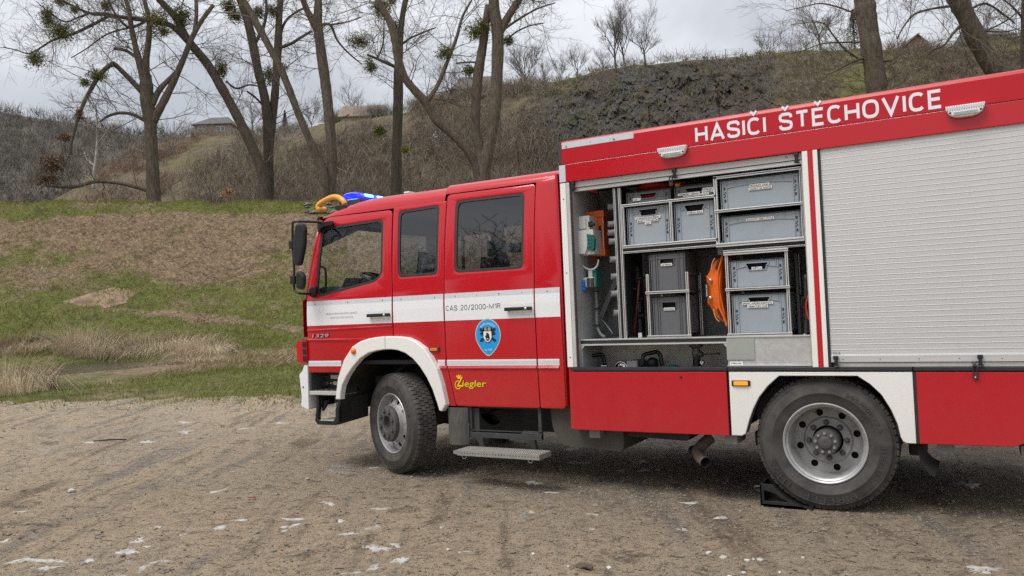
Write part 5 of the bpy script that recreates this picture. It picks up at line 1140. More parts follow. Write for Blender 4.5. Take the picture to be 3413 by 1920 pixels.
# --- node helpers for layered ground materials
class NT:
    def __init__(s, name, rough=.95):
        s.m = bpy.data.materials.new(name); s.m.use_nodes = True; s.t = s.m.node_tree; s.b = s.t.nodes['Principled BSDF']; s.b.inputs['Roughness'].default_value = rough; s.b.inputs['Specular IOR Level'].default_value = .25
        s.tc = s.t.nodes.new('ShaderNodeTexCoord'); s.obj = s.tc.outputs['Object']
    def n(s, t, **k):
        x = s.t.nodes.new(t)
        for a, b in k.items(): setattr(x, a, b)
        return x
    def l(s, a, b): s.t.links.new(a, b)
    def map(s, scale=(1, 1, 1), rot=0, loc=(0, 0, 0)):
        x = s.n('ShaderNodeMapping'); x.inputs['Scale'].default_value = scale; x.inputs['Rotation'].default_value = (0, 0, rot); x.inputs['Location'].default_value = loc; s.l(s.obj, x.inputs[0]); return x.outputs[0]
    def noise(s, vec, scale, detail=5, rough=.55, dist=0):
        x = s.n('ShaderNodeTexNoise'); x.inputs['Scale'].default_value = scale; x.inputs['Detail'].default_value = detail; x.inputs['Roughness'].default_value = rough; x.inputs['Distortion'].default_value = dist; s.l(vec, x.inputs['Vector']); return x.outputs['Fac']
    def step(s, f, a, b):
        x = s.n('ShaderNodeMapRange'); x.inputs['From Min'].default_value = a; x.inputs['From Max'].default_value = b; s.l(f, x.inputs['Value']); return x.outputs[0]
    def math(s, op, a, b):
        x = s.n('ShaderNodeMath', operation=op); x.use_clamp = False
        for i, q in enumerate((a, b)):
            if isinstance(q, (int, float)): x.inputs[i].default_value = q
            else: s.l(q, x.inputs[i])
        return x.outputs[0]
    def mix(s, f, a, b, mode='MIX'):
        x = s.n('ShaderNodeMix', data_type='RGBA', blend_type=mode)
        if isinstance(f, (int, float)): x.inputs[0].default_value = f
        else: s.l(f, x.inputs[0])
        for i, q in ((6, a), (7, b)):
            if isinstance(q, tuple): x.inputs[i].default_value = (*q, 1)
            else: s.l(q, x.inputs[i])
        return x.outputs[2]
    def ramp(s, f, stops):
        x = s.n('ShaderNodeValToRGB'); e = x.color_ramp.elements
        while len(e) > len(stops): e.remove(e[-1])
        while len(e) < len(stops): e.new(.5)
        for q, (p, c) in zip(e, stops): q.position = p; q.color = (*c, 1)
        s.l(f, x.inputs[0]); return x.outputs[0]
    def done(s, col, height=None, strength=.6, dist=.03):
        s.l(col, s.b.inputs['Base Color'])
        if height is not None:
            x = s.n('ShaderNodeBump'); x.inputs['Strength'].default_value = strength; x.inputs['Distance'].default_value = dist; s.l(height, x.inputs['Height']); s.l(x.outputs[0], s.b.inputs['Normal'])
        return s.m
def rndmat(name, stops, patch=.35, pscale=.5, rough=.88):     # colour per piece from its own random number, drifting in patches
    N = NT(name, rough); a = N.n('ShaderNodeAttribute', attribute_name='rnd'); p = N.noise(N.obj, pscale, 4, .6)
    return N.done(N.ramp(N.math('ADD', a.outputs['Fac'], N.math('MULTIPLY', N.math('SUBTRACT', p, .5), patch*2)), stops))
# gravel lot
N_ = NT('gravel_soil', .95)
big = N_.noise(N_.obj, .22, 4); streak = N_.noise(N_.map((2.6, .33, 1), R(28)), 1.0, 6, .62, .3); fine = N_.noise(N_.obj, 26, 5, .75); grit = N_.noise(N_.obj, 110, 3, .8); mid = N_.noise(N_.obj, 3.0, 5, .65)
clod = N_.noise(N_.map((1.0, 1.5, 1), R(12)), 7.5, 7, .72, .6); clod2 = N_.noise(N_.map((1, 1.3, 1), R(40)), 2.2, 6, .7, .8)
base = N_.ramp(big, [(.30, (.42, .325, .220)), (.50, (.505, .390, .265)), (.70, (.375, .315, .240))])
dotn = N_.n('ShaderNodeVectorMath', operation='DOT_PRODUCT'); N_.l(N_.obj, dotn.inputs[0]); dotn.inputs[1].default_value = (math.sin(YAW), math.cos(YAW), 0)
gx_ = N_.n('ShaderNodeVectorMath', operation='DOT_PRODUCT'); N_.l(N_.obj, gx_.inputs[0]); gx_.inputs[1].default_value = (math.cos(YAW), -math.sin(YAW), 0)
greyz = N_.math('MULTIPLY', N_.step(gx_.outputs['Value'], -9.5, -5.0), N_.step(N_.math('ADD', dotn.outputs['Value'], N_.math('MULTIPLY', N_.math('SUBTRACT', clod2, .5), 7.0)), 4.2, 8.0))        # coarse grey gravel where the truck stands and beyond; colour darkened for shade under it
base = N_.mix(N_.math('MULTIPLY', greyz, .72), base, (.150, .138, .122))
base = N_.mix(N_.math('MULTIPLY', N_.step(streak, .54, .66), .75), base, (.190, .175, .155)); base = N_.mix(N_.math('MULTIPLY', N_.step(streak, .44, .34), .75), base, (.135, .098, .066))
base = N_.mix(N_.math('MULTIPLY', N_.step(clod2, .56, .68), .6), base, (.50, .375, .245)); base = N_.mix(N_.math('MULTIPLY', N_.step(clod2, .43, .33), .8), base, (.120, .092, .068))
base = N_.mix(N_.math('MULTIPLY', N_.step(clod, .45, .37), .85), base, (.105, .080, .058)); base = N_.mix(N_.math('MULTIPLY', N_.step(clod, .58, .68), .6), base, (.47, .39, .29))
base = N_.mix(N_.math('MULTIPLY', N_.step(fine, .54, .66), .5), base, (.58, .49, .38)); base = N_.mix(N_.math('MULTIPLY', N_.step(fine, .45, .36), .65), base, (.085, .066, .050))
base = N_.mix(N_.math('MULTIPLY', N_.step(grit, .56, .68), .45), base, (.58, .53, .46)); base = N_.mix(N_.math('MULTIPLY', N_.step(grit, .45, .35), .45), base, (.055, .044, .035))
pale = N_.noise(N_.map((1.0, .45, 1), R(28)), 1.3, 8, .72, .4); pmask = N_.math('MULTIPLY', N_.math('MULTIPLY', N_.step(pale, .60, .66), N_.step(fine, .42, .54)), .75)
base = N_.mix(pmask, base, (.46, .455, .435))
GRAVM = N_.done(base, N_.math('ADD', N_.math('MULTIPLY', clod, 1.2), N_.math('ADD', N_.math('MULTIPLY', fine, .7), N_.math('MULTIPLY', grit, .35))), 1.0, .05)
def gz(U, V):
    c, s_ = math.cos(R(28)), math.sin(R(28)); a = U*c-V*s_; b = U*s_+V*c
    z = H(U, V)-.04*np.clip((V-15.2)/.8, 0, 1)-.35*np.clip((V-17)/2, 0, 1)
    near = np.clip(1.3-np.abs(V-8)/14, 0, 1)*(np.abs(U) < 40)
    dz = .042*fbm(a*2.4, b*.35, 31, 5, .6)+.026*fbm(U*3.2, V*3.6, 41, 4, .7)
    for (k0, k1, k2, ph) in ((-1.55, .055, 0., 0.), (-3.35, .055, 0., 2.), (-2.4, -.16, .004, 1.), (-4.4, -.16, .004, 3.)):
        wx0, wy0 = U*U0.x+V*H0.x+CAM.x, U*U0.y+V*H0.y+CAM.y; dd_ = wy0-(k0+k1*wx0+k2*wx0*wx0); dz = dz-np.exp(-(dd_/.14)**4)*(.012+.010*np.sin(wx0*38+np.abs(dd_)*30+ph)*np.clip(fbm(wx0*.8, wy0*.8, 95, 2)+.35, 0, 1))
    wx_, wy_ = U*U0.x+V*H0.x+CAM.x, U*U0.y+V*H0.y+CAM.y
    flat = np.clip(np.minimum(np.hypot(wx_+5.06, wy_-.2), np.hypot(wx_+.95, wy_-.2))/.5-.5, 0, 1)
    return z+dz*near*flat-.012*near
us = np.concatenate([np.linspace(-1800, -60, 12), np.linspace(-50, -22, 15), np.arange(-21, 13, .085), np.linspace(13.5, 40, 14), np.linspace(60, 1800, 12)])
vs_ = np.concatenate([np.linspace(-300, -5, 10), np.linspace(-3, 1.8, 6), np.geomspace(2.0, 17.5, 300), np.linspace(18, 70, 14), np.linspace(100, 2600, 10)])
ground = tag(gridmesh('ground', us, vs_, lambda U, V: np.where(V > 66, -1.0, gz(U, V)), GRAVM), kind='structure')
# embankment with its grass strip and ditch
def hz(u, v): return float(H(np.array([u]), np.array([v]))[0])
def ground_hit(q, lo=2.0, hi=60.0):          # where the photo's ray first meets the terrain -> (u, v, z)
    vv = np.geomspace(lo, hi, 2500); d = ray(q); k = 1/d.dot(H0); uu = vv*d.dot(U0)*k; zz_ = CAM.z+vv*d.z*k
    below = np.nonzero(zz_ < H(uu, vv))[0]
    if len(below) == 0: return None
    i = below[0]; return uu[i], vv[i], float(H(uu[i:i+1], vv[i:i+1])[0])
PATH_ = [ground_hit(b5(*q), 12)[:2] for q in ((640, 790), (800, 795), (960, 808), (1150, 825), (1350, 845), (1550, 872), (1790, 905))]
def greenness(u, v):                 # 0 = green turf, 1 = bare brown litter
    vj_ = v+2.0*fbm(u*.22, v*.22, 61, 4); zone_ = np.interp(vj_, [14, 15.5, 18.2, 20, 26, 27.8, 30.0, 33.0, 36.5, 40.8, 42.6, 44], [.45, .25, .10, .65, .60, .25, .05, .12, .72, .90, .55, .05]); zone_ = np.where(v+1.0*fbm(u*.25, v*.1, 63, 3) > 41.9, np.minimum(zone_, .22), zone_)
    pd = np.full(np.shape(u), 9.)
    for (a0, a1), (c0_, c1_) in zip(PATH_[:-1], PATH_[1:]):
        du, dv_ = c0_-a0, c1_-a1; t_ = np.clip(((u-a0)*du+(v-a1)*dv_)/(du*du+dv_*dv_), 0, 1); pd = np.minimum(pd, np.hypot(u-a0-t_*du, v-a1-t_*dv_))
    zone_ = zone_+.75*np.clip(1.3-pd/.30, 0, 1)
    return zone_+.75*fbm(u*.36+v*.12, v*.5, 71, 5, .62)+.25*fbm(u*2.2, v*2.2, 73, 3)
N_ = NT('embankment_soil', .95)
gat = N_.n('ShaderNodeAttribute', attribute_name='litter')
n_mid = N_.noise(N_.obj, 1.3, 6, .65); n_f = N_.noise(N_.obj, 6, 6, .78)
green = N_.ramp(n_f, [(.3, (.070, .082, .022)), (.5, (.135, .152, .038)), (.7, (.22, .21, .08))]); brown = N_.ramp(n_f, [(.28, (.085, .058, .038)), (.44, (.20, .142, .092)), (.58, (.32, .235, .155)), (.75, (.47, .37, .26))]); olive = N_.mix(n_f, (.10, .085, .045), (.21, .17, .085))
col = N_.mix(N_.step(N_.math('ADD', gat.outputs['Fac'], N_.math('MULTIPLY', N_.math('SUBTRACT', n_f, .5), .5)), .30, .68), green, brown); col = N_.mix(N_.math('MULTIPLY', N_.step(n_mid, .56, .70), .8), col, olive)
col = N_.mix(N_.math('MULTIPLY', N_.step(n_mid, .46, .34), .75), col, (.075, .055, .036))
EMBM = N_.done(col, n_f, .9, .12)
emb_u = np.concatenate([np.linspace(-160, -42, 20), np.arange(-40, 26, .22), np.linspace(27, 160, 30)]); emb_v = np.concatenate([np.arange(13.2, 20, .14), np.arange(20, 52, .2), np.linspace(52.5, 72, 22)])
embank = tag(gridmesh('embankment', emb_u, emb_v, lambda U, V: H(U, V)-.06*np.clip((15.6-V)/1.5, 0, 1)-.06*(1-np.clip((V-14.7+1.6*fbm(U*.35, V*.35, 97, 4))/1.0, 0, 1)), EMBM), kind='structure')
_co = np.zeros(len(embank.data.vertices)*3); embank.data.vertices.foreach_get('co', _co); _co = _co.reshape(-1, 3); _a = embank.data.attributes.new('litter', 'FLOAT', 'POINT'); _a.data.foreach_set('value', greenness(_co[:, 0], _co[:, 1]).astype(np.float32))
# pond
WATER = mat('pond_water', (.05, .046, .036), .16, var=.3, vscale=2, bump=.9, bscale=7, spec=.9)
_r = np.linspace(0, 1, 14); _t = np.linspace(0, 2*np.pi, 41)[:-1]; _V = [(PU, PV, PZ)]+[(PU+PRU*1.06*r*math.cos(t), PV+PRV*1.06*r*math.sin(t), PZ) for r in _r[1:] for t in _t]
pond = tag(tf(MB().add(_V, [(0, 1+k, 1+(k+1) % 40) for k in range(40)]+[(1+i*40+k, 1+(i+1)*40+k, 1+(i+1)*40+(k+1) % 40, 1+i*40+(k+1) % 40) for i in range(12) for k in range(40)], True).build('pond_water', WATER)), kind='structure')
# bare sandy patch on the slope
cr_ = [ground_hit(b5(*q)) for q in ((375, 738), (560, 682), (680, 650), (835, 680), (760, 745), (640, 775), (500, 765))]
pts = np.array([c[:2] for c in cr_]); cen = pts.mean(0); gg = []; tri = []
for k in range(7):
    for s_ in np.linspace(0, 1, 7): gg.append(cen+(pts[k]-cen)*s_)
V3 = [(u, v, hz(u, v)+.035-.03*(1 if i % 7 == 6 else 0)) for i, (u, v) in enumerate(gg)]
for k in range(7):
    for j in range(6): a = k*7+j; b_ = ((k+1) % 7)*7+j; tri.append((a, a+1, b_+1, b_))
soil = tag(tf(fastmesh('bare_soil_patch', V3, tri, mat('sandy_soil', (.15, .10, .068), .95, col2=(.36, .25, .17), vscale=1.2, bump=.4, bscale=9), True)), kind='structure')

# ================================================================= GROUND COVER
def blades(n, uv, z, h, w, lean, seg=1, seed=1, droop=0.0, flat=0.0):   # arrays of blade roots -> triangles
    g = np.random.default_rng(seed); a = g.uniform(0, 2*np.pi, n); ln = lean*g.uniform(.05, 1.15, n)*h; b = g.uniform(0, 2*np.pi, n)
    root = np.stack([uv[:, 0], uv[:, 1], z], 1); wd = np.stack([np.cos(b)*w, np.sin(b)*w, np.zeros(n)], 1)
    if seg == 1:
        tip = root+np.stack([np.cos(a)*ln, np.sin(a)*ln, h*(1-flat)], 1)
        V = np.stack([root-wd, root+wd, tip], 1).reshape(-1, 3); F = np.arange(3*n).reshape(-1, 3); return V, F
    Vs = []; dr_ = g.uniform(.1, 1.9, n); kink_ = g.uniform(.35, 1.3, n)
    for k in range(seg+1):
        t = k/seg; drp = droop*dr_; kk_ = np.where(t > kink_, (t-kink_)*ln*1.2, 0); c = root+np.stack([np.cos(a)*ln*t**1.7+np.cos(b)*kk_, np.sin(a)*ln*t**1.7+np.sin(b)*kk_, h*(t-drp*t**3)], 1); ww = wd*(1-t*.92)
        Vs += [c-ww, c+ww]
    V = np.stack(Vs, 1).reshape(-1, 3); m = 2*(seg+1); base = (np.arange(n)*m)[:, None]
    F = np.concatenate([base+np.array([[2*k, 2*k+1, 2*k+3, 2*k+2]]) for k in range(seg)], 0); return V, F
g_ = np.random.default_rng(3)
def scatter(n, u0, u1, v0, v1):
    v = v0+(v1-v0)*g_.random(n); u = u0+(u1-u0)*g_.random(n); return u, v
def in_pond(u, v): return np.sqrt(((u-PU)/PRU)**2+((v-PV)/PRV)**2) < .98
GRASSM = rndmat('grass_blades', [(.0, (.065, .090, .016)), (.35, (.135, .165, .030)), (.65, (.215, .230, .052)), (.88, (.29, .265, .090)), (1.0, (.40, .33, .18))], .30, .5)
DRYM = rndmat('dry_litter', [(.0, (.060, .040, .026)), (.25, (.15, .10, .064)), (.5, (.26, .185, .12)), (.75, (.41, .315, .215)), (1.0, (.62, .52, .39))], .55, .9)
def cover(name, n, want_green, h0, h1, w0, w1, lean, m, area, seed, thr=.45, flat=0.0):
    u, v = scatter(n, *area); gr_ = greenness(u, v); gr_ = gr_+(g_.random(n)-.5)*.55; k = (gr_ < thr) if want_green else (gr_ >= thr-.10)
    k &= ~in_pond(u, v); k &= g_.random(n) < np.clip((v-14.0+1.7*fbm(u*.35, v*.35, 97, 4))/2.6, .03, 1)**1.2; u, v = u[k], v[k]; nn = len(u); q = np.random.default_rng(seed); h = q.uniform(h0, h1, nn); ww = q.uniform(w0, w1, nn)
    h *= np.where((np.abs(v-19.2) < 1.9) & (np.abs(u+12.2) < 3.6), .22, 1.)
    if want_green: h *= .6+.8*np.clip(fbm(u*.8, v*.8, 77, 3)+.5, 0, 1)
    V, F = blades(nn, np.stack([u, v], 1), H(u, v)-.02, h, ww, lean, 1, seed, 0, flat); return tag(addrnd(tf(fastmesh(name, V, F, m)), 3, seed), kind='stuff')
cover('grass', 230000, True, .06, .19, .007, .016, .8, GRASSM, (-34, 2, 27.8, 48), 21, .5)
cover('grass', 90000, True, .03, .09, .004, .010, .9, GRASSM, (-17, 5, 13.2, 20), 22, .6)
cover('grass', 40000, True, .06, .22, .006, .012, .8, GRASSM, (-21, 3, 19.5, 29), 23, .55)
cover('leaf_litter', 250000, False, .04, .20, .005, .016, 1.9, DRYM, (-34, 2, 27.8, 45), 24, .5, .55)
cover('leaf_litter', 45000, False, .05, .28, .006, .012, 1.3, DRYM, (-22, 3, 18.2, 29.5), 25, .5, .25)
cover('leaf_litter', 22000, True, .03, .12, .006, .018, 1.8, DRYM, (-34, 2, 15.2, 48), 26, .55, .45)
cover('leaf_litter', 9000, False, .15, .50, .006, .012, 1.0, DRYM, (-34, 2, 30, 44), 27, .6, .2)
# dry reeds and tussocks, one thing each
REEDM = rndmat('dry_reed', [(.0, (.15, .10, .06)), (.3, (.32, .24, .15)), (.6, (.50, .40, .27)), (1.0, (.70, .60, .44))], .15, 1.0)
def clump(name, label, cu, cv, ru, rv, n, h0, h1, lean, w_=.008, droop=.25, seed=1, cat='reeds', m=None):
    q = np.random.default_rng(seed); a = q.uniform(0, 2*np.pi, n); r = np.sqrt(q.random(n)); u = cu+np.cos(a)*r*ru; v = cv+np.sin(a)*r*rv
    z = np.maximum(H(u, v), 0); V, F = blades(n, np.stack([u-cu, v-cv], 1), z-hz(cu, cv)-.03, q.uniform(h0, h1, n), q.uniform(w_*.6, w_*1.3, n), lean, 4, seed, droop)
    o = addrnd(fastmesh(name, V, F, m or REEDM), 10, seed); o.location = uvz(cu, cv, hz(cu, cv)); o.rotation_euler = (0, 0, YAW)
    return tag(o, label, cat, 'dry reeds round the ditch')
clump('reed_clump', 'tall pale dry reeds at the left edge in front of the ditch', -10.7, 16.7, .95, .8, 1800, .30, 1.40, .9, .0055, .6, 1)
clump('reed_clump', 'low ragged dry reeds on the near lip of the ditch', -9.0, 17.4, .7, .4, 400, .06, .22, 1.0, .005, .4, 2)
clump('reed_clump', 'pale feathery reeds standing behind the water on its far bank', -15.2, 28.2, 1.1, .5, 1500, .5, 1.75, .8, .008, .5, 3)
clump('reed_clump', 'drooping brown dry grass along the far bank of the ditch', -13.0, 28.4, 2.2, .5, 2600, .3, 1.0, 1.1, .008, .7, 4)
clump('grass_tussock', 'round dry grass tussock hanging over the ditch end', -10.4, 26.6, .9, .6, 1900, .4, 1.20, 1.0, .007, .75, 5)
clump('grass_tussock', 'flattened pale dry grass lying beside the ditch end', -9.3, 22.6, 1.1, .5, 1000, .15, .42, 1.8, .007, .8, 6)
clump('grass_tussock', 'reddish brown dead grass heap at the left picture edge', -18.0, 28.8, 1.5, .7, 1500, .3, .85, 1.0, .009, .6, 7, m=DRYM)
clump('grass_tussock', 'pale dry grass strip between the ditch and the truck front', -6.4, 25.0, 1.8, .4, 1000, .15, .45, 1.5, .007, .7, 8)
# loose stones in the gravel
def stones(n, s0, s1, seed, area):
    q = np.random.default_rng(seed); v = area[0]*(area[1]/area[0])**q.random(n); u = (q.random(n)*2-1)*.78*v+(-.5); s = s0*(s1/s0)**(q.random(n)**2.2)
    oc = np.array([[1, 0, 0], [-1, 0, 0], [0, 1, 0], [0, -1, 0], [0, 0, 1], [0, 0, -1.]]); P = oc[None]*s[:, None, None]*q.uniform(.55, 1.3, (n, 6, 1)); P[:, :, 2] *= .6
    a = q.uniform(0, 6.3, n); c, d = np.cos(a)[:, None], np.sin(a)[:, None]; x = P[:, :, 0]*c-P[:, :, 1]*d; y = P[:, :, 0]*d+P[:, :, 1]*c; P[:, :, 0] = x+u[:, None]; P[:, :, 1] = y+v[:, None]; P[:, :, 2] += (gz(u, v)+s*.15)[:, None]
    f = np.array([[0, 2, 4], [2, 1, 4], [1, 3, 4], [3, 0, 4], [2, 0, 5], [1, 2, 5], [3, 1, 5], [0, 3, 5]]); return P.reshape(-1, 3), (f[None]+(np.arange(n)*6)[:, None, None]).reshape(-1, 3)
STNM = rndmat('gravel_stones', [(.0, (.065, .055, .046)), (.3, (.17, .145, .12)), (.6, (.29, .24, .18)), (.85, (.38, .34, .29)), (1.0, (.50, .47, .43))], .1, .5)
V, F = stones(90000, .0028, .016, 5, (2.4, 15)); tag(addrnd(tf(fastmesh('gravel', V, F, STNM)), 6, 5), kind='stuff')
CLOD = mat('soil_clod', (.06, .045, .033), .95, col2=(.13, .10, .07), vscale=6)
V, F = stones(330, .014, .034, 9, (2.6, 15)); tag(addrnd(tf(fastmesh('gravel', V, F, STNM)), 6, 9), kind='stuff')
V, F = stones(9000, .004, .014, 6, (2.4, 13)); tag(tf(fastmesh('soil_crumbs', V, F, CLOD)), kind='stuff')
# worn concrete patches showing through
PATM = [mat('worn_concrete', (.27, .24, .20), .9, col2=(.52, .52, .505), vscale=12, bump=.3, bscale=45, detail=8)]
PT = [(b6, 190, 1205, 270, 34, -.2), (b6, 355, 1208, 220, 26, -.2), (b6, 350, 1262, 180, 40, 0), (b6, 910, 1152, 260, 48, 0), (b6, 985, 1068, 85, 75, 0), (b6, 1065, 1105, 130, 18, 0), (b6, 1030, 1275, 60, 70, 0), (b6, 1150, 1228, 130, 36, 0), (b6, 1720, 918, 115, 34, 0), (b6, 1580, 980, 130, 46, 0), (b6, 2070, 945, 150, 38, 0), (b6, 2100, 900, 160, 22, 0), (b6, 2040, 985, 80, 26, 0), (b6, 2350, 800, 110, 28, 0), (b6, 2480, 1020, 150, 44, 0), (b6, 1555, 708, 125, 24, 0), (b6, 1330, 298, 85, 22, 0), (b6, 1060, 360, 130, 22, 0), (b6, 1330, 230, 170, 12, 0), (b6, 1760, 272, 130, 18, 0), (b6, 2010, 230, 100, 12, 0), (b6, 660, 370, 150, 14, 0), (b6, 1690, 566, 90, 16, 0), (b6, 150, 860, 110, 16, 0), (b6, 30, 1060, 80, 28, 0), (b6, 60, 1325, 220, 20, 0), (b6, 870, 1325, 110, 22, 0), (b6, 2530, 1285, 160, 30, 0), (b6, 640, 1215, 110, 26, 0), (b6, 2440, 918, 90, 22, 0), (b6, 1140, 972, 90, 20, 0), (b6, 1310, 1022, 60, 16, 0),
      (b7, 100, 660, 140, 34, 0), (b7, 130, 802, 270, 48, 0), (b7, 290, 890, 160, 66, 0), (b7, 100, 925, 150, 58, 0), (b7, 735, 815, 130, 24, 0), (b7, 260, 762, 110, 24, 0), (b7, 150, 505, 145, 30, 0), (b7, 1360, 400, 120, 14, 0), (b7, 2370, 470, 135, 22, 0), (b7, 1670, 545, 110, 11, 0), (b7, 2300, 650, 95, 30, 0), (b7, 1520, 100, 150, 40, 0), (b7, 1540, 190, 190, 32, 0), (b7, 2000, 34, 95, 24, 0), (b7, 2000, 190, 140, 36, 0), (b7, 2060, 250, 180, 44, 0), (b7, 1240, 335, 150, 26, 0), (b7, 1225, 523, 70, 18, 0), (b7, 1870, 245, 60, 36, 0), (b7, 95, 222, 80, 16, 0), (b7, 585, 650, 60, 14, 0), (b7, 100, 1004, 200, 16, 0), (b7, 1660, 655, 60, 10, 0),
      (b8, 240, 610, 120, 28, 0), (b8, 2270, 1010, 380, 84, .1), (b8, 255, 898, 90, 28, 0), (b8, 2140, 380, 220, 56, 0), (b8, 30, 510, 90, 18, 0)]
q_ = random.Random(5)
def irregular(hu, hv, n, ang, jag=.5):
    ph = [q_.uniform(0, 6.28) for _ in range(4)]; out = []; sd_i = q_.randrange(1000)
    for k in range(n):
        a = 2*math.pi*k/n; r = 1-jag*(.5+.5*math.sin(2*a+ph[0]))*.5-jag*.45*(.5+.5*math.sin(3*a+ph[1]))-jag*.30*(.5+.5*math.sin(7*a+ph[2]))-jag*.22*(.5+.5*math.sin(13*a+ph[3]))-q_.uniform(0, jag*.28)
        u, v = hu*r*math.cos(a), hv*r*math.sin(a); out.append((u*math.cos(ang)-v*math.sin(ang), u*math.sin(ang)+v*math.cos(ang)))
    return out
for fr, x, y, w_, h_, tl in PT:
    c = ground_hit(fr(x, y), 1.5); l_ = ground_hit(fr(x-w_/2, y+tl*w_/2), 1.5); r_2 = ground_hit(fr(x+w_/2, y-tl*w_/2), 1.5); n0 = ground_hit(fr(x, y+h_/2), 1.5); n1_ = ground_hit(fr(x, y-h_/2), 1.5)
    if not (c and l_ and r_2 and n0 and n1_): continue
    hu = math.hypot(r_2[0]-l_[0], r_2[1]-l_[1])/2*1.18; hv = abs(n1_[1]-n0[1])/2*1.25; an = math.atan2(r_2[1]-l_[1], r_2[0]-l_[0])*.6
    ol_ = irregular(hu*1.16, hv*1.1, 64, an, .56); zc = float(gz(np.array([c[0]]), np.array([c[1]]))[0])
    zs = [float(gz(np.array([c[0]+p[0]]), np.array([c[1]+p[1]]))[0]) for p in ol_]
    n = len(ol_); vs = [(0, 0, zc+.003)]+[(p[0]*.55, p[1]*.55, (zc+zk)/2+.004) for p, zk in zip(ol_, zs)]+[(p[0], p[1], zk+.0005) for p, zk in zip(ol_, zs)]+[(p[0]*1.03, p[1]*1.03, zk-.03) for p, zk in zip(ol_, zs)]
    fs = [(0, 1+i, 1+(i+1) % n) for i in range(n)]+[(1+k*n+i, 1+k*n+(i+1) % n, 1+(k+1)*n+(i+1) % n, 1+(k+1)*n+i) for k in range(2) for i in range(n)]
    o = MB().add([(c[0]+a, c[1]+b_, z) for a, b_, z in vs], fs, True).build('concrete_patch', PATM[0], None); o.parent = ground
def stone(fr, x, y, w_, m):
    c = ground_hit(fr(x, y), 1.5); s_ = w_/2/(2.2*2650)*c[1]*1.2; bm = bmesh.new(); bmesh.ops.create_icosphere(bm, subdivisions=1, radius=s_)
    for v in bm.verts: v.co *= q_.uniform(.75, 1.15); v.co.z *= .62
    o = MB().bm(bm, False, Matrix.Translation((c[0], c[1], float(gz(np.array([c[0]]), np.array([c[1]]))[0])+s_*.3))).build('stone', m, None); o.parent = ground
PALE = mat('pale_stone', (.42, .41, .38), .85, col2=(.6, .58, .54), vscale=20); GREYS = mat('grey_stone', (.14, .14, .14), .85, col2=(.26, .25, .24), vscale=20)
for a in ((b8, 440, 950, 40, PALE), (b8, 540, 957, 45, PALE), (b8, 490, 945, 25, PALE), (b8, 410, 1043, 35, PALE), (b8, 300, 1052, 36, PALE), (b8, 690, 1047, 28, PALE), (b8, 135, 880, 28, PALE), (b8, 870, 940, 30, PALE), (b6, 1955, 1132, 45, GREYS), (b6, 2200, 1152, 45, GREYS), (b6, 1840, 1005, 40, GREYS), (b6, 1980, 728, 35, GREYS), (b6, 880, 1188, 40, GREYS), (b6, 595, 1245, 50, GREYS), (b6, 510, 720, 50, PALE), (b6, 700, 1022, 40, GREYS), (b6, 95, 283, 30, GREYS), (b7, 630, 800, 30, PALE), (b7, 1490, 932, 25, PALE), (b7, 2495, 815, 40, PALE), (b7, 1780, 925, 40, PALE), (b7, 2300, 830, 35, GREYS), (b7, 1240, 830, 30, PALE)): stone(*a)
c = ground_hit(b6(1800, 768)); s_ = MB().box(-.03, .03, -.010, .010, -.005, .010, .003).build('brick_shard', mat('brick_orange', (.34, .14, .07), .9, var=.2), None); s_.location = (c[0], c[1], c[2]); s_.parent = ground
a, c = ground_hit(b6(668, 376)), ground_hit(b6(905, 364)); zz0 = .018
stick = MB().tube([uvz(a[0], a[1], a[2]+zz0), uvz((a[0]+c[0])/2, (a[1]+c[1])/2, a[2]+zz0+.01), uvz(c[0], c[1], c[2]+zz0)], [.010, .013, .008], 7).build('wooden_stick', mat('dark_wood', (.055, .044, .035), .9, var=.3, vscale=20)); tag(stick, 'dark straight stick lying on the gravel before the grass', 'stick')
c = ground_hit(b7(1605, 945)); bm = bmesh.new(); bmesh.ops.create_icosphere(bm, subdivisions=2, radius=.042)
for v in bm.verts: v.co *= q_.uniform(.7, 1.2); v.co.z *= .25; v.co.x *= 1.5
o = MB().bm(bm, False, Matrix.Translation(uvz(c[0], c[1], c[2]+.008))).build('soil_clod', CLOD); tag(o, 'flat dark clod of soil on the gravel at the bottom of the picture', 'clod')
# ================================================================= HILLS
K = 1.32492                                     # 2576-wide preview pixels -> photo pixels
def worley(x, y, seed):
    ix, iy = np.floor(x), np.floor(y); best = np.full(x.shape, 9.); cell = np.zeros(x.shape)
    for dx in (-1, 0, 1):
        for dy in (-1, 0, 1):
            jx = ix+dx+hash2(ix+dx, iy+dy, seed); jy = iy+dy+hash2(ix+dx, iy+dy, seed+7); d = np.hypot(x-jx, y-jy); c = hash2(ix+dx, iy+dy, seed+13); k = d < best; best = np.where(k, d, best); cell = np.where(k, c, cell)
    return best, cell
SKX = np.array([-1500, -300, 60, 200, 255, 365, 430, 490, 600, 700, 760, 850, 950, 1040, 1080, 1140, 1270, 1340, 1400, 1450, 1500, 1560, 1620, 1720, 1800, 1880, 2000, 2100, 2250, 2400, 2500, 2576, 2800, 4200.])
SKY_ = np.array([760, 640, 545, 470, 425, 372, 354, 340, 337, 336, 326, 300, 292, 280, 264, 256, 228, 217, 209, 196, 184, 167, 158, 151, 143, 137, 123, 118, 115, 109, 101, 90, 84, 80.])
def v_top(x): return np.interp(x, [-1500, 200, 600, 1000, 1300, 1700, 2500, 4200], [190, 170, 152, 132, 118, 106, 100, 100])
def horizon(x): return 841.4-.0407*x
def sky_z(x, v): return CAM.z+(horizon(x)-np.interp(x, SKX, SKY_))*v/2000.
HV0, HZ0 = 58.0, 3.0
nx, ntt = 760, 230
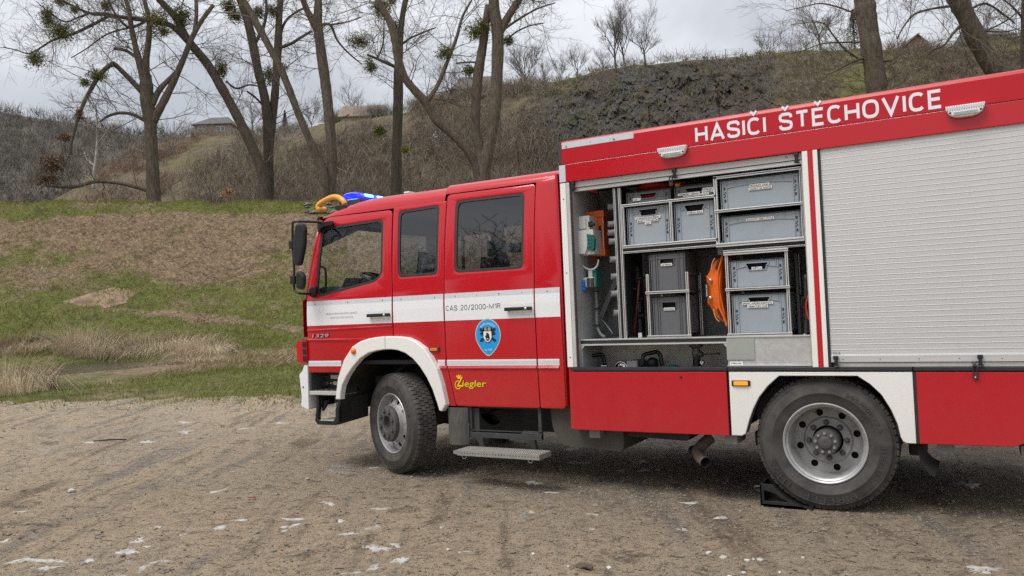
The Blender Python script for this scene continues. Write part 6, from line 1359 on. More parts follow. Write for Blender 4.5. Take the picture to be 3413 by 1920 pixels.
X = np.concatenate([np.linspace(-1500, 120, 50), np.linspace(130, 2650, nx), np.linspace(2680, 4200, 40)]); T = np.concatenate([np.linspace(0, 1, ntt), np.array([1.03, 1.08, 1.18, 1.4, 2.0])])
XX, TT = np.meshgrid(X, T); VT = v_top(XX); tt = np.clip(TT, 0, 1)
prof_r = np.interp(tt, [0, .30, .48, .80, .93, 1], [0, .16, .36, .84, .965, 1]); prof_s = np.interp(tt, [0, .3, .6, .85, 1], [0, .24, .58, .90, 1.0])
rockx = np.interp(XX, [1290, 1390, 1900, 2050], [0, 1, 1, .12]); fr_ = prof_r*rockx+prof_s*(1-rockx)
VV = HV0+(VT-HV0)*TT; ZT = sky_z(XX, VT)
ZZ = HZ0+(ZT-HZ0)*fr_-np.clip(TT-1, 0, 2)*1.5
UU = (XX-1288)/2000.*VV
n_w, c_w = worley(UU*.75+.6*fbm(UU*.4, ZZ*.4, 81, 3), ZZ*.24, 3); n_w2, c_w2 = worley(UU*1.7+.5*fbm(UU, ZZ, 82, 2), ZZ*.75, 4); n_w3, c_w3 = worley(UU*2.6, ZZ*2.0, 6)
rough_ = fbm(UU*.16, ZZ*.16, 21, 5, .55)
rock = rockx*np.clip(np.interp(tt, [.28, .42, .90, .97], [0, 1, 1, 0])+.9*rough_-.1, 0, 1); rock = np.clip(rock+np.interp(XX, [380, 430, 620, 700], [0, .25, .25, 0])*np.clip(rough_*3, 0, 1)*(tt < .5), 0, 1)
edge = np.clip((1-tt)*9, 0, 1)*np.clip(tt*8, 0, 1)
dv = (rock*((c_w-.5)*1.0+(c_w2-.5)*.9+(c_w3-.5)*.8+1.2*rough_+.8*fbm(UU*.6, ZZ*.6, 83, 4, .65))+(1-rock)*(1.6*rough_+.5*fbm(UU*.9, ZZ*.9, 25, 3)))*edge
VV = VV+dv; ZZ = ZZ+edge*rock*((c_w2-.5)*.45+(c_w3-.5)*.5)+(1-edge)*.35*fbm(UU*.5, VV*.1, 27, 4)*(TT > .5); UU = (XX-1288)/2000.*VV
P = np.stack([UU, VV, ZZ], -1).reshape(-1, 3); ncol = len(X); idx = np.arange(P.shape[0]).reshape(len(T), ncol)
F = np.stack([idx[:-1, :-1], idx[:-1, 1:], idx[1:, 1:], idx[1:, :-1]], -1).reshape(-1, 4)
N_ = NT('hillside', .95)
at_ = N_.n('ShaderNodeAttribute', attribute_name='rock'); gr_at = N_.n('ShaderNodeAttribute', attribute_name='turf')
nb = N_.noise(N_.obj, .10, 5, .6); nm = N_.noise(N_.obj, .55, 6, .7); nf = N_.noise(N_.obj, 2.6, 5, .75)
scrub = N_.ramp(nm, [(.30, (.085, .066, .048)), (.5, (.165, .130, .090)), (.7, (.235, .180, .118))]); scrub = N_.mix(N_.math('MULTIPLY', N_.step(nb, .50, .66), .7), scrub, (.165, .150, .065))
turf = N_.ramp(nm, [(.3, (.080, .105, .026)), (.5, (.140, .145, .042)), (.7, (.235, .180, .072))])
stone_ = N_.ramp(nf, [(.25, (.020, .020, .022)), (.46, (.062, .060, .060)), (.62, (.120, .113, .104)), (.78, (.19, .175, .15))]); stone_ = N_.mix(N_.math('MULTIPLY', N_.step(nm, .48, .60), .7), stone_, (.105, .092, .048)); stone_ = N_.mix(N_.math('MULTIPLY', N_.step(nb, .52, .64), .5), stone_, (.105, .078, .056))
colr = N_.mix(gr_at.outputs['Fac'], scrub, turf); colr = N_.mix(N_.step(N_.math('ADD', at_.outputs['Fac'], N_.math('MULTIPLY', N_.math('SUBTRACT', nm, .5), .9)), .35, .6), colr, stone_)
HILLM = N_.done(colr, N_.math('ADD', nf, N_.math('MULTIPLY', nm, 2.0)), .8, .5)
hill = tag(tf(fastmesh('hill', P, F, HILLM, False)), kind='structure')
a_ = hill.data.attributes.new('rock', 'FLOAT', 'POINT'); a_.data.foreach_set('value', rock.reshape(-1).astype(np.float32))
turfm = np.clip(np.interp(tt, [.80, .93, 1], [0, .7, 1])+.8*fbm(UU*.12, ZZ*.12, 33, 4)-.05, 0, 1)*np.interp(XX, [700, 1000], [.4, 1]); turfm = np.maximum(turfm, np.interp(XX, [2000, 2090, 2230, 2300], [0, .9, .9, .2])*np.clip(.6+1.6*fbm(UU*.15, ZZ*.15, 35, 4), 0, 1))
a_ = hill.data.attributes.new('turf', 'FLOAT', 'POINT'); a_.data.foreach_set('value', turfm.reshape(-1).astype(np.float32))
HX, HT = X, T; HP = P.reshape(len(T), ncol, 3)
def hill_at(x, t):                               # preview column and height fraction -> (u, v, z)
    i = np.clip(np.searchsorted(HX, x), 0, ncol-1); j = np.clip(np.searchsorted(HT, t), 0, len(HT)-1); return HP[j, i]
# far wooded hill on the left
FX = np.concatenate([np.linspace(-2500, -100, 60), np.linspace(-90, 700, 200)]); FT = np.linspace(0, 1.15, 50); XX2, TT2 = np.meshgrid(FX, FT)
fs_ = np.interp(XX2, [-2500, -900, -200, 0, 60, 120, 200, 280, 350, 430, 520, 700], [150, 200, 258, 272, 283, 292, 303, 318, 332, 345, 360, 400])
V2 = 210+190*TT2; top2 = CAM.z+(horizon(XX2)-fs_)*400/2000.; Z2 = 2+(top2-2)*np.clip(TT2, 0, 1)**.95-np.clip(TT2-1, 0, 1)*20; U2 = (XX2-1288)/2000*V2; Z2 = Z2+2.0*fbm(U2*.03, V2*.03, 51, 4)*np.clip(TT2*4, 0, 1)*np.clip((1-TT2)*6, 0, 1)
P2 = np.stack([U2, V2, Z2], -1).reshape(-1, 3); i2 = np.arange(P2.shape[0]).reshape(len(FT), len(FX)); F2 = np.stack([i2[:-1, :-1], i2[:-1, 1:], i2[1:, 1:], i2[1:, :-1]], -1).reshape(-1, 4)
FARM = mat('far_wood_floor', (.095, .085, .070), .95, col2=(.15, .135, .105), vscale=.08, bump=.5, bscale=.5)
farh = tag(tf(fastmesh('far_hill', P2, F2, FARM, True)), kind='structure'); FP = P2.reshape(len(FT), len(FX), 3)

# ================================================================= WOODY PLANTS
def segmesh(name, S, m, parent=None, n=3):       # S: rows of p0(3) p1(3) r0 r1 -> open n-sided tapered tubes
    S = np.asarray(S, dtype=np.float64); p0, p1, r0, r1 = S[:, :3], S[:, 3:6], S[:, 6], S[:, 7]; d = p1-p0; L = np.linalg.norm(d, axis=1, keepdims=True)+1e-9; d = d/L
    ref = np.where(np.abs(d[:, 2:3]) < .9, np.array([[0, 0, 1.]]), np.array([[1., 0, 0]])); e1 = np.cross(d, ref); e1 /= np.linalg.norm(e1, axis=1, keepdims=True); e2 = np.cross(d, e1); V = []
    for (p, r) in ((p0, r0), (p1, r1)):
        for k in range(n): a = 2*np.pi*k/n; V.append(p+(e1*np.cos(a)+e2*np.sin(a))*r[:, None])
    V = np.stack(V, 1).reshape(-1, 3); b = (np.arange(len(S))*2*n)[:, None]
    F = np.concatenate([b+np.array([[k, (k+1) % n, n+(k+1) % n, n+k]]) for k in range(n)], 0); return fastmesh(name, V, F, m, True, parent)
def grow(S, rg, p, d, L, r, depth, spread=.75, up=.12, kids=3, minr=.006, wob=.22):
    n = 4 if L > .8 else 3
    for i in range(n):
        d = (d+Vector((rg.uniform(-wob, wob), rg.uniform(-wob, wob), rg.uniform(-wob, wob)+up))).normalized(); q = p+d*(L/n); r1 = max(minr*.6, r*(1-.75*(i+1)/n)) if depth == 0 else max(minr, r*(1-.45*(i+1)/n))
        r0 = r*(1-(.75 if depth == 0 else .45)*i/n); S.append((*p, *q, max(r0, minr*.7), r1))
        if depth > 0:
            for _ in range(kids if i > 0 else max(0, kids-2)):
                if rg.random() < .62:
                    a = Vector((rg.gauss(0, 1), rg.gauss(0, 1), rg.gauss(0, 1))); a = (a-d*a.dot(d)).normalized(); grow(S, rg, q, (d+a*spread*rg.uniform(.7, 1.4)).normalized(), L*rg.uniform(.42, .70), r1*.62, depth-1, spread, up, kids, minr, wob)
        p = q
def bark(name, c1, c2, sc=5.0):
    N_ = NT(name, .95); v = N_.map((1, 1, .20)); n1_ = N_.noise(v, sc*2.0, 8, .82, .3); n2 = N_.noise(N_.obj, 1.2, 4); c = N_.ramp(n1_, [(.30, c1), (.5, tuple((a+b)/2 for a, b in zip(c1, c2))), (.68, c2)]); c = N_.mix(N_.math('MULTIPLY', N_.step(n2, .56, .72), .45), c, (.085, .085, .040)); return N_.done(c, n1_, 1.0, .10)
BARK = bark('poplar_bark', (.030, .024, .019), (.245, .200, .155)); BARKD = bark('wet_bark', (.022, .018, .014), (.180, .148, .115)); BARKL = mat('pale_bark', (.33, .30, .25), .9, col2=(.46, .43, .37), vscale=6)
TWIG = mat('twig_brown', (.10, .082, .064), .9, col2=(.19, .16, .125), vscale=.8); TWIGD = mat('twig_grey', (.10, .092, .085), .9, col2=(.17, .155, .14), vscale=.5)
MISTM = rndmat('mistletoe_leaf', [(.0, (.040, .055, .010)), (.4, (.095, .115, .022)), (.75, (.185, .180, .040)), (1.0, (.30, .25, .08))], .35, .5)
DEADM = rndmat('dead_leaf', [(.0, (.05, .030, .018)), (.5, (.13, .078, .046)), (1.0, (.25, .16, .10))], .2, 1.)
def leafball(name, c, rad, n, m, parent, seed, size=.05):    # clump of small leaf pairs and thin stems
    q = np.random.default_rng(seed); d = q.normal(size=(n, 3)); d /= np.linalg.norm(d, axis=1, keepdims=True); r = q.random(n)**.70*(1+.30*np.sin(d[:, 0]*5+seed)*np.cos(d[:, 2]*4)+.18*np.sin(d[:, 1]*9+seed)); ctr = np.array(c)+d*r[:, None]*np.array(rad)
    a = q.normal(size=(n, 3)); a /= np.linalg.norm(a, axis=1, keepdims=True); b = np.cross(a, q.normal(size=(n, 3))); b /= np.linalg.norm(b, axis=1, keepdims=True); s = size*q.uniform(.6, 1.4, n)[:, None]
    V = np.stack([ctr-a*s, ctr+b*s*.35, ctr+a*s, ctr-b*s*.35], 1).reshape(-1, 3); o = addrnd(fastmesh(name, V, np.arange(4*n).reshape(-1, 4), m, False, parent), 4, seed); o['kind'] = 'stuff'; return o
def traced_tree(name, label, v0, base, limbs, balls=(), seed=1, m=BARK, twig=TWIG, tw=1.0, group='bare trees on the embankment', hb=b1, depth_jit=.6, twl=(1.2, 3.2), dead=()):
    """limbs: lists of (x, y, half width) traced on the photo; twigs grow from them in all directions"""
    rg = random.Random(seed); bp = atv(hb(*base), v0); loc = uvz(bp.x, v0, bp.z); root = tag(empty(name, loc), label, 'tree', group); S = []
    tr_ = MB()
    for li, (tf_, lv, pts, dens) in enumerate(limbs):
        P3 = []; RR = []
        for k, (x, y, r) in enumerate(pts):
            vv = v0+lv[0]+(lv[1]-lv[0])*k/max(1, len(pts)-1); q = tf_(x, y); c = atv(q, vv); P3.append(uvz(c.x, vv, c.z)); s = {id(b1): 2.07, id(b2): 2.07, id(b4): 2.543, id(b3): 2.342}[id(tf_)]; RR.append(r/s/FPX*vv)
        s0_ = RR[0]
        if pts[0][1] >= base[1]-70 and tf_ is not None and abs(li) < 9 and pts[0][2] > 12:      # carry the stem down into the ground
            d0 = P3[0]-TF_LOC; gu, gv = d0.dot(U0), d0.dot(H0); zg = hz(gu, gv)-.35
            if P3[0].z > zg+.2: P3.insert(0, Vector((P3[0].x, P3[0].y, zg))); RR.insert(0, s0_*1.25)
        if pts[-1][1] < 0 and RR[-1] > .03:      # and carry it on above the picture, tapering
            d1 = (P3[-1]-P3[-2]).normalized(); rr_ = RR[-1]
            for k2 in range(4):
                d1 = (d1+Vector((rg.uniform(-.18, .18), rg.uniform(-.18, .18), .16))).normalized(); P3.append(P3[-1]+d1*min(2.2, 12*rr_+.6)); RR.append(rr_*(.78-.19*k2))
        path = spline(P3, 5); rad = [np.interp(i/5, range(len(RR)), RR)*(1+rg.uniform(-.06, .06)) for i in range(len(path))]
        tr_.tube(path, [float(x) for x in rad], 10 if RR[0] > .12 else 7, caps=True)
        Ltot = sum((path[i+1]-path[i]).length for i in range(len(path)-1)); nt_ = int(Ltot*dens*tw*.62)
        for _ in range(nt_):
            i = rg.randrange(len(path)-1); t = path[i+1]-path[i]; d = t.normalized(); a = Vector((rg.gauss(0, 1), rg.gauss(0, 1), rg.gauss(0, 1))); a = (a-d*a.dot(d)).normalized(); L = rg.uniform(*twl)*(1 if rad[i] < .25 else .8)
            grow(S, rg, path[i]+t*rg.random(), (d*.35+a+Vector((0, 0, .15))).normalized(), L, min(rad[i]*.35, .032), 2, .85, .03, 3, .0075)
    tr_.build('trunk', m, root, 60)
    if S:
        o = segmesh('crown', S, twig, root)
    for k, (tf_, x, y, rx, ry, dv_) in enumerate(balls):
        if rx < 33: continue
        rx, ry = rx*1.12, ry*1.12
        s = 2.07; c = atv(tf_(x, y), v0+dv_); w_ = uvz(c.x, v0+dv_, c.z); a, b_ = rx/s/FPX*v0, ry/s/FPX*v0; leafball('mistletoe', w_, (a, a, b_), int(200+620*a*b_*6), MISTM, root, seed*31+k, .060)
    for k, (tf_, x, y, rx, ry, dv_) in enumerate(dead):
        s = 2.07; c = atv(tf_(x, y), v0+dv_); w_ = uvz(c.x, v0+dv_, c.z); a, b_ = rx/s/FPX*v0, ry/s/FPX*v0; leafball('dead_leaves', w_, (a, a, b_), int(200+500*a*b_*4), DEADM, root, seed*37+k, .07)
    return root
traced_tree('poplar_tree', 'pruned bare poplar with a snapped limb hanging down, nearest the left edge', 46.5, (1060, 1370), [
    (b1, (0, 0), [(1062, 1385, 50), (1055, 1250, 44), (1050, 1100, 40), (1042, 950, 38), (1035, 830, 42), (1015, 700, 44), (1010, 600, 44), (1005, 520, 38)], 1.0),
    (b1, (0, .8), [(1000, 560, 30), (965, 440, 25), (930, 300, 19), (905, 180, 17), (888, 60, 15), (850, -60, 13)], 3.0),
    (b1, (0, -.6), [(1015, 540, 28), (1008, 440, 22), (1030, 220, 18), (1020, 100, 16), (990, -40, 14)], 3.0),
    (b1, (0, .9), [(1050, 840, 34), (1105, 745, 28), (1180, 600, 24), (1260, 420, 20), (1330, 250, 17), (1400, 130, 15), (1472, 35, 13)], 2.0),
    (b1, (0, .4), [(1050, 720, 24), (1100, 620, 19), (1170, 545, 16), (1225, 490, 14)], 2.0), (b1, (.6, 1.0), [(1340, 230, 15), (1355, 100, 13), (1350, -40, 12)], 2.5),
    (b1, (0, -.8), [(985, 640, 20), (900, 550, 18), (820, 470, 16), (778, 436, 17)], 1.5), (b1, (-.8, -1.4), [(785, 432, 16), (700, 500, 15), (620, 630, 14), (570, 730, 13), (520, 870, 11), (490, 1000, 10), (470, 1090, 8)], 5.0),
    (b1, (0, -.5), [(1005, 835, 14), (920, 792, 12), (830, 780, 11), (750, 800, 9), (690, 840, 6)], 1.5), (b1, (.2, 0), [(940, 395, 12), (870, 350, 11), (788, 335, 11)], 1.0),
    (b1, (0, -1.0), [(1010, 1315, 12), (880, 1275, 13), (740, 1255, 12), (640, 1256, 13), (540, 1285, 13), (430, 1292, 9), (300, 1282, 6)], 3.0)],
    [(b1, 670, 520, 62, 42, -1), (b1, 585, 572, 36, 30, -1.2), (b1, 790, 530, 30, 40, -1), (b1, 1080, 140, 72, 58, -.5), (b1, 1130, 220, 35, 35, -.5)], 3,
    dead=[(b1, 360, 1130, 95, 90, -1.2), (b1, 330, 1240, 90, 55, -1.2), (b1, 450, 950, 45, 35, -1.2), (b1, 545, 790, 30, 40, -1.2)])
traced_tree('leaning_poplar', 'bare poplar leaning left with long arching branches full of mistletoe', 48, (1835, 1330), [
    (b1, (0, 0), [(1838, 1385, 40), (1800, 1160, 35), (1700, 930, 34), (1620, 770, 34), (1520, 590, 32), (1430, 440, 30), (1330, 320, 30), (1270, 230, 27), (1210, 120, 24), (1100, 0, 22), (1050, -60, 20)], 1.6),
    (b1, (0, -1.5), [(1310, 300, 24), (1200, 190, 20), (1110, 155, 18), (980, 135, 16), (850, 120, 14), (720, 100, 13), (620, 92, 10), (500, 40, 8), (380, -30, 6)], 3.5),
    (b1, (-.9, -2.2), [(760, 105, 11), (620, 180, 11), (500, 235, 9), (370, 275, 8), (280, 330, 6), (200, 370, 5), (110, 345, 4), (20, 325, 3)], 5.0),
    (b1, (-.5, -1), [(1000, 150, 10), (900, 190, 9), (830, 140, 8), (770, 50, 7), (740, -40, 6)], 4.0), (b1, (-.8, -1.5), [(620, 90, 8), (540, 120, 6), (450, 150, 5), (360, 100, 4), (250, 10, 3)], 5.0),
    (b1, (-.6, -1.2), [(900, 190, 7), (780, 220, 6), (700, 260, 5), (590, 340, 4), (490, 400, 3)], 4.0), (b1, (0, .6), [(1560, 560, 8), (1630, 610, 7), (1720, 585, 6), (1800, 600, 4)], 3.0)],
    [(b1, 330, 120, 50, 90, -1.8), (b1, 420, 220, 82, 72, -1.8), (b1, 245, 405, 62, 62, -2.2), (b1, 1255, 115, 72, 72, 0), (b1, 515, 62, 36, 32, -1.5), (b1, 420, 15, 42, 28, -1.5), (b1, 1530, 480, 44, 66, .3), (b1, 1530, 310, 26, 22, .3), (b1, 1685, 800, 28, 32, .2), (b1, 730, 40, 35, 40, -1)], 4, m=BARKD)
traced_tree('twin_poplar', 'upright forked poplar with mistletoe in its fork, right of the leaning one', 50, (1840, 1340), [
    (b2, (0, 0), [(405, 1385, 38), (402, 1000, 34), (385, 720, 32), (330, 480, 30), (285, 250, 30), (240, 80, 28), (190, -50, 26)], 1.6),
    (b2, (0, 1.2), [(410, 1020, 30), (430, 830, 28), (452, 600, 27), (470, 300, 26), (478, 100, 22), (492, -50, 20)], 2.2),
    (b2, (.5, 1.5), [(480, 330, 12), (560, 300, 11), (640, 250, 10), (700, 215, 9)], 3.0), (b2, (.8, 1.6), [(480, 260, 10), (520, 150, 9), (600, 80, 8), (670, 50, 7)], 3.5), (b2, (0, -1), [(360, 720, 8), (310, 670, 7), (255, 630, 6)], 1.5), (b2, (0, .8), [(300, 320, 12), (370, 180, 12), (390, 60, 10), (380, -40, 9)], 2.5)],
    [(b2, 130, 40, 60, 60, 0), (b2, 175, 110, 60, 45, 0), (b2, 335, 85, 46, 44, .5), (b2, 430, 80, 45, 50, .8), (b2, 410, 520, 50, 70, .6), (b2, 495, 480, 38, 55, .8), (b2, 430, 600, 30, 40, .6), (b2, 210, 210, 28, 30, 0)], 5, m=BARKD)
traced_tree('crossed_poplar', 'poplar pair crossing low, one stem leaning far to the left', 46, (800, 1370), [
    (b2, (0, -.8), [(792, 1390, 36), (785, 1200, 32), (735, 1070, 28), (680, 950, 27), (600, 760, 25), (540, 600, 25), (470, 440, 25), (380, 270, 25), (300, 120, 24), (230, 0, 22), (180, -80, 20)], 1.5),
    (b2, (.2, 0), [(830, 1390, 34), (842, 1100, 35), (825, 850, 36), (800, 600, 36), (765, 350, 36), (745, 170, 33), (748, 0, 26), (752, -70, 24)], 1.3),
    (b2, (0, -.6), [(742, 210, 28), (700, 130, 25), (660, 50, 22), (625, -50, 20)], 2.2), (b2, (0, .7), [(758, 175, 10), (830, 172, 10), (880, 280, 8), (960, 370, 6), (1050, 445, 4)], 3.5), (b2, (0, .6), [(830, 172, 7), (950, 150, 5), (1040, 120, 4)], 4.0), (b2, (0, .8), [(840, 860, 9), (890, 830, 7), (960, 790, 4)], 2.0)],
    [(b2, 800, 10, 30, 24, 0), (b2, 875, 830, 18, 22, 0)], 6)
traced_tree('straight_poplar', 'single straight bare poplar trunk behind the blue roof light', 50, (1285, 1280), [
    (b2, (0, 0), [(1285, 1390, 44), (1285, 1200, 38), (1290, 1000, 36), (1298, 700, 36), (1300, 480, 34), (1310, 300, 24), (1325, 130, 20), (1350, 0, 19), (1370, -60, 18)], 1.6),
    (b2, (0, -.8), [(1275, 460, 13), (1150, 405, 10), (1085, 378, 7)], 3.0), (b2, (-.4, -1), [(1150, 405, 7), (1190, 320, 6), (1200, 200, 5), (1200, 60, 4)], 4.0), (b2, (0, 1), [(1318, 310, 8), (1380, 265, 7), (1480, 220, 6), (1560, 190, 4)], 4.0)],
    [(b2, 1030, 285, 98, 50, -1), (b2, 1180, 50, 75, 80, -.5), (b2, 1270, 190, 38, 62, 0), (b2, 1110, 460, 40, 50, -1), (b2, 1170, 905, 48, 50, -.5), (b2, 1215, 290, 30, 35, 0), (b2, 1255, 0, 40, 40, 0)], 7, m=BARKD)
traced_tree('three_stem_poplar', 'three-stemmed poplar behind the cab roof, one stem leaning left', 44, (1860, 1230), [
    (b2, (0, -1.2), [(1860, 1260, 34), (1810, 1090, 28), (1730, 990, 27), (1640, 900, 27), (1560, 830, 28), (1490, 710, 29), (1400, 610, 28), (1340, 530, 28), (1300, 420, 30), (1282, 300, 30), (1250, 170, 28), (1190, 60, 24), (1140, -50, 20)], 1.5),
    (b2, (-.5, .5), [(1500, 695, 20), (1570, 590, 15), (1640, 420, 13), (1700, 260, 11), (1740, 120, 9), (1805, 0, 7)], 3.0),
    (b2, (0, .7), [(1858, 1260, 36), (1862, 1050, 34), (1832, 900, 34), (1836, 700, 34), (1852, 500, 36), (1885, 300, 32), (1905, 150, 28), (1920, 40, 24)], 1.4),
    (b2, (0, 0), [(1880, 1300, 52), (1905, 1100, 44), (1955, 850, 40), (1978, 550, 42), (1985, 250, 42), (1962, 80, 40), (1950, -60, 38)], 1.2),
    (b2, (0, .8), [(1995, 225, 30), (2060, 110, 27), (2130, 0, 24), (2165, -60, 22)], 2.0), (b2, (0, -.6), [(1830, 430, 7), (1770, 430, 6), (1695, 440, 5)], 1.5), (b2, (0, 1.6), [(2030, 200, 10), (2150, 120, 8), (2260, 60, 6), (2380, 20, 4)], 4.5), (b2, (0, 1.4), [(2010, 320, 8), (2100, 230, 6), (2200, 180, 5), (2300, 160, 4)], 4.5)],
    [(b2, 1840, 220, 100, 62, .5), (b2, 2060, 282, 40, 36, .4), (b2, 1790, 490, 44, 42, .5), (b2, 1620, 365, 60, 50, -.3), (b2, 1880, 170, 45, 40, .5), (b2, 1620, 840, 30, 26, -1), (b2, 1350, 1030, 34, 26, -1)], 8)
traced_tree('thick_poplar', 'thick furrowed trunk rising behind the truck body above the lettering', 39, (1330, 790), [
    (b4, (0, 0), [(1345, 900, 86), (1330, 760, 86), (1308, 600, 86), (1272, 350, 84), (1242, 150, 85), (1222, 0, 86), (1205, -90, 86)], 1.2),
    (b4, (0, -1.5), [(1215, 490, 12), (1090, 540, 10), (1000, 590, 8), (900, 645, 6), (800, 740, 4), (730, 850, 3)], 3.5), (b4, (0, -2), [(1180, 500, 10), (1060, 420, 9), (960, 300, 7), (880, 200, 6), (760, 190, 4), (600, 210, 3)], 4.0),
    (b4, (0, 1), [(1370, 520, 9), (1480, 500, 8), (1560, 400, 7), (1690, 280, 4)], 3.5), (b4, (0, -1), [(1160, 120, 8), (1000, 60, 7), (850, 30, 6), (700, 60, 4), (560, 90, 3)], 4.5), (b4, (0, -1), [(1180, 360, 8), (1000, 360, 7), (850, 375, 6), (700, 430, 4), (560, 460, 3)], 3.0)], [], 9, depth_jit=1)
traced_tree('leaning_trunk_tree', 'thick trunk leaning right at the upper right corner', 37, (2350, 600), [
    (b4, (0, 0), [(2440, 780, 80), (2330, 600, 76), (2200, 380, 75), (2080, 130, 75), (2000, -30, 78), (1970, -90, 78)], 1.2),
    (b4, (0, -1.2), [(2030, 225, 14), (1970, 290, 11), (1900, 380, 9), (1780, 440, 7), (1690, 560, 5)], 3.5), (b4, (0, -1), [(1975, 50, 12), (1800, 75, 10), (1650, 120, 9), (1560, 220, 7), (1500, 330, 5)], 4.0),
    (b4, (0, 1), [(2120, 80, 12), (2250, 30, 10), (2400, 120, 8), (2500, 200, 6)], 4.0), (b4, (0, 1), [(2150, 300, 8), (2300, 240, 7), (2450, 160, 6), (2560, 60, 4)], 4.0), (b4, (0, 1), [(2200, 260, 7), (2400, 270, 6), (2540, 240, 4)], 3.0)], [], 10, m=BARKD)
traced_tree('edge_tree', 'dark trunk cut off by the right picture edge', 41, (2575, 600), [
    (b4, (0, 0), [(2590, 760, 32), (2580, 400, 30), (2580, 100, 28), (2585, -80, 26)], 3.0), (b4, (0, -1), [(2560, 150, 10), (2480, 60, 8), (2380, -20, 6)], 4.5), (b4, (0, -1), [(2565, 300, 10), (2460, 330, 7), (2360, 290, 5)], 4.0)], [], 11, m=BARKD)
traced_tree('pale_sapling', 'slender pale-barked sapling left of the pruned poplar', 54, (650, 1240), [
    (b1, (0, 0), [(645, 1300, 12), (650, 1200, 11), (665, 1080, 10), (672, 950, 8), (668, 830, 6), (660, 720, 4)], 1.5), (b1, (0, .3), [(650, 1140, 6), (610, 1110, 5), (580, 1050, 4)], 2.0), (b1, (0, .4), [(670, 990, 5), (720, 930, 4), (760, 870, 3)], 2.0)], [], 12, m=BARKL, twig=BARKL, twl=(.6, 1.4))

# generic bare trees: a few shapes, copied
def bare_tree(seed, h, spread, kids=3, twig=TWIGD, m=BARKD, forks=3, trunk=.30):
    rg = random.Random(seed); S = []; root = empty('bare_tree', (0, 0, 0)); tb_ = MB(); p = Vector((0, 0, -.3)); path = [p]; d = Vector((rg.uniform(-.1, .1), rg.uniform(-.1, .1), 1))
    for k in range(3): p = p+d*h*trunk/3; d = (d+Vector((rg.uniform(-.12, .12), rg.uniform(-.12, .12), 0))).normalized(); path.append(p)
    r0 = h*.022; tb_.tube(path, [r0*1.2, r0, r0*.9, r0*.8], 7, caps=False)
    for k in range(forks+3):
        a = 2*math.pi*k/(forks+3)+rg.uniform(-.4, .4); dd = Vector((math.cos(a)*spread, math.sin(a)*spread, 1.0)).normalized(); L = h*(1-trunk)*rg.uniform(.55, .9)
        grow(S, rg, path[2 if k % 2 else 3], dd, L, r0*.55, 3 if h > 5 else 2, .65, .10, kids, h*.0017, .20)
    tb_.build('trunk', m, root); segmesh('crown', S, twig, root); return root
def copy_tree(src, loc, rz, sc, label, group, sy=None):
    c = src.copy(); COL.objects.link(c); c.location = loc; c.rotation_euler = (0, 0, rz); c.scale = (sc, sc, sy or sc); tag(c, label, 'tree', group)
    for ch_ in src.children:
        d = ch_.copy(); COL.objects.link(d); d.parent = c; d.matrix_parent_inverse = Matrix.Identity(4)
    return c
protos = [bare_tree(101, 8, .80, trunk=.34), bare_tree(102, 8, .62, trunk=.40), bare_tree(103, 8, 1.0, 3, trunk=.36), bare_tree(104, 5, 1.2, 4, forks=4, trunk=.10)]
ht = [(b3, 1062, 560, 130, 1, .9, 'tallest bare tree of the pair on the cliff top'), (b3, 1135, 540, 118, 1, .8, 'bare tree beside the tallest one on the cliff top'), (b3, 1293, 500, 150, 2, 1.0, 'wide-crowned bare tree standing alone on the cliff top'), (b3, 755, 595, 400, 0, 1.1, 'small crooked bare tree on the cliff edge left of the pair'), (b3, 635, 640, 480, 0, .9, 'smallest bare tree low on the cliff edge'), (b3, 355, 690, 375, 0, 1.0, 'bare tree beside the barn on the skyline'),
      (b3, 955, 575, 400, 2, 1.0, 'low bare tree leaning left of the tall pair'), (b3, 500, 655, 500, 1, .8, 'thin bare tree between the barn and the cliff'), (b4, 395, 458, 240, 3, 1.0, 'round bushy bare tree on the hilltop by the fence end'), (b4, 852, 392, 50, 2, 1.1, 'large bare tree on the hilltop left of the thick trunk'), (b4, 600, 445, 300, 3, .9, 'bare bush tree between the two hilltop trees'), (b4, 730, 420, 330, 3, .7, 'low bare shrub tree under the large hilltop tree'),
      (b2, 1660, 640, 460, 0, .9, 'bare tree left of the dark barn'), (b2, 2190, 640, 350, 2, .9, 'bare tree right of the dark barn'), (b1, 1150, 950, 790, 3, 1.0, 'round bare tree left of the hill house'), (b1, 1270, 935, 840, 3, .9, 'low bare tree touching the hill house'), (b2, 300, 900, 700, 2, .9, 'bare tree behind the forked poplar on the ridge'), (b2, 700, 900, 720, 0, .9, 'bare tree between the crossed poplars on the ridge'), (b2, 980, 740, 610, 2, .9, 'bare tree above the tan roof'), (b2, 560, 930, 800, 3, 1.0, 'low bare tree on the ridge right of the forked poplar'), (b4, 2270, 330, 90, 1, .9, 'bare tree between the leaning trunk and the right edge')]
for k, (tf_, x, y, yt, kind, wd, lb_) in enumerate(ht):
    q = tf_(x, y); xp = q[0]/K; v_ = float(v_top(np.array([xp]))[0])+1.0; c = atv(q, v_); t_ = atv(tf_(x, yt), v_); hgt = t_.z-c.z; src = protos[kind]; h0 = 8 if kind < 3 else 5
    zt_h = float(sky_z(np.array([xp]), np.array([v_]))[0]); zb3 = min(c.z, zt_h+.2); sc = (t_.z-zb3)/h0
    loc = uvz(c.x, v_, zb3); rz = RND.uniform(0, 6.28)
    if not src.get('used'):
        src['used'] = 1; src.location = loc; src.rotation_euler = (0, 0, rz); src.scale = (sc*wd, sc*wd, sc); tag(src, lb_, 'tree', 'bare trees on the skyline')
    else: copy_tree(src, loc, rz, sc*wd, lb_, 'bare trees on the skyline', sc)
for s_ in protos:
    if 'used' in s_: del s_['used']
for o in COL.objects:
    if 'used' in o: del o['used']
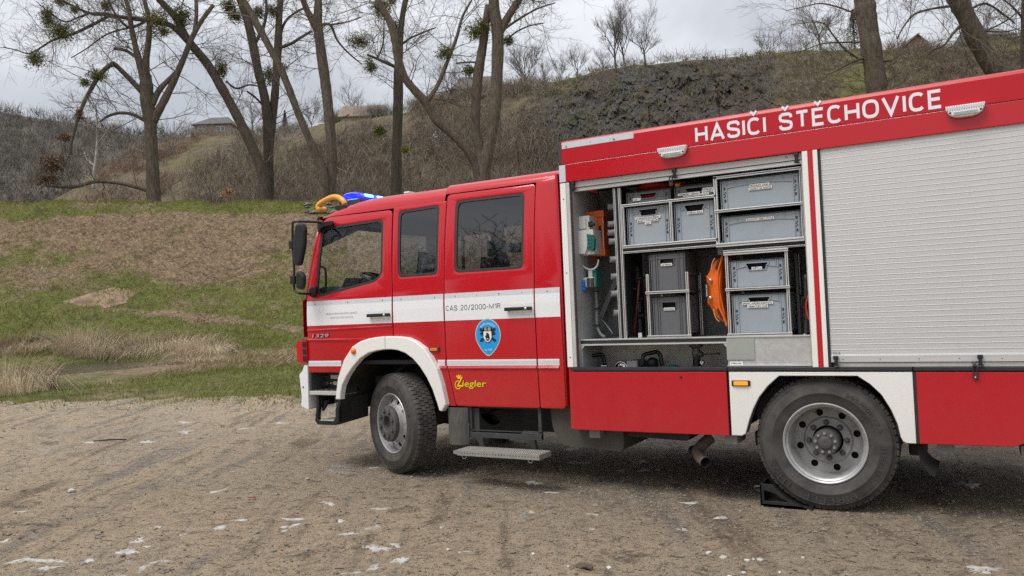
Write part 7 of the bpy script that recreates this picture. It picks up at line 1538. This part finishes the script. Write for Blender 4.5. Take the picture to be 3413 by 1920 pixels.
# conifer on the hilltop
c = atv(b4(1140, 385), 103); cf = tag(empty('conifer_tree', uvz(c.x, 103, c.z)), 'small dark conifer peeking out beside the thick trunk', 'tree'); b = MB(); b.tube([uvz(c.x, 103, c.z-1), uvz(c.x, 103, c.z+4.6)], [.14, .02], 6); b.build('trunk', BARKD, cf)
q = np.random.default_rng(8); n = 2600; t = q.random(n); a = q.uniform(0, 6.28, n); rr = (1-t)*1.35*np.sqrt(q.random(n)); w0 = uvz(c.x, 103, c.z); ctr = np.stack([w0.x+np.cos(a)*rr, w0.y+np.sin(a)*rr, w0.z+.4+t*4.4-rr*.25], 1); dd = np.stack([np.cos(a), np.sin(a), np.full(n, -.35)], 1)*.22; sd_ = np.stack([-np.sin(a), np.cos(a), np.zeros(n)], 1)*.05
fastmesh('crown', np.stack([ctr-sd_, ctr+sd_, ctr+dd], 1).reshape(-1, 3), np.arange(3*n).reshape(-1, 3), mat('conifer_green', (.018, .030, .014), .9, col2=(.04, .06, .025), vscale=4), False, cf)
c = atv(b2(520, 930), 146); cy = tag(empty('cypress_tree', uvz(c.x, 146, c.z)), 'narrow dark conical tree on the ridge between the poplars', 'tree'); t = q.random(n); a = q.uniform(0, 6.28, n); rr = (1-t)*1.0*np.sqrt(q.random(n)); w0 = uvz(c.x, 146, c.z); ctr = np.stack([w0.x+np.cos(a)*rr, w0.y+np.sin(a)*rr, w0.z+t*4.6], 1)
fastmesh('crown', np.stack([ctr-sd_, ctr+sd_, ctr+dd], 1).reshape(-1, 3), np.arange(3*n).reshape(-1, 3), mat('cypress_brown_green', (.06, .055, .035), .9, col2=(.10, .09, .06), vscale=4), False, cy); MB().tube([w0-Vector((0, 0, 1)), w0+Vector((0, 0, 4))], [.15, .03], 6).build('trunk', BARKD, cy)

# ================================================================= SCRUB (nobody could count it)
def scrub(name, pts, m, seed, h0, h1, per, wid, spread=.8):
    q = np.random.default_rng(seed); pts = np.asarray(pts); n = len(pts); k = np.repeat(np.arange(n), per); base = pts[k]; hh = (h0+(h1-h0)*q.random(n))[k]; N = len(k)
    a = q.uniform(0, 2*np.pi, N); e = q.uniform(.25, 1.45, N); L = hh*q.uniform(.35, 1.0, N); st_f = q.random(N)*.55
    d = np.stack([np.cos(a)*np.cos(e)*spread, np.sin(a)*np.cos(e)*spread, np.sin(e)], 1)
    stem = np.stack([q.normal(0, .28, N)*hh, q.normal(0, .28, N)*hh, st_f*hh], 1); p0 = base+stem; jit = q.normal(0, .18, (N, 3))*L[:, None]; p1 = p0+d*L[:, None]*.55+jit*.5; p2 = p1+(d*.6+q.normal(0, .4, (N, 3)))*L[:, None]*.5
    ww = wid*q.uniform(.5, 1.4, N); c = q.uniform(0, 2*np.pi, N); sdv = np.stack([np.cos(c), np.sin(c), q.normal(0, .3, N)], 1)*ww[:, None]
    V = np.stack([p0-sdv, p0+sdv, p1-sdv*.7, p1+sdv*.7, p2], 1).reshape(-1, 3); b = (np.arange(N)*5)[:, None]
    F = np.concatenate([b+np.array([[0, 1, 3]]), b+np.array([[0, 3, 2]]), b+np.array([[2, 3, 4]])], 0); return tag(addrnd(tf(fastmesh(name, V, F, m)), 5, seed, per), kind='stuff')
def scm(n, a, b, c): return rndmat(n, [(0, a), (.5, b), (1, c)], .30, .12)
SCR1 = scm('scrub_brown', (.085, .066, .050), (.165, .132, .100), (.265, .215, .165)); SCR2 = scm('scrub_grey', (.115, .102, .090), (.20, .178, .155), (.31, .275, .235)); SCR3 = scm('scrub_olive', (.060, .062, .022), (.125, .115, .048), (.20, .165, .08)); SCRR = scm('scrub_reddish', (.10, .062, .048), (.18, .115, .085), (.25, .17, .12))
def hill_pts(n, x0, x1, t0, t1, seed, keep=None):
    q = np.random.default_rng(seed); out = []; xs_ = q.uniform(x0, x1, n); ts_ = q.uniform(t0, t1, n); i = np.clip(np.searchsorted(HX, xs_), 0, ncol-1); j = np.clip(np.searchsorted(HT, ts_), 0, len(HT)-1); p = HP[j, i]; rk = rock.reshape(len(T), ncol)[j, i]
    if keep is not None: p = p[q.random(n) > rk*keep]
    return p
def clumpy(p, f, thr, seed): return p[fbm(p[:, 0]*f, p[:, 2]*f, seed, 3) > thr]
scrub('scrub_thicket', clumpy(hill_pts(2300, 480, 1420, .02, .70, 1), .10, -.12, 1), SCR1, 2, 1.4, 3.6, 26, .024, 1.1)
scrub('scrub_thicket', clumpy(hill_pts(1500, 600, 1360, .50, .97, 61), .12, -.05, 15), SCR1, 62, .9, 2.8, 26, .022, 1.1)
scrub('scrub_thicket', clumpy(hill_pts(1300, 230, 620, .02, .85, 31), .10, .02, 3), SCRR, 32, .9, 2.4, 24, .024, 1.1)
scrub('scrub_thicket', clumpy(hill_pts(1000, 250, 1400, .30, .93, 3), .12, 0., 5), SCR2, 4, 1.0, 2.4, 24, .026, 1.1)
scrub('scrub_thicket', clumpy(hill_pts(2600, 1250, 2650, .05, .99, 5, .55), .14, -.1, 7), SCR1, 6, .6, 2.2, 22, .022, 1.1)
scrub('scrub_thicket', clumpy(hill_pts(2600, 1300, 2650, .20, .99, 7, .10), .30, -.05, 9), SCR3, 8, .25, .9, 16, .030, 1.4)
scrub('scrub_thicket', clumpy(hill_pts(2200, 1300, 2250, .15, .97, 41), .35, .05, 13), SCR2, 42, .25, 1.0, 14, .026, 1.4)
scrub('scrub_thicket', clumpy(hill_pts(700, 2260, 2650, .3, 1.0, 21), .14, -.1, 11), SCR1, 22, .8, 2.2, 24, .024, 1.1)
pp = hill_pts(150, 640, 1350, .985, 1.03, 11); scrub('scrub_thicket', pp[fbm(pp[:, 0]*.15, pp[:, 1]*.1, 3, 2) > .05], SCR2, 12, .6, 2.2, 40, .020, 1.0)
scrub('scrub_thicket', hill_pts(60, 1340, 2600, .985, 1.02, 13), SCR2, 14, .25, .8, 30, .018, 1.1)
qq = np.random.default_rng(77); ph_ = np.concatenate([hill_pts(130, 830, 1000, .93, 1.02, 51), hill_pts(150, 1050, 1300, .93, 1.015, 53), hill_pts(40, 440, 620, .95, 1.0, 55)]); scrub('scrub_thicket', ph_, SCR2, 52, .8, 2.8, 44, .018, 1.0)
nn = 760; vv_s = qq.uniform(53.5, 61, nn); uu_s = qq.uniform(-22, 8, nn); scrub('scrub_thicket', np.stack([uu_s, vv_s, H(uu_s, vv_s)], 1), SCR1, 15, 3.0, 6.2, 46, .015, 1.15)
nn = 240; vv_s = qq.uniform(53.5, 62, nn); uu_s = qq.uniform(-46, -20, nn); scrub('scrub_thicket', np.stack([uu_s, vv_s, H(uu_s, vv_s)], 1), SCRR, 18, 2.5, 5.4, 40, .014, 1.2)
nn = 240; vv_s = qq.uniform(50.5, 54, nn); uu_s = qq.uniform(-26, 6, nn); scrub('scrub_thicket', np.stack([uu_s, vv_s, H(uu_s, vv_s)], 1), SCR2, 16, .6, 1.8, 36, .011, 1.1)
n = 4200; xs_ = qq.uniform(-300, 640, n); ts_ = qq.uniform(.05, 1.0, n); i = np.clip(np.searchsorted(FX, xs_), 0, len(FX)-1); j = np.clip(np.searchsorted(FT, ts_), 0, len(FT)-1)
scrub('far_wood', FP[j, i], scm('far_wood_grey', (.085, .077, .069), (.135, .120, .107), (.190, .168, .148)), 17, 3, 7, 16, .10, .9)
# blossoming bushes
BLOS = rndmat('blossom_white', [(0, (.20, .18, .14)), (.5, (.40, .38, .32)), (1, (.60, .58, .52))], .1, 1.)
for k, (tf_, x, y, rx, ry, lb_) in enumerate(((b3, 470, 690, 110, 90, 'pale blossoming bush at the cliff edge'), (b2, 1590, 950, 70, 60, 'pale blossoming bush beside the leaning poplar stem'), (b2, 1150, 790, 90, 50, 'pale blossoming bush beside the tan roof'))):
    q = tf_(x, y); v_ = (float(v_top(np.array([q[0]/K]))[0])-6) if k != 1 else 72.; c = atv(q, v_); w_ = uvz(c.x, v_, c.z); s = 2.342 if tf_ is b3 else 2.07; a = rx/s/FPX*v_; b_ = ry/s/FPX*v_; rt = tag(empty('blossom_bush', w_-Vector((0, 0, b_))), lb_, 'bush', 'blossoming bushes'); leafball('blossom', w_, (a, a, b_), 420, BLOS, rt, 300+k, .085); S = []; rg = random.Random(k)
    for _ in range(14): grow(S, rg, w_-Vector((rg.uniform(-a, a)*.5, 0, b_*1.1)), Vector((rg.uniform(-.6, .6), rg.uniform(-.6, .6), 1)).normalized(), b_*1.7, .03, 2, .8, .05, 3, .012)
    segmesh('stems', S, TWIGD, rt)

# ================================================================= BUILDINGS ON THE HILL
def house(name, label, tf_, xl, xr, yb, ye, yr, v_, wm, rm, depth=7., kind='hip', overhang=.35, win=(), hipx=.28, wing=None):
    a, c = atv(tf_(xl, yb), v_), atv(tf_(xr, yb), v_); e = atv(tf_((xl+xr)/2, ye), v_).z; rz_ = atv(tf_((xl+xr)/2, yr), v_ if kind == 'front' else v_+depth/2).z; u0, u1 = a.x, c.x; z0 = min(a.z, c.z)-1.5; root = tag(empty(name, uvz((u0+u1)/2, v_, z0)), label, 'house', 'houses on the hill')
    w_ = lambda u, v, z: tuple(uvz(u, v, z))
    MB().add([w_(u, v, z) for u in (u0, u1) for v in (v_, v_+depth) for z in (z0, e)], [(0, 1, 3, 2), (4, 6, 7, 5), (0, 4, 5, 1), (2, 3, 7, 6), (0, 2, 6, 4), (1, 5, 7, 3)]).build('wall', wm, root)
    o = overhang; U0_, U1_, A, B = u0-o, u1+o, v_-o, v_+depth+o; vm = (A+B)/2
    if kind == 'front':     # gable faces the viewer
        um = (U0_+U1_)/2; MB().add([w_(U0_, A, e-.1), w_(um, A, rz_), w_(U1_, A, e-.1), w_(U0_, B, e-.1), w_(um, B, rz_), w_(U1_, B, e-.1), w_(U0_, A, e-.28), w_(um, A, rz_-.2), w_(U1_, A, e-.28), w_(U0_, B, e-.28), w_(um, B, rz_-.2), w_(U1_, B, e-.28)], [(0, 1, 4, 3), (1, 2, 5, 4), (6, 9, 10, 7), (7, 10, 11, 8), (0, 6, 7, 1), (1, 7, 8, 2), (3, 4, 10, 9), (4, 5, 11, 10), (0, 3, 9, 6), (2, 8, 11, 5)]).build('roof', rm, root)
        MB().add([w_(u0, v_, e), w_(u1, v_, e), w_((u0+u1)/2, v_, rz_-.22), w_(u0, v_+.2, e), w_(u1, v_+.2, e), w_((u0+u1)/2, v_+.2, rz_-.22)], [(0, 1, 2), (5, 4, 3), (0, 3, 4, 1), (1, 4, 5, 2), (2, 5, 3, 0)]).build('gable', wm, root)
    else:
        hx_ = (U1_-U0_)*hipx if kind == 'hip' else 0.; R0, R1 = U0_+hx_, U1_-hx_
        MB().add([w_(U0_, A, e), w_(U1_, A, e), w_(U1_, B, e), w_(U0_, B, e), w_(R0, vm, rz_), w_(R1, vm, rz_), w_(U0_, A, e-.15), w_(U1_, A, e-.15), w_(U1_, B, e-.15), w_(U0_, B, e-.15)], [(0, 1, 5, 4), (1, 2, 5), (2, 3, 4, 5), (3, 0, 4), (0, 6, 7, 1), (1, 7, 8, 2), (2, 8, 9, 3), (3, 9, 6, 0), (6, 9, 8, 7)]).build('roof', rm, root)
    for (xa, ya, xb, yb_) in win:
        p, r_ = atv(tf_(xa, ya), v_-.05), atv(tf_(xb, yb_), v_-.05); wo_ = MB().add([w_(u, v, z) for u in (p.x, r_.x) for v in (v_-.06, v_+.05) for z in (r_.z, p.z)], [(0, 1, 3, 2), (4, 6, 7, 5), (0, 4, 5, 1), (2, 3, 7, 6), (0, 2, 6, 4), (1, 5, 7, 3)]).build('window', PEGW, root)
        wu = (r_.x-p.x); 
        for f0, f1 in ((.06, .46), (.54, .94)): MB().add([w_(p.x+wu*f, v_-.07, z) for f in (f0, f1) for z in (r_.z+.1, p.z-.1)], [(0, 1, 3, 2)]).build('pane', GLS, wo_)
    return root
GLS = mat('window_glass_dark', (.10, .13, .15), .08, spec=.8); PLAST = mat('plaster_tan', (.36, .30, .23), .9, col2=(.30, .22, .16), vscale=.8); SLATE = mat('slate_roof', (.085, .080, .080), .8, col2=(.12, .115, .11), vscale=1.5); TANR = mat('tan_tile_roof', (.20, .15, .115), .85, col2=(.26, .20, .155), vscale=1.2); ORR = mat('orange_tile_roof', (.50, .12, .05), .8, col2=(.60, .17, .08), vscale=2); BARNW = mat('dark_boards', (.035, .033, .034), .9, var=.3, vscale=2); BARNR = mat('barn_roof', (.085, .075, .065), .9, col2=(.13, .115, .10), vscale=1); WOODG = mat('wood_gable', (.24, .15, .07), .85, var=.2, vscale=3); WHITEW = mat('white_plaster', (.55, .54, .50), .9, var=.1)
house('house', 'tan flat-fronted house with a dark hipped roof on the ridge', b1, 1345, 1590, 925, 856, 812, 153, PLAST, SLATE, 8, 'hip', .5, [(1370, 866, 1420, 889), (1495, 872, 1550, 905)])
house('house', 'house with a tan tiled gable roof hidden by branches', b2, 900, 1180, 850, 800, 728, 131, PLAST, TANR, 8, 'gable')
hs = house('house', 'low orange tiled roof beside the dark barn', b2, 1520, 1660, 722, 712, 650, 126, WHITEW, ORR, 6, 'gable', .2)
p = atv(b2(1640, 668), 128); MB().add([tuple(uvz(p.x+a, 128+b_, p.z+c_)) for a in (-.3, .3) for b_ in (0, .5) for c_ in (-1, .7)], [(0, 1, 3, 2), (4, 6, 7, 5), (0, 4, 5, 1), (2, 3, 7, 6), (0, 2, 6, 4), (1, 5, 7, 3)]).build('chimney', WHITEW, hs)
bn = house('barn', 'large dark barn with a grey brown hipped roof on the hill', b2, 1682, 2040, 715, 612, 528, 122, BARNW, BARNR, 10, 'hip', .5, (), .20); bn['category'] = 'barn'
house('cabin', 'small wooden gable peeking over the hilltop behind the truck', b4, 1600, 1745, 390, 362, 288, 104, WOODG, SLATE, 6, 'front', .3)
house('house', 'grey roofed house half hidden behind the leaning trunk', b4, 2215, 2480, 340, 296, 240, 103, SLATE, mat('grey_roof', (.12, .12, .12), .8, var=.1), 7, 'gable')
# wire fence on the cliff top
fn = tag(empty('wire_fence', tuple(uvz(atv(b3(1600, 450), 106).x, 106, 30))), 'thin wire fence with posts along the cliff top', 'fence'); FNM = mat('fence_grey', (.16, .165, .17), .6)
tops = []; 
for x, y0_, y1_ in ((1205, 505, 470), (1268, 500, 462), (1383, 482, 445), (1510, 475, 436), (1645, 468, 425), (1775, 455, 412), (1915, 440, 382), (2050, 432, 378)):
    a, c = atv(b3(x, y0_), 106), atv(b3(x, y1_), 106); MB().tube([uvz(a.x, 106, a.z-.6), uvz(c.x, 106, c.z)], .045, 6).build('post', FNM, fn); tops.append((a, c))
for f_ in (.15, .45, .75, .97):
    for (a, c), (a2, c2) in zip(tops[:-1], tops[1:]): p, r_ = a+(c-a)*f_, a2+(c2-a2)*f_; MB().tube([uvz(p.x, 106, p.z), uvz(r_.x, 106, r_.z)], .010, 4).build('wire', FNM, fn)
# power pole and stump details at the tree foot
SPL = rndmat('split_wood', [(0, (.20, .10, .05)), (1, (.45, .25, .12))], .1, 1.); c = ground_hit(b1(1040, 1350), 30, 60) or (-16, 45.5, 9.0)
o = leafball('wood_chips', uvz(c[0], c[1], c[2]+.22), (.75, .4, .28), 160, SPL, None, 900, .10); tag(o, kind='stuff')
# pale stones at the end of the embankment crest
for k in range(26):
    g0 = ground_hit(z1(RND.uniform(150, 420), RND.uniform(325, 420)), 25, 60)
    if not g0: continue
    s_ = RND.uniform(.10, .24); bm = bmesh.new(); bmesh.ops.create_icosphere(bm, subdivisions=1, radius=s_)
    for v in bm.verts: v.co *= RND.uniform(.8, 1.15); v.co.z *= .35
    o = MB().bm(bm, False, Matrix.Translation((g0[0], g0[1], g0[2]+.05))).build('stone', GREYS, None); o.parent = embank
# trees behind the viewer, seen only as reflections in the glass
for k, (x, y, sc) in enumerate(((-16, -26, 1.3), (-22, -30, 1.5), (-19, -21, 1.1), (-28, -36, 1.7), (-12.5, -24, 1.2), (-27, -24, 1.3), (-32, -30, 1.6), (-24, -17, 1.1))):
    copy_tree(protos[k % 3], Vector((x, y, -.1)), k*1.3, sc, 'bare trees behind the viewer reflected in the cab windows', 'reflected trees')
